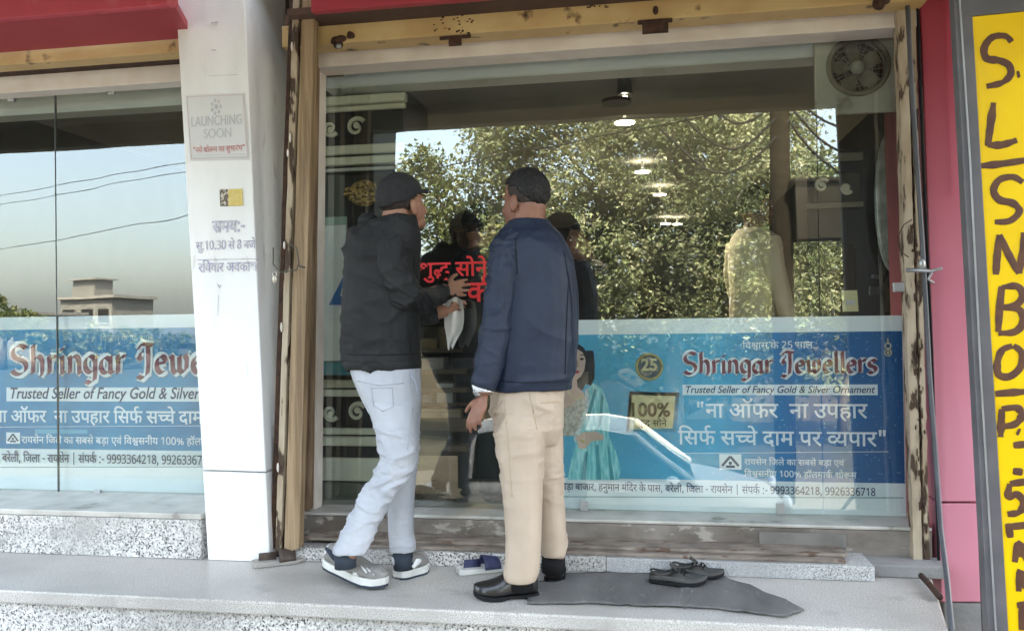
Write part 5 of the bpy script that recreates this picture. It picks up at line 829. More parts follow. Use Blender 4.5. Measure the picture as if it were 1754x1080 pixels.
def head_axes(face, tilt=0.0):
    f = Vector((face[0], face[1], 0)).normalized(); s_ = Vector((0, 0, 1)).cross(f)    # s_: the person's left
    u = Vector((0, 0, 1)); q = Matrix.Rotation(tilt, 3, s_)
    return (q @ f).normalized(), s_, (q @ u).normalized()
def add_head(mb, c, f, s_, u, k=1.0):
    A = (s_, f, u); L = lambda a, b_, d: c + s_ * (a * k) + f * (b_ * k) + u * (d * k)
    E = lambda p, r: mb.ell(p, r[0] * k, r[1] * k, r[2] * k, A)
    E(L(0, -0.010, 0.035), (0.076, 0.098, 0.088)); E(L(0, 0.03, -0.035), (0.064, 0.066, 0.078)); E(L(0, 0.038, -0.085), (0.050, 0.052, 0.036))
    E(L(0, 0.075, -0.105), (0.024, 0.02, 0.016)); E(L(0, -0.045, -0.03), (0.058, 0.05, 0.06))
    E(L(0, 0.098, -0.036), (0.013, 0.018, 0.014)); E(L(0, 0.090, -0.015), (0.009, 0.014, 0.028)); E(L(0, 0.078, 0.014), (0.052, 0.018, 0.012))
    E(L(0.034, 0.062, -0.045), (0.024, 0.026, 0.024)); E(L(-0.034, 0.062, -0.045), (0.024, 0.026, 0.024))
    E(L(0, 0.086, -0.070), (0.022, 0.010, 0.007)); E(L(0, 0.085, -0.081), (0.019, 0.010, 0.007))
    for sg_ in (1, -1):
        mb.ell(L(sg_ * 0.079, -0.012, -0.020), 0.010 * k, 0.022 * k, 0.033 * k, A); mb.ell(L(sg_ * 0.074, -0.005, -0.042), 0.010 * k, 0.012 * k, 0.014 * k, A)
    return L
def eyes(parent, L, ax, k=1.0):
    for sg_ in (1, -1):
        e_ = MB().ell(L(sg_ * 0.031, 0.083, -0.006), 0.011 * k, 0.010 * k, 0.007 * k, ax).build('eye', mEyeW, parent, smooth=True)
        MB().ell(L(sg_ * 0.031, 0.091, -0.006), 0.005 * k, 0.004 * k, 0.005 * k, ax).build('pupil', mHair, e_, smooth=True)
        MB().ell(L(sg_ * 0.032, 0.092, 0.016), 0.020 * k, 0.005 * k, 0.004 * k, ax).build('eyebrow', mHair, parent, smooth=True)
def hair_cap(parent, c, f, s_, u, keep, grow=0.008, name='hair', mat=None, rad=(0.076, 0.098, 0.088), off=(0, -0.010, 0.035), k=1.0, rough=0.003):
    me = MB().ell(c + (s_ * off[0] + f * off[1] + u * off[2]) * k, (rad[0] + grow) * k, (rad[1] + grow) * k, (rad[2] + grow) * k, (s_, f, u), 64, 40).mesh()
    bm = bmesh.new(); bm.from_mesh(me); bmesh.ops.remove_doubles(bm, verts=bm.verts, dist=1e-5)
    loc = lambda p: ((p - c).dot(s_) / k, (p - c).dot(f) / k, (p - c).dot(u) / k)
    bmesh.ops.delete(bm, geom=[q for q in bm.faces if not keep(*loc(q.calc_center_median()))], context='FACES')
    for v in bm.verts:
        d = (v.co - c).normalized(); v.co += d * rough * (noise.noise(v.co * 60) + 0.6 * noise.noise(v.co * 140))
    bm.to_mesh(me); bm.free()
    me = evaluated(me, [('SOLIDIFY', dict(thickness=0.012, offset=-1))])
    return link_mesh(me, name, mat or mHair, parent, smooth=True)
def finger(mb, base, d, bend, L_, r):
    """three joints curling from direction d towards bend"""
    p = Vector(base); pts = [p.copy()]; rs = [r]; dd = Vector(d).normalized(); bd = Vector(bend)
    for i, fr_ in enumerate((0.45, 0.32, 0.23)):
        p = p + dd * (L_ * fr_); pts.append(p.copy()); rs.append(r * (0.95 - 0.11 * i)); dd = (dd + bd).normalized()
    mb.tube(pts, rs, 8); mb.ell(pts[-1], rs[-1], rs[-1], rs[-1], None, 8, 6)
def hand(mb, wrist, d, side, pal, curl=0.35, k=1.0, spread=0.0, thumb=1):
    """d: along the fingers, side: towards the thumb, pal: palm normal (fingers bend to it)"""
    w_, d, s_, n_ = Vector(wrist), Vector(d).normalized(), Vector(side).normalized(), Vector(pal).normalized()
    mb.ell(w_ + d * 0.012 * k, 0.028 * k, 0.022 * k, 0.018 * k, (s_, d, n_)); mb.ell(w_ + d * 0.05 * k, 0.042 * k, 0.048 * k, 0.0155 * k, (s_, d, n_))
    mb.ell(w_ + d * 0.035 * k + s_ * 0.024 * k + n_ * 0.008 * k, 0.018 * k, 0.03 * k, 0.017 * k, (s_, d, n_))
    for i, (o, L_, r) in enumerate(((0.030, 0.074, 0.0088), (0.010, 0.084, 0.0092), (-0.011, 0.078, 0.0088), (-0.030, 0.060, 0.0078))):
        finger(mb, w_ + d * (0.082 - 0.006 * abs(i - 1)) * k + s_ * o * k, d + s_ * (o * 6 * spread), n_ * (curl * (1 + 0.22 * i)), L_ * k, r * k)
    p = w_ + d * 0.028 * k + s_ * 0.034 * k
    finger(mb, p, d * 0.75 + s_ * 0.8 + n_ * 0.25, (d - s_ * 0.4) * 0.35, 0.066 * k, 0.0105 * k)

def shoe(parent, heel, toe, wdt=0.1, lift=0.0, style='sneaker', name='shoe', mats=None, empty=False, mirror=1):
    """heel / toe: points on the ground; lift: how far the heel is raised"""
    h, t = Vector(heel), Vector(toe); h.z += lift; ax = (t - h); Ln = ax.length; ax.normalize()
    sd = ax.cross(Z3).normalized(); up = sd.cross(ax).normalized()
    prof = [(0.0, 0.26, 0.055), (0.06, 0.36, 0.075), (0.18, 0.40, 0.088), (0.32, 0.39, 0.086), (0.46, 0.42, 0.070), (0.6, 0.47, 0.056), (0.74, 0.49, 0.046), (0.87, 0.43, 0.038), (0.96, 0.28, 0.030), (1.0, 0.12, 0.022)]
    sh = 0.038 if style == 'sneaker' else (0.014 if style == 'flat' else 0.018)
    so_, up_ = mats
    ks = 0.62 if style == 'flat' else (1.35 if style == 'formal' else 1.0); prof = [(q, w_, hh * ks) for q, w_, hh in prof]
    rs, us = [], []
    for (q, w_, hh) in prof:
        bow = 0.012 * math.sin(PI * q) * mirror
        c = h + ax * (q * Ln) + sd * bow; hw = w_ * wdt * (1.06 if style == 'sneaker' else 1.03)
        toeup = 0.016 * max(0, (q - 0.7) / 0.3) ** 2; z0 = (0.010 if (style == 'formal' and 0.3 < q < 0.5) else 0.0) + toeup
        rs.append([c + sd * (hw * a) + up * (z0 if b_ == 0 else sh + toeup) for a, b_ in ((-0.94, 0), (0.94, 0), (1, 1), (-1, 1))])
        rg_ = []
        if style in ('formal', 'flat') and q > 0.5: hh *= 0.92
        for k in range(18):
            a = PI * k / 17; ca, sa = math.cos(a), math.sin(a)
            if empty and 0.05 < q < 0.40 and abs(ca) < 0.80: sa = 0.05
            rg_.append(c + sd * (math.copysign(abs(ca) ** 0.8, ca) * w_ * wdt) + up * (sh - 0.004 + toeup + (sa ** 0.75) * hh))
        us.append(rg_)
    me = MB().rings(us).mesh(); me = evaluated(me, [('SUBSURF', dict(levels=1))])
    o = link_mesh(me, name, up_, parent if parent else None, None if parent else h, True)
    MB().rings(rs).build('sole', so_, o, bevel=0.004)
    if style == 'sneaker':
        MB().rings([[p - up * 0.001 for p in r[:2]] + [p + up * 0.009 for p in (lerp(r[1], r[0], -0.012), lerp(r[0], r[1], -0.012))] for r in rs]).build('outsole', mSock, o)
    loc = lambda q, a, hgt: h + ax * (q * Ln) + sd * a + up * hgt
    lc = MB()
    for i in range(4):
        q = 0.42 + 0.065 * i; hh = sh + (0.078 - 0.02 * i) * ks - 0.002 if not empty else sh + 0.047 - 0.0065 * i
        lc.tube([loc(q, -0.024, hh - 0.006), loc(q + 0.01, 0, hh + 0.004), loc(q, 0.024, hh - 0.006)], 0.0045 if style == 'sneaker' else 0.003, 6)
    if style != 'formal': lc.build('lace', mSneakW if style == 'sneaker' else mBlack, o, smooth=True)
    if style == 'sneaker':
        for a in (-1, 1):
            pn = MB(); pn.tube([loc(0.26, a * 0.044, sh + 0.010), loc(0.42, a * 0.048, sh + 0.030), loc(0.58, a * 0.044, sh + 0.030), loc(0.68, a * 0.046, sh + 0.010)], [0.014, 0.018, 0.014, 0.008], 8, flat=0.5); pn.build('side_panel', mSneakW, o, smooth=True)
        MB().ell(loc(0.05, 0, sh + 0.035), 0.036, 0.016, 0.03, (sd, ax, up)).build('heel_tab', mSneakW, o, smooth=True)
    if style == 'formal':
        MB().tube([loc(0.50, -0.044, sh + 0.02), loc(0.46, -0.034, sh + 0.052), loc(0.44, 0, sh + 0.080), loc(0.46, 0.034, sh + 0.052), loc(0.50, 0.044, sh + 0.02)], 0.003, 6).build('welt_seam', mBlack, o, smooth=True)
    if empty:
        rim = [loc(q, a * wdt, sh + hh_ - 0.021) for q, a, hh_ in ((0.42, 0, 0.058), (0.36, 0.20, 0.050), (0.26, 0.29, 0.044), (0.15, 0.30, 0.046), (0.06, 0.22, 0.052), (0.03, 0, 0.055), (0.06, -0.22, 0.052), (0.15, -0.30, 0.046), (0.26, -0.29, 0.044), (0.36, -0.20, 0.050), (0.42, 0, 0.058))]
        MB().tube(rim, 0.0045, 8).build('collar', up_, o, smooth=True)
        MB().ell(loc(0.22, 0, sh + 0.010), wdt * 0.29, Ln * 0.15, 0.004, (sd, ax, up)).build('insole', M('shoe lining', (0.10, 0.085, 0.07), rough=0.9), o, smooth=True)
        MB().rings([[loc(0.50, a * 0.022, sh + 0.036) for a in (-1, 1)] + [loc(0.50, a * 0.022, sh + 0.040) for a in (1, -1)], [loc(0.36, a * 0.020, sh + 0.060) for a in (-1, 1)] + [loc(0.36, a * 0.020, sh + 0.065) for a in (1, -1)]]).build('tongue', up_, o, bevel=0.001)
        MB().tube([loc(0.66, -0.040, sh + 0.012), loc(0.60, -0.026, sh + 0.034), loc(0.575, 0, sh + 0.044), loc(0.60, 0.026, sh + 0.034), loc(0.66, 0.040, sh + 0.012)], 0.0025, 6).build('toe_seam', mBlack, o, smooth=True)
    if style == 'sneaker':
        MB().ell(loc(0.83, 0.004 * mirror, sh + 0.014), wdt * 0.46, Ln * 0.135, 0.036, (sd, ax, up)).build('toe_cap', M('grey suede', (0.19, 0.18, 0.17), (0.26, 0.25, 0.23), 30, 0.9), o, smooth=True)
        for a in (-1, 1): MB().tube([loc(0.04, a * 0.030, sh + 0.050), loc(0.16, a * 0.044, sh + 0.045), loc(0.27, a * 0.047, sh + 0.020)], [0.008, 0.012, 0.006], 8, flat=0.5).build('heel_panel', mSock, o, smooth=True)
    return o

# ================= man in black jacket and cap, wiping the glass
face1 = (0.52, 0.86); f1, s1, u1 = head_axes(face1, -0.28)
H1 = P(690, 349, 3.30)
b = MB(); L1 = add_head(b, H1, f1, s1, u1, 1.0)
b.tube([H1 - Z3 * 0.02 - f1 * 0.035, P(676, 392, 3.27), P(668, 420, 3.27)], [0.056, 0.060, 0.09], 16)
T1 = [(395, 640, 702, 3.27, 0.06), (405, 622, 712, 3.27, 0.09), (425, 604, 716, 3.28, 0.11), (465, 602, 713, 3.29, 0.12), (520, 600, 710, 3.30, 0.12), (580, 602, 708, 3.30, 0.12), (625, 608, 708, 3.30, 0.12), (660, 616, 714, 3.30, 0.125), (700, 640, 712, 3.29, 0.11), (722, 650, 708, 3.29, 0.08)]
loft_px(b, T1, -0.004)
AR1 = [(660, 420, 3.22, 0.062), (676, 462, 3.20, 0.055), (692, 506, 3.22, 0.048), (712, 514, 3.34, 0.043), (738, 505, 3.50, 0.036), (762, 496, 3.62, 0.027)]
AL1 = [(622, 420, 3.36, 0.055), (640, 470, 3.50, 0.05), (672, 525, 3.58, 0.045), (715, 536, 3.62, 0.04), (750, 535, 3.66, 0.032), (766, 532, 3.68, 0.026)]
limb(b, AR1); limb(b, AL1)
LR1 = [(686, 690, 3.32, 0.07), (687, 770, 3.33, 0.058), (686, 830, 3.34, 0.050), (685, 890, 3.35, 0.042), (690, 945, 3.36, 0.036), (692, 968, 3.37, 0.036)]
LL1 = [(672, 690, 3.26, 0.085), (684, 770, 3.24, 0.055), (666, 826, 3.22, 0.045), (630, 885, 3.18, 0.042), (600, 938, 3.15, 0.036), (590, 962, 3.15, 0.036)]
limb(b, LR1); limb(b, LL1)
hd1 = (P(812, 492, 3.80) - P(762, 496, 3.62)).normalized()
hand(b, P(764, 495, 3.635), hd1, Z3 * 0.9 - X3 * 0.1, Y3 * 0.8 + X3 * 0.3, 0.06, 1.02, 0.5)
hl = (P(788, 520, 3.80) - P(766, 532, 3.68)).normalized()
hand(b, P(767, 531, 3.69), hl, Z3 * 0.5 + Y3 * 0.6, X3 * 0.6 - Z3 * 0.4 + Y3 * 0.4, 0.5, 0.95)
p1 = link_mesh(fused(b, 0.0045, 2), 'person', mSkinL, None, PZ(670, 990), True)
tag(p1, 'man in black cap, black jacket and pale jeans wiping the shop glass', 'person')
eyes(p1, L1, (s1, f1, u1), 1.0)
hair_cap(p1, H1, f1, s1, u1, lambda a, b_, d: d < 0.055 and d > -0.045 - 0.02 and b_ < 0.005 - max(0, 0.02 - d) * 0.6, 0.003, 'hair', mStub, k=1.0, rough=0.001)
cap = hair_cap(p1, H1, f1, s1, u1, lambda a, b_, d: d > 0.022 + 0.14 * b_, 0.010, 'cap', mCap, k=1.0, rough=0.001)
# visor of the cap
rs = []
for i in range(9):
    q = i / 8; hw = 0.076 * math.cos(q * 1.35) ** 0.6; y0 = 0.082 + 0.080 * q
    rs.append([H1 + s1 * (hw * a) + f1 * (y0 - 0.04 * a * a) + u1 * (0.045 - 0.012 * q - 0.018 * a * a + dz) for dz, row in ((0.004, 1), (0, -1)) for a in [row * (-1 + 2 * j / 8) for j in range(9)]])
MB().rings(rs).build('visor', mCap, cap, smooth=True)
MB().ell(H1 + u1 * 0.134 - f1 * 0.008, 0.008, 0.008, 0.004).build('button', mCap, cap, smooth=True)
# jacket
J1 = [(370, 656, 704, 3.275, 0.07), (378, 636, 710, 3.275, 0.085), (387, 612, 716, 3.28, 0.105), (400, 598, 720, 3.285, 0.125), (425, 593, 720, 3.29, 0.138), (465, 592, 718, 3.30, 0.145), (505, 590, 716, 3.30, 0.15), (545, 588, 717, 3.30, 0.15), (585, 588, 718, 3.30, 0.148), (612, 590, 719, 3.30, 0.142), (622, 593, 719, 3.30, 0.138), (631, 598, 719, 3.30, 0.136)]
b = MB(); loft_px(b, J1)
jk_b, b = b, MB(); limb(b, [(660, 404, 3.235, 0.070), (668, 424, 3.215, 0.076), (677, 462, 3.19, 0.071), (692, 506, 3.21, 0.066), (714, 516, 3.34, 0.058), (738, 510, 3.50, 0.050), (757, 503, 3.60, 0.046)])
lsl = MB(); limb(lsl, [(628, 416, 3.36, 0.07), (645, 470, 3.49, 0.068), (680, 528, 3.57, 0.06), (715, 540, 3.61, 0.055), (748, 540, 3.65, 0.043)])
jk = link_mesh(fused(jk_b, 0.0065, 2, wrinkle(1.0, 0.014, (6, 6, 9))), 'jacket', mBlackJ, p1, smooth=True)
for q_, sd_ in ((b, 2.0), (lsl, 3.0)): link_mesh(fused(q_, 0.006, 2, wrinkle(sd_, 0.012, (14, 14, 14))), 'sleeve', mBlackJ, jk, smooth=True)
b = MB(); loft_px(b, [(612, 589, 720, 3.30, 0.146), (618, 589, 720, 3.30, 0.147), (628, 593, 720, 3.30, 0.143), (633, 598, 720, 3.30, 0.138)]); me = evaluated(b.mesh(), [('SUBSURF', dict(levels=1))]); link_mesh(me, 'hem_band', mBlackJ, jk, smooth=True)
# turned up collar and hood roll at the nape
b = MB(); c0 = P(680, 377, 3.27); rs = []
for k in range(28):
    a = 2 * PI * k / 28; d = X3 * math.cos(a) + Y3 * math.sin(a); dz = 0.012 * math.sin(a)
    p = c0 + d * 0.074 + Z3 * dz; rs.append([p + Z3 * 0.030 - d * 0.006, p + d * 0.009 + Z3 * 0.014, p + d * 0.018 - Z3 * 0.03, p - d * 0.006 - Z3 * 0.03])
b.rings(rs, closed=True); me = evaluated(b.mesh(), [('SUBSURF', dict(levels=2))]); link_mesh(me, 'collar', mBlackJ, jk, smooth=True)
b = MB(); rs = [P(650, 384, 3.20), P(636, 394, 3.22), P(628, 402, 3.28)]
hood = MB(); hood.ell(P(654, 386, 3.215), 0.066, 0.045, 0.034); hood.ell(P(632, 380, 3.28), 0.045, 0.07, 0.036)
link_mesh(fused(hood, 0.006, 4, wrinkle(4, 0.004)), 'hood', mBlackJ, jk, smooth=True)
MB().torus(P(764, 500, 3.625), 0.031, 0.006, Vector((0.2, -0.3, 1)).normalized(), Vector((0.6, -0.7, -0.3)).normalized(), 24, 8).build('cuff', mBlackJ, jk, smooth=True)
# jeans
b = MB(); loft_px(b, [(618, 601, 717, 3.30, 0.13), (634, 604, 718, 3.30, 0.132), (655, 611, 719, 3.30, 0.135), (680, 622, 719, 3.30, 0.13), (705, 634, 718, 3.29, 0.11), (722, 646, 712, 3.29, 0.07)])
loft_px(b, [(690, 632, 712, 3.26, 0.095), (722, 640, 712, 3.25, 0.088), (758, 650, 714, 3.24, 0.080), (785, 652, 712, 3.235, 0.074), (806, 644, 703, 3.225, 0.070), (832, 628, 690, 3.21, 0.064), (860, 611, 668, 3.195, 0.060), (892, 595, 651, 3.175, 0.056), (922, 580, 638, 3.155, 0.054), (936, 572, 632, 3.145, 0.054), (946, 570, 625, 3.14, 0.05)])
loft_px(b, [(690, 650, 719, 3.33, 0.09), (740, 656, 718, 3.335, 0.080), (790, 662, 715, 3.345, 0.07), (830, 663, 711, 3.35, 0.064), (870, 665, 708, 3.355, 0.058), (910, 666, 708, 3.36, 0.054), (932, 668, 712, 3.36, 0.056), (943, 668, 712, 3.36, 0.054)])
kne = lambda co: 0.5 + 1.1 * math.exp(-((co.z - 0.46) / 0.14) ** 2) + 1.0 * math.exp(-((co.z - 0.06) / 0.07) ** 2)
jn = link_mesh(fused(b, 0.006, 2, wrinkle(9.0, 0.011, (7, 7, 20), kne)), 'jeans', mJean, p1, smooth=True)
b = MB(); b.tube([P(704, 640, 3.175), P(712, 655, 3.19), P(716, 672, 3.21)], 0.003, 6); b.build('pocket_seam', M('jean seam', (0.30, 0.34, 0.42), rough=0.8), jn)
for nm, hp, tp, lf in (('rear', PZ(559, 989), PZ(661, 1009), 0.052), ('front', PZ(680, 991), PZ(727, 974), 0.0)):
    sneak_ = globals().setdefault('SNEAKS', []); sneak_.append(shoe(p1, hp, tp, 0.102, lf, 'sneaker', 'shoe', (mSole, mSneak), mirror=1))
for q in ((592, 955, 3.15), (692, 957, 3.365)):
    MB().tube([P(q[0] - 2, q[1] - 16, q[2]), P(q[0], q[1] + 16, q[2])], 0.044, 14).build('sock', mSock, p1, smooth=True)
# the rag in his left hand
rs = []
for i in range(15):
    t = i / 14; y = 512 + 84 * t; xl = 756 + 5 * math.sin(t * 3) + (10 * max(0, t - 0.55) / 0.45); xr = 792 + 3 * math.sin(t * 5) - 14 * max(0, t - 0.6) / 0.4
    row = []
    for side in (0, 1):
        for j in range(11):
            q = j / 10 if side == 0 else 1 - j / 10
            Yc = 3.755 + 0.018 * math.sin(q * 9 + t * 2.4) + 0.012 * math.sin(q * 4 - t * 5) + (0.004 if side else 0)
            row.append(P(xl + (xr - xl) * q, y + 4 * math.sin(q * 7), Yc))
    rs.append(row)
tag(MB().rings(rs).build('cleaning_cloth', mCloth, None, P(776, 550, 3.76), True), 'white rag hanging from the hand of the man in the cap', 'cloth')

# ================= man in navy jacket and khaki trousers
face2 = (-0.82, 0.58); f2, s2_, u2 = head_axes(face2, -0.06)
H2 = P(899, 343, 3.24)
b = MB(); L2 = add_head(b, H2, f2, s2_, u2, 0.99)
b.tube([H2 - Z3 * 0.015 - f2 * 0.03, P(905, 384, 3.235), P(908, 408, 3.24)], [0.064, 0.067, 0.10], 18)
T2 = [(398, 872, 945, 3.24, 0.07), (412, 862, 960, 3.24, 0.10), (440, 858, 975, 3.24, 0.12), (520, 858, 978, 3.25, 0.13), (600, 858, 975, 3.25, 0.135), (655, 855, 968, 3.25, 0.13), (700, 858, 952, 3.25, 0.11), (740, 866, 946, 3.25, 0.07)]
loft_px(b, T2)
A2 = [(868, 425, 3.18, 0.065), (856, 505, 3.15, 0.056), (842, 590, 3.13, 0.050), (832, 640, 3.10, 0.040), (829, 675, 3.09, 0.030)]
limb(b, A2); limb(b, [(945, 430, 3.28, 0.06), (948, 520, 3.34, 0.05), (942, 600, 3.40, 0.04), (932, 660, 3.46, 0.03), (928, 690, 3.48, 0.028)])
limb(b, [(892, 700, 3.20, 0.07), (893, 790, 3.18, 0.06), (896, 860, 3.165, 0.055), (896, 930, 3.16, 0.045), (893, 1000, 3.155, 0.042)])
limb(b, [(930, 700, 3.30, 0.065), (938, 790, 3.32, 0.055), (944, 860, 3.335, 0.05), (948, 930, 3.345, 0.045), (948, 975, 3.35, 0.042)])
hand(b, P(828, 678, 3.09), P(812, 722, 3.075) - P(830, 676, 3.09), Vector((-0.75, 0.5, 0.1)), Vector((0.25, 0.9, 0.0)), 0.5, 0.96)
hand(b, P(928, 692, 3.48), Vector((-0.1, 0, -1)), Vector((0.3, 0.9, 0)), Vector((-0.9, 0.2, 0)), 0.4, 0.95)
p2 = link_mesh(fused(b, 0.0045, 2), 'person', mSkin, None, PZ(900, 1010), True)
tag(p2, 'bareheaded man in navy jacket and khaki trousers standing with his back turned', 'person')
eyes(p2, L2, (s2_, f2, u2), 0.99)
hair_cap(p2, H2, f2, s2_, u2, lambda a, b_, d: d > -0.085 and b_ < 0.03 - max(0, 0.05 - d) * 0.45 and d < 0.07, 0.003, 'cropped_sides', mStub, k=0.99, rough=0.001)
hair_cap(p2, H2, f2, s2_, u2, lambda a, b_, d: d > 0.052 + 0.30 * max(0, b_) + (1.0 * (b_ + 0.02) if b_ < -0.02 else 0) + 0.012 * noise.noise(Vector((a * 60, b_ * 60, d * 60))), 0.007, 'hair', mHair, k=0.99, rough=0.0065)
J2 = [(378, 876, 936, 3.24, 0.082), (388, 866, 948, 3.24, 0.095), (402, 856, 962, 3.24, 0.12), (422, 850, 974, 3.24, 0.14), (450, 848, 984, 3.245, 0.155), (490, 850, 989, 3.25, 0.16), (540, 850, 991, 3.25, 0.165), (590, 846, 990, 3.25, 0.165), (630, 842, 985, 3.25, 0.162), (655, 842, 979, 3.25, 0.158), (666, 845, 977, 3.25, 0.154)]
b = MB(); loft_px(b, J2, e=2.5)
jk_b, b = b, MB(); limb(b, [(882, 404, 3.185, 0.066), (873, 424, 3.165, 0.078), (860, 505, 3.135, 0.068), (847, 585, 3.115, 0.063), (834, 640, 3.095, 0.056), (827, 664, 3.09, 0.050)])
rsl = MB(); limb(rsl, [(950, 430, 3.29, 0.07), (954, 520, 3.35, 0.062), (946, 600, 3.41, 0.052), (934, 655, 3.46, 0.042)])
armm = lambda co: 0.55 + 0.9 * (1 if co.x < P(870, 560, 3.12).x else 0.15)
jk2 = link_mesh(fused(jk_b, 0.0065, 2, wrinkle(21.0, 0.0075, (4, 4, 5))), 'jacket', mNavyJ, p2, smooth=True)
for q_, sd_ in ((b, 22.0), (rsl, 23.0)): link_mesh(fused(q_, 0.006, 2, wrinkle(sd_, 0.010, (11, 11, 14))), 'sleeve', mNavyJ, jk2, smooth=True)
c0 = P(906, 384, 3.24); rs = []
for k in range(28):
    a = 2 * PI * k / 28; d = X3 * math.cos(a) + Y3 * math.sin(a)
    p = c0 + d * 0.080; rs.append([p + Z3 * 0.022 - d * 0.006, p + d * 0.006 + Z3 * 0.012, p + d * 0.022 - Z3 * 0.03, p - d * 0.006 - Z3 * 0.03])
me = evaluated(MB().rings(rs, closed=True).mesh(), [('SUBSURF', dict(levels=2))]); link_mesh(me, 'collar', mNavyJ, jk2, smooth=True)
MB().tube([P(958, 428, 3.135), P(975, 470, 3.15), P(982, 540, 3.16), P(984, 640, 3.165)], 0.0025, 6).build('seam', mNavyJ, jk2)
b = MB(); b.torus(P(829, 671, 3.09), 0.034, 0.006, X3, (Y3 * 0.95 - Z3 * 0.2).normalized(), 24, 8); b.disc(P(820, 671, 3.07), 0.016, (X3 * 0.5 - Y3 * 0.8).normalized().cross(Z3), Z3, (X3 * -0.6 - Y3 * 0.8).normalized(), 0.008, 18)
b.build('watch', M('steel watch', (0.55, 0.55, 0.53), rough=0.25, metal=0.8), p2, smooth=True)
MB().tube([P(826, 655, 3.09), P(829, 668, 3.09)], [0.042, 0.040], 16).build('shirt_cuff', M('white shirt cuff', (0.7, 0.7, 0.7), rough=0.8), p2, smooth=True)
# khaki trousers
b = MB(); loft_px(b, [(650, 846, 968, 3.25, 0.14), (668, 843, 967, 3.25, 0.142), (700, 842, 966, 3.25, 0.145), (732, 846, 966, 3.25, 0.13), (760, 862, 955, 3.25, 0.07)])
loft_px(b, [(672, 868, 918, 3.22, 0.06), (712, 852, 930, 3.19, 0.10), (745, 847, 932, 3.18, 0.105), (780, 853, 931, 3.175, 0.095), (830, 860, 930, 3.17, 0.088), (880, 864, 929, 3.165, 0.082), (920, 866, 928, 3.16, 0.078), (955, 864, 927, 3.155, 0.078), (978, 861, 924, 3.15, 0.078), (986, 862, 922, 3.15, 0.077), (993, 866, 919, 3.15, 0.073)])
loft_px(b, [(672, 905, 950, 3.28, 0.06), (712, 896, 962, 3.31, 0.10), (750, 902, 965, 3.315, 0.10), (790, 910, 965, 3.32, 0.09), (830, 916, 965, 3.33, 0.084), (880, 922, 968, 3.34, 0.078), (920, 924, 971, 3.345, 0.075), (938, 925, 971, 3.345, 0.075), (948, 927, 969, 3.345, 0.07)])
kn2 = lambda co: 0.45 + 0.5 * math.exp(-((co.z - 0.42) / 0.15) ** 2) + 1.2 * math.exp(-((co.z - 0.12) / 0.09) ** 2) + 0.6 * math.exp(-((co.z - 0.72) / 0.06) ** 2)
kh = link_mesh(fused(b, 0.006, 2, wrinkle(33.0, 0.012, (7, 7, 14), kn2)), 'trousers', mKhaki, p2, smooth=True)
shoe(p2, PZ(922, 1018), PZ(811, 1025), 0.108, 0.0, 'formal', 'shoe', (mBlack, mLeath), mirror=-1)
shoe(p2, PZ(949, 1001), PZ(942, 964), 0.112, 0.0, 'formal', 'shoe', (mBlack, mLeath))
for q in ((893, 995, 3.155), (948, 965, 3.35)): MB().tube([P(q[0], q[1] - 22, q[2]), P(q[0], q[1] + 14, q[2])], 0.048, 14).build('sock', mBlack, p2, smooth=True)

# stitched seams laid on the cloth
from mathutils.bvhtree import BVHTree
def seams(o, lines, r, mat, name='seam'):
    me = o.data; off = WL[o]; bv = BVHTree.FromPolygons([v.co + off for v in me.vertices], [tuple(p.vertices) for p in me.polygons]); m_ = MB()
    for ln in lines:
        pts = []
        for (x0, y0), (x1, y1) in zip(ln[:-1], ln[1:]):
            n_ = max(2, int(math.hypot(x1 - x0, y1 - y0) / 6))
            for k in range(n_ + 1):
                d = ray(x0 + (x1 - x0) * k / n_, y0 + (y1 - y0) * k / n_).normalized(); h = bv.ray_cast(EYE, d)
                if h[0] is not None: pts.append(h[0] - d * r * 0.3)
        if len(pts) > 2:
            m_ = MB(); m_.tube(pts, r, 6); m_.build(name, mat, o, smooth=True)
mSeamK = M('khaki seam', (0.38, 0.29, 0.20), rough=0.9); mSeamB = M('black seam', (0.003, 0.003, 0.003), rough=0.9); mSeamN = M('navy seam', (0.003, 0.006, 0.014), rough=0.9); mSeamJ = M('jean stitching', (0.33, 0.345, 0.385), rough=0.9)
seams(SNEAKS[0], [[(578, 984), (592, 976), (612, 984), (634, 996)], [(590, 986), (604, 990), (618, 996)]], 0.0075, mSneakW, 'side_panel'); seams(SNEAKS[0], [[(628, 972), (640, 984)], [(618, 968), (628, 980)]], 0.004, mSneakW, 'lace')
seams(SNEAKS[1], [[(690, 980), (704, 974), (718, 976)]], 0.0075, mSneakW, 'side_panel')
seams(jk, [[(592, 606), (640, 608), (716, 606)], [(700, 560), (704, 604)]], 0.0022, mSeamB)
seams(jn, [[(612, 652), (650, 660), (692, 656)], [(636, 664), (672, 664), (674, 696), (656, 704), (640, 694), (636, 664)], [(706, 640), (706, 700), (698, 770)]], 0.0018, mSeamJ)
seams(jk2, [[(848, 652), (900, 655), (976, 652)], [(966, 430), (974, 480), (970, 560), (968, 640)], [(882, 398), (884, 430), (886, 470)]], 0.0022, mSeamN)
seams(kh, [[(926, 690), (958, 687)], [(906, 672), (914, 706), (920, 735)], [(864, 690), (872, 780), (877, 850)], [(862, 683), (846, 712)]], 0.0018, mSeamK)

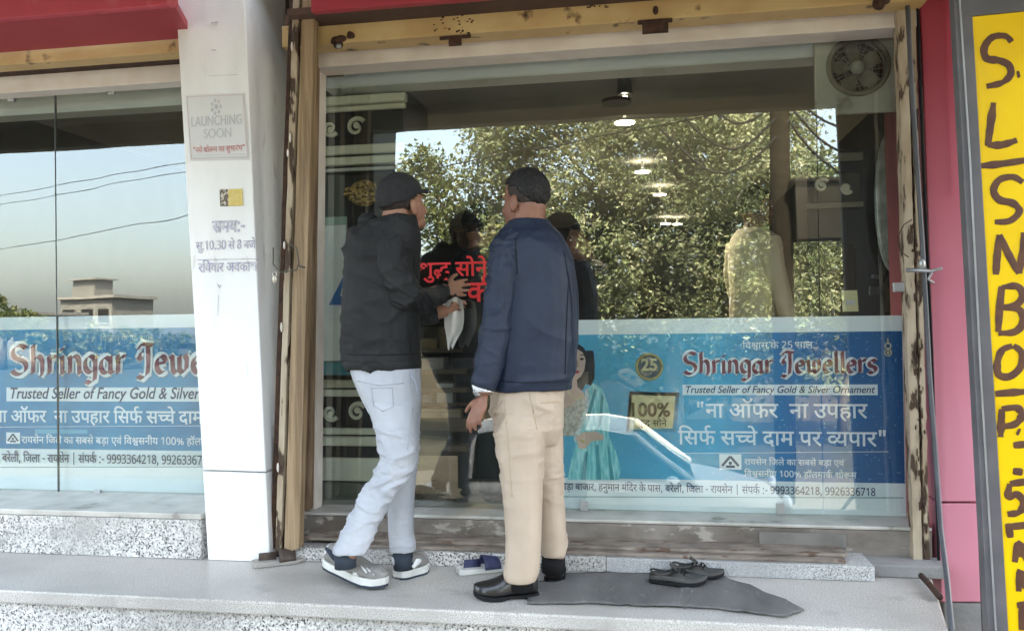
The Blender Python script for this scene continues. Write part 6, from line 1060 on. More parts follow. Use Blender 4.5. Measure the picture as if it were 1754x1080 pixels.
# ================= footwear left on the step, mat
ms = []
outl = [(905, 1036), (898, 1008), (975, 984), (1010, 983), (1120, 986), (1238, 990), (1300, 1012), (1376, 1046), (1346, 1059), (1232, 1046), (1120, 1040), (1000, 1036)]
pts = [PZ(x, y, 0.0) for x, y in outl]
xs = [p.x for p in pts]; ys = [p.y for p in pts]
def inside(x, y):
    r = False; n_ = len(pts)
    for i in range(n_):
        a, c = pts[i], pts[i - 1]
        if (a.y > y) != (c.y > y) and x < (c.x - a.x) * (y - a.y) / (c.y - a.y) + a.x: r = not r
    return r
bm = bmesh.new(); fb = bm.faces.new([bm.verts.new((p.x, p.y, 0)) for p in pts]); bmesh.ops.triangulate(bm, faces=[fb])
for it in range(6):
    es = [e for e in bm.edges if e.calc_length() > 0.03]
    if not es: break
    bmesh.ops.subdivide_edges(bm, edges=es, cuts=1); bmesh.ops.triangulate(bm, faces=[f for f in bm.faces if len(f.verts) > 3])
me = bpy.data.meshes.new('mat'); bm.to_mesh(me); bm.free()
sx0 = PZ(1185, 1030).x
for v in me.vertices:
    fr_ = max(0, 1 - (v.co.y - min(ys)) / 0.06)
    v.co.x += 0.010 * noise.noise(Vector((v.co.x * 14, v.co.y * 14, 1))); v.co.y += 0.012 * noise.noise(Vector((v.co.x * 11, v.co.y * 11, 5)))
    v.co.z = 0.007 + 0.004 * noise.noise(Vector((v.co.x * 6, v.co.y * 5, 0))) + 0.014 * fr_ * max(0, noise.noise(Vector((v.co.x * 9, 2, 0)))) + 0.006 * (1 - min(1, abs(noise.noise(Vector((v.co.x * 5 + v.co.y * 4, v.co.y * 3, 4)))) * 6)) ** 2 - 0.005 * math.exp(-((v.co.x - sx0 + 0.35 * (v.co.y - 3.2)) / 0.008) ** 2)
me = evaluated(me, [('SOLIDIFY', dict(thickness=0.004, offset=-1))])
mat_ = link_mesh(me, 'door_mat', M('charcoal ribbed mat', (0.105, 0.101, 0.097), (0.155, 0.15, 0.143), 7, 0.95, 0.8, 260, stretch=(1, 0.35, 1), c3=(0.25, 0.24, 0.22), scale3=40, lo3=0.62, hi3=0.8), None, PZ(1150, 1015), True)
tag(mat_, 'crumpled charcoal mat on the grey step under the navy jacket man', 'mat')
q = [PZ(1200, 1008, 0.012), PZ(1186, 1024, 0.012), PZ(1172, 1042, 0.012)]
MB().tube(q, 0.002, 6).build('seam', MATS['charcoal ribbed mat'], mat_)
s_a = shoe(None, PZ(1112, 994, 0.012), PZ(1212, 1001, 0.012), 0.092, 0.0, 'flat', 'shoe', (mBlack, mLeathO), True)
tag(s_a, 'empty dark lace shoe nearer the edge on the charcoal mat', 'shoe', 'pair of empty dark shoes on the mat')
s_b = shoe(None, PZ(1150, 982, 0.010), PZ(1241, 990, 0.010), 0.092, 0.0, 'flat', 'shoe', (mBlack, mLeathO), True)
tag(s_b, 'empty dark lace shoe behind its partner against the granite riser', 'shoe', 'pair of empty dark shoes on the mat')
def slipper(heel, toe, wdt, so_, st_, lab, org):
    h, t = Vector(heel), Vector(toe); ax = t - h; Ln = ax.length; ax.normalize(); sd = ax.cross(Z3).normalized(); rs = []
    for q_, w_ in ((0, 0.25), (0.06, 0.36), (0.2, 0.40), (0.45, 0.40), (0.7, 0.48), (0.88, 0.42), (0.97, 0.26), (1, 0.12)):
        c = h + ax * (q_ * Ln); hh = 0.024 - 0.008 * q_
        rs.append([c - sd * w_ * wdt, c + sd * w_ * wdt, c + sd * w_ * wdt * 1.03 + Z3 * hh, c - sd * w_ * wdt * 1.03 + Z3 * hh])
    o = MB().rings(rs).build('slipper', so_, None, org, bevel=0.003)
    tag(o, lab, 'slipper')
    rs = []
    for q_ in (0.48, 0.58, 0.70, 0.80):
        c = h + ax * (q_ * Ln) + Z3 * 0.016; R = wdt * 0.50; hgt = 0.055 - 0.05 * (q_ - 0.48)
        rs.append([c + sd * R * math.cos(a) + Z3 * hgt * math.sin(a) for a in [PI * k / 10 for k in range(11)]] + [c + sd * R * 0.92 * math.cos(a) + Z3 * (hgt * 0.90) * math.sin(a) for a in [PI * k / 10 for k in range(10, -1, -1)]])
    MB().rings(rs).build('strap', st_, o, smooth=True)
    MB().tube([h + ax * (0.12 * Ln) + Z3 * 0.025, h + ax * (0.45 * Ln) + Z3 * 0.022], wdt * 0.33, 10, flat=0.1).build('footbed', st_, o, smooth=True)
slipper(PZ(784, 982, 0.002), PZ(870, 972, 0.002), 0.098, mSole, M('navy strap', (0.03, 0.035, 0.09), (0.045, 0.05, 0.11), 30, 0.6), 'navy strapped slipper with white sole behind the khaki legs', PZ(820, 977))
slipper(PZ(432, 970, 0.002), PZ(522, 958, 0.002), 0.098, M('grey sole', (0.34, 0.31, 0.28), rough=0.7), M('brown strap', (0.05, 0.035, 0.028), (0.08, 0.055, 0.04), 30, 0.6), 'brown strapped slipper with grey sole at the foot of the folded door', PZ(480, 964))
# ------------------------------------------------------------------ inside the shop
mBlackW = M('black lacquer', (0.015, 0.015, 0.016), (0.022, 0.021, 0.02), 5, 0.35)
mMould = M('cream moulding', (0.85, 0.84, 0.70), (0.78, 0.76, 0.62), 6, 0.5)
mWoodI = M('brown shelf wood', (0.12, 0.078, 0.042), (0.085, 0.054, 0.028), 5, 0.5, 0.1, 40, stretch=(0.4, 3, 3))
mLampE = M('lamp glow', (1.0, 0.93, 0.80), rough=0.5, emit=2.2)
YC = 4.13
cab = thing('display_cabinet', 'black lacquered cabinet with cream mouldings and carved scrolls behind the glass', 'cabinet', (P(610, 700, YC).x, YC, FLOOR))
def cbox(parent, name, mt, px0, px1, py0, py1, Y, t, bevel=0.006):
    pm = (px0 + px1) / 2; m_ = MB(); m_.box(P(px0, (py0 + py1) / 2, Y).x, P(px1, (py0 + py1) / 2, Y).x, Y, Y + t, P(pm, py1, Y).z, P(pm, py0, Y).z); return m_.build(name, mt, parent, bevel=bevel)
cbox(cab, 'carcass_top', mBlackW, 500, 690, 150, 296, YC, 0.5)
for (y0, y1, pr) in ((163, 178, 0.05), (181, 190, 0.03), (248, 264, 0.03), (268, 282, 0.045)): cbox(cab, 'moulding', mMould, 500, 694, y0, y1, YC - pr, pr - 0.002, 0.008)
cbox(cab, 'shelf_edge', M('white shelf', (0.6, 0.62, 0.6), rough=0.4), 500, 676, 288, 293, YC - 0.02, 0.3, 0.002)
cbox(cab, 'back_panel', M('green grey panel', (0.10, 0.125, 0.11), (0.08, 0.1, 0.09), 3, 0.5), 500, 600, 297, 660, YC + 0.05, 0.03)
cbox(cab, 'upright', mBlackW, 592, 680, 297, 640, YC + 0.02, 0.4)
cbox(cab, 'carcass_bottom', mBlackW, 500, 664, 640, 880, YC, 0.5)
for (y0, y1, pr) in ((650, 664, 0.03), (667, 679, 0.04), (733, 744, 0.03), (748, 764, 0.045), (784, 824, 0.03)): cbox(cab, 'moulding', mMould, 548 if y0 > 640 else 500, 664, y0, y1, YC - pr, pr - 0.002, 0.008)
cbox(cab, 'plinth', M('grey green plinth', (0.16, 0.17, 0.145), rough=0.5), 540, 668, 828, 890, YC - 0.05, 0.048)
def scroll(parent, cx, cy, r, Y, flip=1):
    m_ = MB(); c = P(cx, cy, Y); k = r * 3.0 / 1400; pts = []
    for i in range(40):
        t = i / 39; a = flip * (0.6 + t * 7.2); rad = k * (1 - 0.78 * t); pts.append(c + X3 * rad * math.cos(a) + Z3 * rad * math.sin(a))
    m_.tube(pts, [0.013 * (1 - 0.5 * i / 39) for i in range(40)], 8); m_.ell(pts[-1], 0.018, 0.012, 0.018)
    m_.build('scroll_carving', mMould, parent, smooth=True)
scroll(cab, 610, 218, 24, YC - 0.006); scroll(cab, 566, 220, 20, YC - 0.006, -1); scroll(cab, 612, 706, 24, YC - 0.006); scroll(cab, 566, 706, 20, YC - 0.006, -1)
# hallmark standee
st2 = thing('hallmark_poster', 'white poster stand with blue triangle and teal foot inside the shop', 'poster', P(572, 640, 3.99))
cbox(st2, 'board', M('white poster board', (0.86, 0.88, 0.85), (0.76, 0.8, 0.77), 6, 0.5), 512, 594, 372, 618, 3.99, 0.02, 0.002)
cbox(st2, 'header_strip', M('mint strip', (0.35, 0.5, 0.42), rough=0.5), 512, 594, 372, 386, 3.982, 0.007, 0.001)
cbox(st2, 'teal_foot', M('teal print', (0.06, 0.26, 0.30), rough=0.5), 512, 604, 619, 642, 3.98, 0.03, 0.002)
b = MB(); b.poly([P(563, 522, 3.978), P(602, 522, 3.978), P(602, 446, 3.978)], (0, 0.008, 0)); b.build('blue_triangle', M('bright blue print', (0.01, 0.17, 0.48), rough=0.5), st2)
b = MB(); b.poly([P(583, 507, 3.974), P(592, 507, 3.974), P(592, 484, 3.974), P(588, 484, 3.974)], (0, 0.003, 0)); b.build('white_mark', mPrintW, st2)
# golden oval on the cabinet, standing in for a gold-patterned cap
b = MB(); c = P(624, 331, 4.09); b.ell(c, 0.088, 0.03, 0.070)
for k in range(26): b.ell(c + Vector((random.uniform(-0.09, 0.09), -0.024, random.uniform(-0.042, 0.042))), 0.018, 0.012, 0.009, nu=8, nv=6)
tag(b.build('gilt_oval', M('dull gilt', (0.62, 0.42, 0.16), (0.20, 0.12, 0.05), 60, 0.45, lo=0.45, hi=0.55), None, c, True), 'gilt oval on the black cabinet standing in for a patterned cap', 'ornament')
# brown shelf with boxes between the men
YS2 = 4.25
shf = thing('wooden_rack', 'brown wooden rack of jewellery boxes seen between the two men', 'rack', (P(740, 760, YS2).x, YS2, FLOOR))
for (y0, y1) in ((598, 604), (632, 640), (664, 672), (690, 694), (716, 738), (762, 772)): cbox(shf, 'shelf', mWoodI, 684, 800, y0, y1, YS2, 0.35, 0.003)
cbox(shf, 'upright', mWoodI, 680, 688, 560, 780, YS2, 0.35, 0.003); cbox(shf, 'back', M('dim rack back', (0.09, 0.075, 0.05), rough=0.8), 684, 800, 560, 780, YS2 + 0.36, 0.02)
for i, (px0, px1, py0, py1, colr) in enumerate(((718, 748, 580, 598, (0.35, 0.24, 0.10)), (752, 772, 560, 598, (0.25, 0.17, 0.08)), (722, 760, 612, 632, (0.55, 0.5, 0.42)), (748, 776, 656, 690, (0.68, 0.68, 0.66)), (724, 740, 676, 690, (0.3, 0.3, 0.33)), (722, 790, 700, 716, (0.62, 0.50, 0.34)))):
    t = thing('jewellery_box', ['tan box on the upper shelf of the brown rack', 'tall brown box standing beside the tan box on the rack', 'cream box on the second shelf of the brown rack', 'white square box with dark mark in the rack', 'little grey box left of the white square box', 'long tan carton lying on the lowest boxed shelf'][i], 'box', (P((px0 + px1) / 2, py1, YS2 + 0.05).x, YS2 + 0.05, P((px0 + px1) / 2, py1, YS2 + 0.05).z), 'boxes on the wooden rack')
    colr = tuple(v * 0.6 for v in colr); mt = M('box paper %d' % i, colr, tuple(v * 0.8 for v in colr), 9, 0.6)
    cbox(t, 'box_body', mt, px0, px1, py0 + (py1 - py0) * 0.35, py1, YS2 + 0.03, 0.12, 0.003)
    cbox(t, 'lid', mt, px0 - 0.6, px1 + 0.6, py0, py0 + (py1 - py0) * 0.33, YS2 + 0.026, 0.128, 0.003)
# counter behind the banner and glass case at right
cnt = thing('shop_counter', 'dark display counter behind the banner inside the shop', 'counter', (0.6, 5.6, FLOOR))
b = MB(); b.box(-0.4, 1.7, 5.5, 6.0, FLOOR + 0.08, 0.95); b.build('counter_body', mBlackW, cnt, bevel=0.01)
b = MB(); b.box(-0.45, 1.74, 5.45, 6.05, 0.955, 0.99); b.build('counter_top', mWoodI, cnt, bevel=0.006)
shc = thing('wall_showcase', 'tall dark showcase with cream scroll panel and framed door at right inside', 'showcase', (1.3, 5.2, FLOOR))
cbox(shc, 'carcass', mBlackW, 1384, 1560, 255, 560, 5.2, 0.4)
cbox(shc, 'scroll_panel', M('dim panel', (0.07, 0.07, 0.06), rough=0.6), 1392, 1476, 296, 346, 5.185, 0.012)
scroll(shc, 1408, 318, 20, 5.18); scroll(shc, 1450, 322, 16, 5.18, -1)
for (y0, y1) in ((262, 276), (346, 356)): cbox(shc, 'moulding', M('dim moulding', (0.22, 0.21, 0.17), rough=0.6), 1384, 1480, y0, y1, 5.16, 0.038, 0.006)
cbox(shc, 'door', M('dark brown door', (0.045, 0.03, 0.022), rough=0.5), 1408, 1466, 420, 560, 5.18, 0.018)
b = MB(); c = P(1526, 345, 5.12); b.torus(c, 0.40, 0.018, X3 * 0.22, Z3, 40, 8); b.ell(c, 0.085, 0.01, 0.39, nu=32, nv=16)
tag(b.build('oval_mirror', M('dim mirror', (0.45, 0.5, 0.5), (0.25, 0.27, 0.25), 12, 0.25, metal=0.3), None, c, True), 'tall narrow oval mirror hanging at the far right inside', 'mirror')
b = MB(); c = P(1457, 515, 4.05); b.slab(c + Vector((-0.035, 0, -0.05)), c + Vector((0.035, 0, -0.05)), c + Vector((0.035, 0.02, 0.05)), c + Vector((-0.035, 0.02, 0.05)), 0.006)
cd_ = b.build('price_card', M('pale yellow card', (0.62, 0.58, 0.34), rough=0.6), None, c, bevel=0.001)
tag(cd_, 'small pale yellow card standing at the glass above the banner', 'card')
b = MB(); b.box(c.x - 0.02, c.x + 0.02, c.y + 0.001, c.y + 0.0035, c.z - 0.02, c.z + 0.005); b.build('printed_block', mGrey, cd_)
# lamps: round ceiling lights receding into the shop, one pendant spot
for i, (px, py, zz) in enumerate(((1070, 208, 2.6), (1100, 293, 2.6), (1130, 332, 2.6), (1140, 382, 2.6), (1148, 424, 2.6))):
    d = ray(px, py); t = (zz - EYE.z) / d.z; c = EYE + d * t; c.y = min(c.y, 13.0)
    o = thing('ceiling_light', ['nearest round glowing ceiling light inside the shop', 'second round ceiling light behind the nearest one', 'small third round light deeper inside the shop', 'fourth round ceiling light far inside the shop', 'farthest round ceiling light at the back of the shop'][i], 'light', c, 'round ceiling lights in the shop')
    b = MB(); b.disc(c, 0.075, X3, Y3, -Z3, 0.014); b.build('diffuser', mLampE, o); b = MB(); b.torus(c, 0.08, 0.010, X3, Y3, 32, 6); b.tube([c, (c.x, c.y, 2.699)], 0.012, 8); b.build('fitting', mSteel, o)
    if i < 3:
        lt = bpy.data.lights.new('lamp_light', 'SPOT'); lt.energy = 14; lt.spot_size = math.radians(150); lt.spot_blend = 0.6; lt.color = (1.0, 0.9, 0.74); lt.shadow_soft_size = 0.1
        lo = bpy.data.objects.new('lamp_light', lt); COL.objects.link(lo); lo.parent = o; lo.location = (0, 0, -0.14)
c = P(1070, 168, 5.0)
o = thing('pendant_spot', 'black pendant spotlight with a bright lens near the ceiling', 'light', c)
b = MB(); b.tube([c + Vector((0, 0, 0.16)), (c.x, c.y, 2.70)], 0.02, 8); b.tube([c + Vector((0, 0, 0.17)), c + Vector((0, 0, 0.02))], [0.035, 0.05], 14); b.disc(c - Vector((0.05, 0, 0.03)), 0.09, X3, Y3, Z3, 0.02); b.build('housing', mBlackW, o, smooth=False)
MB().ell(c, 0.02, 0.02, 0.014).build('lens', mLampE, o, smooth=True)
# false ceiling bulkhead
b = MB(); b.box(P(705, 180, 5.2).x, 1.7, 5.2, 5.5, 2.45, 2.699); tag(b.build('ceiling_bulkhead', mCeil, None, (0, 5.2, 2.5), bevel=0.01), 'grey bulkhead dropped from the shop ceiling', 'bulkhead')

# people inside the shop
def standing(lab, x, y, z0, h, face, shirt, trou, skin, lean=0.0, arms=0.0):
    k = h / 1.70; f, s_, u = head_axes(face, -0.12); base = Vector((x, y, z0)); fl = Vector((f.x, f.y, 0)).normalized()
    Q = lambda a, b_, d: base + s_ * (a * k) + fl * (b_ * k + lean * max(0, d - 0.9)) + Z3 * (d * k)
    hc = Q(0, 0.03, 1.575)
    def ring(c, hx, hy): return [c + s_ * (math.cos(2 * PI * i / 20) * hx * k) + fl * (math.sin(2 * PI * i / 20) * hy * k) for i in range(20)]
    def torso(g): return [ring(Q(0, 0, d), hx + g, hy + g) for d, hx, hy in ((0.84, 0.15, 0.11), (0.95, 0.155, 0.115), (1.08, 0.15, 0.11), (1.22, 0.17, 0.115), (1.34, 0.185, 0.11), (1.40, 0.16, 0.09), (1.445, 0.08, 0.07))]
    arm = lambda sg_: [Q(sg_ * 0.185, 0, 1.37), Q(sg_ * 0.225, 0.0, 1.20), Q(sg_ * 0.24, 0.03 + arms * 0.05, 1.06), Q(sg_ * 0.22, 0.08 + arms * 0.16, 0.93 + arms * 0.1), Q(sg_ * 0.20, 0.10 + arms * 0.26, 0.82 + arms * 0.22)]
    leg = lambda sg_: [Q(sg_ * 0.085, 0, 0.88), Q(sg_ * 0.09, 0.01, 0.48), Q(sg_ * 0.09, -0.01, 0.06)]
    b = MB(); L_ = add_head(b, hc, f, s_, u, k); b.tube([Q(0, 0, 1.40), hc - Z3 * 0.02], [0.06 * k, 0.055 * k], 14); b.rings(torso(0))
    for sg_ in (1, -1):
        b.tube(arm(sg_), [v * k for v in (0.05, 0.045, 0.04, 0.034, 0.026)], 12); b.tube(leg(sg_), [v * k for v in (0.085, 0.06, 0.042)], 12)
        hand(b, arm(sg_)[-1], (arm(sg_)[-1] - arm(sg_)[-2]), fl * 0.8 - s_ * sg_ * 0.3, -s_ * sg_, 0.3, k * 0.95)
        b.ell(Q(sg_ * 0.09, 0.06, 0.035), 0.045 * k, 0.12 * k, 0.035 * k, (s_, fl, Z3))
    p = link_mesh(fused(b, 0.006, 2), 'person', skin, None, base, True); tag(p, lab, 'person')
    eyes(p, L_, (s_, f, u), k)
    hair_cap(p, hc, f, s_, u, lambda a, b_, d: d > -0.05 and (d > 0.05 + 0.25 * max(0, b_) or b_ < 0.0 - max(0, 0.05 - d) * 0.3), 0.01, k=k, rough=0.004)
    b = MB(); b.rings(torso(0.016))
    for sg_ in (1, -1): b.tube(arm(sg_)[:4] + [lerp(arm(sg_)[3], arm(sg_)[4], 0.8)], [v * k for v in (0.064, 0.06, 0.055, 0.048, 0.04)], 12)
    link_mesh(fused(b, 0.009, 3, wrinkle(x * 3, 0.006)), 'shirt', shirt, p, smooth=True)
    b = MB(); b.rings([ring(Q(0, 0, d), hx, hy) for d, hx, hy in ((0.78, 0.15, 0.115), (0.86, 0.165, 0.12), (0.96, 0.16, 0.118))])
    for sg_ in (1, -1): b.tube(leg(sg_), [v * k for v in (0.1, 0.078, 0.062)], 14)
    link_mesh(fused(b, 0.009, 3, wrinkle(x * 5, 0.005)), 'trousers', trou, p, smooth=True)
    for sg_ in (1, -1): MB().ell(Q(sg_ * 0.09, 0.06, 0.038), 0.05 * k, 0.13 * k, 0.04 * k, (s_, fl, Z3)).build('shoe', mLeath, p, smooth=True)
    return p
mDkS = M('black shirt', (0.012, 0.012, 0.013), (0.018, 0.018, 0.02), 8, 0.8)
mBei = M('pale beige shirt', (0.80, 0.74, 0.56), (0.72, 0.65, 0.48), 7, 0.8, 0.2, 150)
px_ = lambda px, py, Y: P(px, py, Y).x
standing('dark haired person in black standing inside behind the red lettering', px_(818, 500, 4.35), 4.35, FLOOR, 1.60, (0.55, 0.8), mDkS, M('black trousers', (0.012, 0.012, 0.014), rough=0.8), mSkin)
standing('person in dark clothes facing left inside, beside the navy jacket', px_(1022, 500, 5.0), 5.0, FLOOR, 1.56, (-0.9, -0.4), M('dark brown shirt', (0.03, 0.026, 0.022), rough=0.8), M('dark trousers', (0.02, 0.02, 0.022), rough=0.8), mSkin, 0.1)
standing('person in pale beige shirt turned away inside the shop', px_(1290, 480, 5.35), 5.35, FLOOR, 1.80, (0.9, 0.42), mBei, M('brown trousers', (0.09, 0.07, 0.05), rough=0.8), mSkin, 0.0)

# ------------------------------------------------------------------ across the road (what the glass mirrors)
def leaf_material(name, c1, c2, c3):
    m = bpy.data.materials.new(name); m.use_nodes = True; n, l = m.node_tree.nodes, m.node_tree.links
    b = n['Principled BSDF']; b.inputs['Roughness'].default_value = 0.45
    tc = n.new('ShaderNodeTexCoord'); nz = n.new('ShaderNodeTexNoise'); nz.inputs['Scale'].default_value = 1.1; nz.inputs['Detail'].default_value = 3
    l.new(tc.outputs['Object'], nz.inputs['Vector']); cr = n.new('ShaderNodeValToRGB'); l.new(nz.outputs['Fac'], cr.inputs['Fac'])
    e = cr.color_ramp.elements; e[0].position = 0.32; e[0].color = (*c1, 1); e[1].position = 0.68; e[1].color = (*c3, 1); cr.color_ramp.elements.new(0.5).color = (*c2, 1)
    nb = n.new('ShaderNodeTexNoise'); nb.inputs['Scale'].default_value = 9; l.new(tc.outputs['Object'], nb.inputs['Vector'])
    mx = n.new('ShaderNodeMix'); mx.data_type = 'RGBA'; mx.blend_type = 'MULTIPLY'; mx.inputs['Factor'].default_value = 0.5
    l.new(cr.outputs['Color'], mx.inputs['A']); l.new(nb.outputs['Color'], mx.inputs['B']); l.new(mx.outputs['Result'], b.inputs['Base Color'])
    tl_ = n.new('ShaderNodeBsdfTranslucent'); l.new(cr.outputs['Color'], tl_.inputs['Color'])
    ms_ = n.new('ShaderNodeMixShader'); ms_.inputs['Fac'].default_value = 0.3; l.new(b.outputs[0], ms_.inputs[1]); l.new(tl_.outputs[0], ms_.inputs[2]); l.new(ms_.outputs[0], n['Material Output'].inputs['Surface'])
    return m
mLeafA = leaf_material('olive leaves', (0.085, 0.11, 0.055), (0.20, 0.235, 0.115), (0.38, 0.40, 0.235))
mLeafB = leaf_material('green leaves', (0.05, 0.085, 0.03), (0.12, 0.15, 0.05), (0.24, 0.24, 0.09))
mBark = M('grey brown bark', (0.10, 0.075, 0.05), (0.055, 0.042, 0.03), 9, 0.9, 0.6, 30)
def tree(lab, x, y, blobs, n, leaf, trunk_h, r0, seed, mat, name='street_tree'):
    rr = random.Random(seed); z0 = ROAD_Z - 0.01; root = thing(name, lab, 'tree', (x, y, z0), 'trees across the road')
    tb = MB(); top = Vector((x + 0.2, y, z0 + trunk_h)); tb.tube([(x, y, z0 - 0.1), (x + 0.05, y, z0 + trunk_h * 0.5), top], [r0 * 1.25, r0 * 0.95, r0 * 0.7], 12)
    for (bx, by, bz, br) in blobs:
        e = Vector((bx, by, bz)); md = lerp(top, e, 0.5) + Vector((rr.uniform(-.3, .3), rr.uniform(-.3, .3), 0.2)); tb.tube([top - Z3 * 0.2, md, e], [r0 * 0.5, r0 * 0.3, r0 * 0.12], 7)
        for q in range(4):
            d = Vector((rr.gauss(0, 1), rr.gauss(0, 1), rr.gauss(0, 1))).normalized(); tb.tube([lerp(md, e, 0.6), e + d * br * 0.8], [r0 * 0.14, r0 * 0.04], 5)
    tb.build('trunk', mBark, root, smooth=True)
    vs, fs = [], []; tot = sum(b_[3] ** 2 for b_ in blobs)
    for (bx, by, bz, br) in blobs:
        m = int(n * br ** 2 / tot); ncl = max(6, m // 60); cl = []
        for i in range(ncl):
            d = Vector((rr.gauss(0, 1), rr.gauss(0, 1), rr.gauss(0, 1))).normalized() * br * (rr.random() ** 0.45) * rr.uniform(0.8, 1.12); cl.append(Vector((bx, by, bz)) + d)
        for i in range(m):
            c = rr.choice(cl) + Vector((rr.gauss(0, .17), rr.gauss(0, .17), rr.gauss(0, .13)))
            a = Vector((rr.gauss(0, 1), rr.gauss(0, 1), rr.gauss(0, .6) - 0.3)).normalized(); t = a.cross(Vector((rr.gauss(0, 1), rr.gauss(0, 1), rr.gauss(0, 1)))).normalized(); nn = a.cross(t)
            L_ = leaf * rr.choice((0.55, 0.8, 1.0, 1.5)) * rr.uniform(0.8, 1.2); w_ = L_ * 0.28; k = len(vs)
            vs += [c, c + a * L_ * 0.5 + t * w_ + nn * w_ * 0.4, c + a * L_, c + a * L_ * 0.5 - t * w_ + nn * w_ * 0.4]
            fs += [(k, k + 1, k + 2), (k, k + 2, k + 3)]
    mb = MB(); mb.add(vs, fs); mb.build('crown', mat, root, fix=False)
    return root
tree('big olive leaved tree straight across the road, reaching over the pole', 0.4, -8.6, [(-1.2, -8.4, 3.4, 1.5), (0.6, -8.0, 4.2, 1.8), (2.0, -8.6, 3.6, 1.6), (0.2, -8.2, 2.0, 1.6), (1.9, -8.2, 1.8, 1.5), (-1.6, -8.6, 1.7, 1.3), (0.9, -8.8, 5.6, 1.3), (2.9, -9.0, 2.2, 1.1), (-0.4, -8.8, 5.3, 1.2), (2.4, -9.0, 5.0, 1.1), (-2.9, -8.7, 4.5, 1.1), (-2.1, -8.5, 5.4, 1.2), (-2.6, -8.8, 2.9, 1.1)], 125000, 0.088, 2.6, 0.22, 1, mLeafA)
tree('slim green tree with a pointed top left of the big olive tree', -3.6, -9.4, [(-4.8, -9.4, 4.5, 0.6), (-4.4, -9.4, 3.6, 0.8), (-3.6, -9.4, 2.9, 1.1), (-3.0, -9.2, 1.7, 1.3), (-4.4, -9.6, 1.6, 1.2), (-2.4, -9.2, 2.7, 0.8)], 22000, 0.095, 1.9, 0.13, 2, mLeafB)
tree('low dark bushy tree under the big olive tree', 0.6, -10.2, [(-1.4, -10.4, 0.6, 1.3), (0.6, -10.3, 0.4, 1.4), (2.4, -10.4, 0.5, 1.3), (-3.2, -10.4, 0.4, 1.2), (4.0, -10.4, 0.4, 1.2)], 12000, 0.14, 0.8, 0.1, 3, mLeafB)
tree('thin tree with sparse crown behind the utility pole', 3.9, -10.0, [(3.9, -10.0, 2.8, 0.9), (4.4, -10.2, 1.6, 1.1), (3.4, -9.8, 3.9, 0.6), (5.1, -10.2, 3.4, 0.7)], 6000, 0.15, 2.2, 0.1, 4, mLeafB)
# utility pole with box and wires
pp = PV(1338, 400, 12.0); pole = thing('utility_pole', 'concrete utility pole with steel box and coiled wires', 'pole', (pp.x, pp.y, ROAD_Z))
b = MB(); b.tube([(pp.x, pp.y, ROAD_Z - 0.2), (pp.x, pp.y, 6.4)], [0.16, 0.12], 10); b.build('shaft', M('backlit dark pole', (0.018, 0.014, 0.010), (0.012, 0.010, 0.008), 5, 0.95, spec=0.02), pole, smooth=True)  # shaft colour darkened to stand for its backlit shade
b = MB(); b.box(pp.x - 0.9, pp.x + 0.9, pp.y - 0.05, pp.y + 0.05, 5.2, 5.3); b.box(pp.x - 0.6, pp.x + 0.6, pp.y - 0.05, pp.y + 0.05, 5.8, 5.88); b.build('cross_arm', mSteel, pole)
b = MB(); b.box(pp.x + 0.15, pp.x + 0.85, pp.y - 0.2, pp.y + 0.25, 2.2, 2.95); b.box(pp.x + 0.1, pp.x + 0.9, pp.y - 0.25, pp.y + 0.3, 2.95, 3.0); b.build('meter_box', M('grey green box', (0.022, 0.02, 0.017), (0.016, 0.014, 0.012), 5, 0.95, spec=0.02), pole, bevel=0.01)
b = MB()
for k in range(4):
    a0 = Vector((pp.x + 0.1, pp.y + 0.1, 4.6 - 0.25 * k)); pts = [a0 + Vector((t * (1.3 + 0.2 * k), 0, -(0.5 + 0.12 * k) * math.sin(PI * t))) for t in [i / 12 for i in range(13)]]; b.tube(pts, 0.018, 6)
    pts = [a0 + Vector((-t * (1.0 + 0.25 * k), 0, -(0.4 + 0.1 * k) * math.sin(PI * t))) for t in [i / 12 for i in range(13)]]; b.tube(pts, 0.016, 6)
b.build('slack_wire', mBlack, pole, smooth=True)
for i, (ya, yb_) in enumerate(((277, 335), (293, 352), (368, 428))):
    a_, b2 = PV(318, ya, 15.0), PV(0, yb_, 21.0); d = b2 - a_; pts = [a_ - d * 1.5 + d * (t * 5.5) + Z3 * (0.15 * (t - 0.3) ** 2) for t in [k / 20 for k in range(21)]]
    tag(MB().tube(pts, 0.008, 6).build('overhead_wire', mBlack, None, a_, True), ['topmost of the three overhead wires mirrored in left window', 'middle overhead wire mirrored in left window', 'lowest overhead wire mirrored in left window'][i], 'wire', 'overhead wires across the road')
# canopy columns
for i, (x0, x1, lb) in enumerate(((-2.9, -2.15, 'dark stone canopy column at the left end of the step'), (1.72, 2.4, 'dark stone canopy column beyond the yellow sign'))):
    t = thing('canopy_column', lb, 'column', ((x0 + x1) / 2, 1.25, ROAD_Z))
    b = MB(); b.box(x0, x1, 0.95, 1.55, ROAD_Z, 2.82); b.build('shaft', granite('dark granite', (0.02, 0.02, 0.021), (0.012, 0.012, 0.012), (0.035, 0.034, 0.033), 90, 0.45) if i == 0 else bpy.data.materials['dark granite'], t, bevel=0.01)
    b = MB(); b.box(x0 - 0.05, x1 + 0.05, 0.90, 1.60, ROAD_Z, ROAD_Z + 0.25); b.build('footing', mConc, t, bevel=0.01)
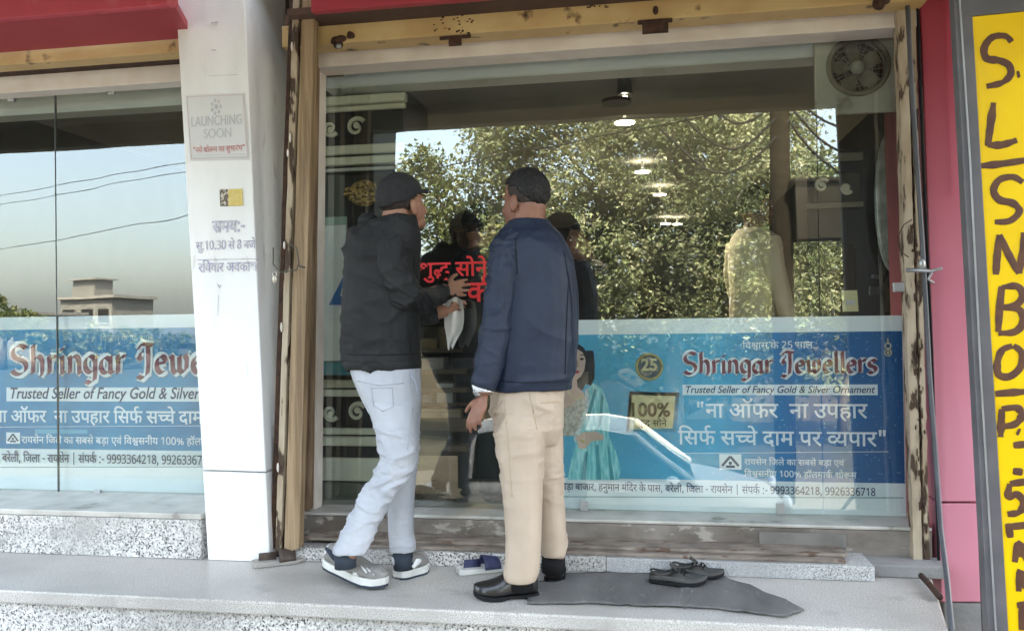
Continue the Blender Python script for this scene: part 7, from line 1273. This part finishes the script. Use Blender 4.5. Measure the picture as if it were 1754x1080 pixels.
# white car parked on the road
mCarP = M('white car paint', (0.33, 0.33, 0.32), rough=0.6, spec=0.2); mTyre = M('tyre rubber', (0.02, 0.02, 0.02), rough=0.9); mCarG = M('dark car glass', (0.015, 0.02, 0.02), rough=0.05, spec=0.8)
def car(lab, x, y, L_=4.1, W_=1.68, Hh=1.46):
    z0 = ROAD_Z; t = thing('parked_car', lab, 'car', (x, y, z0))
    prof = [(0.0, .30, .62), (0.03, .22, .80), (0.12, .20, .92), (0.3, .20, .96), (0.5, .20, .96), (0.70, .20, .94), (0.78, .20, .90), (0.93, .22, .78), (0.985, .26, .66), (1.0, .34, .56)]
    def sec(q, lo, hi, tw=1.0):
        X = x - L_ / 2 + q * L_; hw = W_ / 2 * tw; r = []
        for (a, b_) in ((-1, .25), (-1, .7), (-.95, .95), (-.8, 1), (.8, 1), (.95, .95), (1, .7), (1, .25), (.9, 0), (-.9, 0)): r.append(Vector((X, y + a * hw, z0 + lo + (hi - lo) * b_)))
        return r
    b = MB(); b.rings([sec(q, lo, hi, 0.86 if q in (0.0, 1.0) else (0.95 if q in (0.03, 0.985) else 1)) for q, lo, hi in prof]); me = evaluated(b.mesh(), [('SUBSURF', dict(levels=1))]); link_mesh(me, 'body', mCarP, t, smooth=True)
    def cs(q, z, tw): X = x - L_ / 2 + q * L_; return [Vector((X, y - W_ / 2 * tw, z0 + z)), Vector((X, y + W_ / 2 * tw, z0 + z))]
    lower = [(0.08, .90, .86), (0.20, .93, .92), (0.60, .93, .92), (0.76, .89, .88)]; upper = [(0.16, 1.36, .70), (0.26, Hh - .02, .74), (0.52, Hh - .01, .74), (0.60, Hh - .07, .72)]
    lo_, up_ = [cs(*q) for q in lower], [cs(*q) for q in upper]
    b = MB(); b.rings([[lo_[i][0], lo_[i][1], up_[i][1], up_[i][0]] for i in range(4)]); b.build('glasshouse', mCarG, t, bevel=0.02)
    b = MB(); rs = []
    for i in range(4): p, q = up_[i]; rs.append([p - Y3 * 0.015 - Z3 * 0.02, q + Y3 * 0.015 - Z3 * 0.02, q - Y3 * 0.06 + Z3 * 0.035, p + Y3 * 0.06 + Z3 * 0.035])
    b.rings(rs); b.build('roof', mCarP, t, bevel=0.02)
    for s_ in (0, 1):
        o = Y3 * (0.008 if s_ else -0.008)
        for (qa, qb) in ((0, 0), (3, 3)): MB().tube([lo_[qa][s_] + o, up_[qb][s_] + o], 0.035, 8).build('pillar', mCarP, t)
        MB().tube([lerp(lo_[1][s_], lo_[2][s_], 0.45) + o, lerp(up_[1][s_], up_[2][s_], 0.45) + o], 0.03, 8).build('pillar', mCarP, t)
        MB().tube([lerp(lo_[0][s_], lo_[1][s_], 0.8) + o, up_[0][s_] + o + X3 * 0.1], 0.03, 8).build('pillar', mCarP, t)
        c = lo_[3][s_] + (Y3 * 0.09 if s_ else -Y3 * 0.09) + Vector((-0.25, 0, 0.04)); MB().ell(c, 0.07, 0.11, 0.06).build('mirror', mCarP, t, smooth=True)
        for q in (0.19, 0.80):
            wc = Vector((x - L_ / 2 + q * L_, y + (1 if s_ else -1) * (W_ / 2 - 0.06), z0 + 0.30)); w_ = MB().torus(wc, 0.225, 0.085, X3, Z3, 36, 10).build('wheel', mTyre, t, smooth=True)
            d_ = Y3 * (0.05 if s_ else -0.05); b = MB(); b.disc(wc + d_, 0.17, X3, Z3, d_ * 0.3, 1.0)
            b.build('rim', mSteel, w_)
        for q, nm, mt in ((0.985, 'headlight', M('lamp lens', (0.5, 0.52, 0.55), rough=0.1)), (0.012, 'tail_light', M('red lens', (0.35, 0.01, 0.01), rough=0.2))):
            MB().ell((x - L_ / 2 + q * L_, y + (1 if s_ else -1) * W_ * 0.36, z0 + 0.70), 0.05, 0.16, 0.075).build(nm, mt, t, smooth=True)
        for q in (0.40, 0.57):
            MB().ell((x - L_ / 2 + q * L_, y + (1 if s_ else -1) * (W_ / 2 + 0.005), z0 + 0.82), 0.09, 0.02, 0.015).build('door_handle', mSteel, t, smooth=True)
    return t
car('white hatchback parked on the road in front of the shop', -0.60, -1.55)
# far side wall and houses
b = MB(); b.box(-12, 14, -14.2, -14.0, ROAD_Z, ROAD_Z + 1.7); b.box(-12, 14, -14.25, -13.95, ROAD_Z + 1.701, ROAD_Z + 1.78)
tag(b.build('compound_wall', M('dull wall', (0.07, 0.06, 0.045), (0.05, 0.042, 0.032), 2, 0.9), None, (0, -14, ROAD_Z)), 'long dull compound wall behind the trees across the road', 'wall')
def house(lab, x, y, wd, h, colr, shed):
    t = thing('house', lab, 'house', (x, y, ROAD_Z)); mt = M('house wall %.1f' % x, colr, tuple(v * 0.85 for v in colr), 1.0, 0.9)
    MB().box(x - wd / 2, x + wd / 2, y - 6, y, ROAD_Z, h).build('wall', mt, t)
    MB().box(x - wd / 2 - 0.3, x + wd / 2 + 0.3, y - 6.3, y + 0.3, h + 0.003, h + 0.25).build('roof', mConc, t)
    for k in range(3):
        cx = x - wd / 2 + wd * (k + 0.5) / 3; o = MB().box(cx - 0.6, cx + 0.6, y + 0.003, y + 0.06, h - 2.2, h - 0.9).build('window', mBlackW, t); MB().box(cx - 0.7, cx + 0.7, y + 0.003, y + 0.12, h - 2.32, h - 2.203).build('sill', mConc, o)
    if shed:
        MB().box(x - wd * 0.4, x, y - 4, y - 1, h + 0.252, h + 1.9).build('stair_room', mt, t); MB().box(x - wd * 0.45, x + 0.3, y - 4.4, y - 0.6, h + 1.903, h + 2.05).build('roof', mConc, t)
p = PV(150, 535, 70); house('pale flat roofed house far off with stair room on top', p.x, p.y, 5.5, P(150, 514, 70).z, (0.20, 0.20, 0.19), True)
p = PV(40, 540, 60); house('low grey house far off beyond the wires', p.x - 3, p.y, 8.0, P(40, 540, 60).z, (0.16, 0.15, 0.13), False)
for i, (qx, qy, D) in enumerate(((95, 548, 52), (185, 552, 50), (270, 550, 54))):
    p = PV(qx, qy, D); tree(['bushy dark tree hiding the foot of the pale house', 'low dark bush right of the pale house', 'wide dark bush near the white pillar in the mirrored skyline'][i], p.x, p.y, [(p.x - 1.2, p.y, 0.2, 1.5), (p.x + 0.8, p.y, -0.1, 1.4), (p.x + 2.2, p.y, 0.1, 1.2)], 2500, 0.3, 0.9, 0.15, 20 + i, mLeafB)
p = PV(14, 520, 48); tree('round dark tree at the far left of the mirrored skyline', p.x - 0.5, p.y, [(p.x - 1.0, p.y, 2.0, 1.6), (p.x + 1.0, p.y, 1.5, 1.2), (p.x - 2.6, p.y, 2.8, 1.5)], 3500, 0.3, 2.0, 0.2, 9, mLeafB)
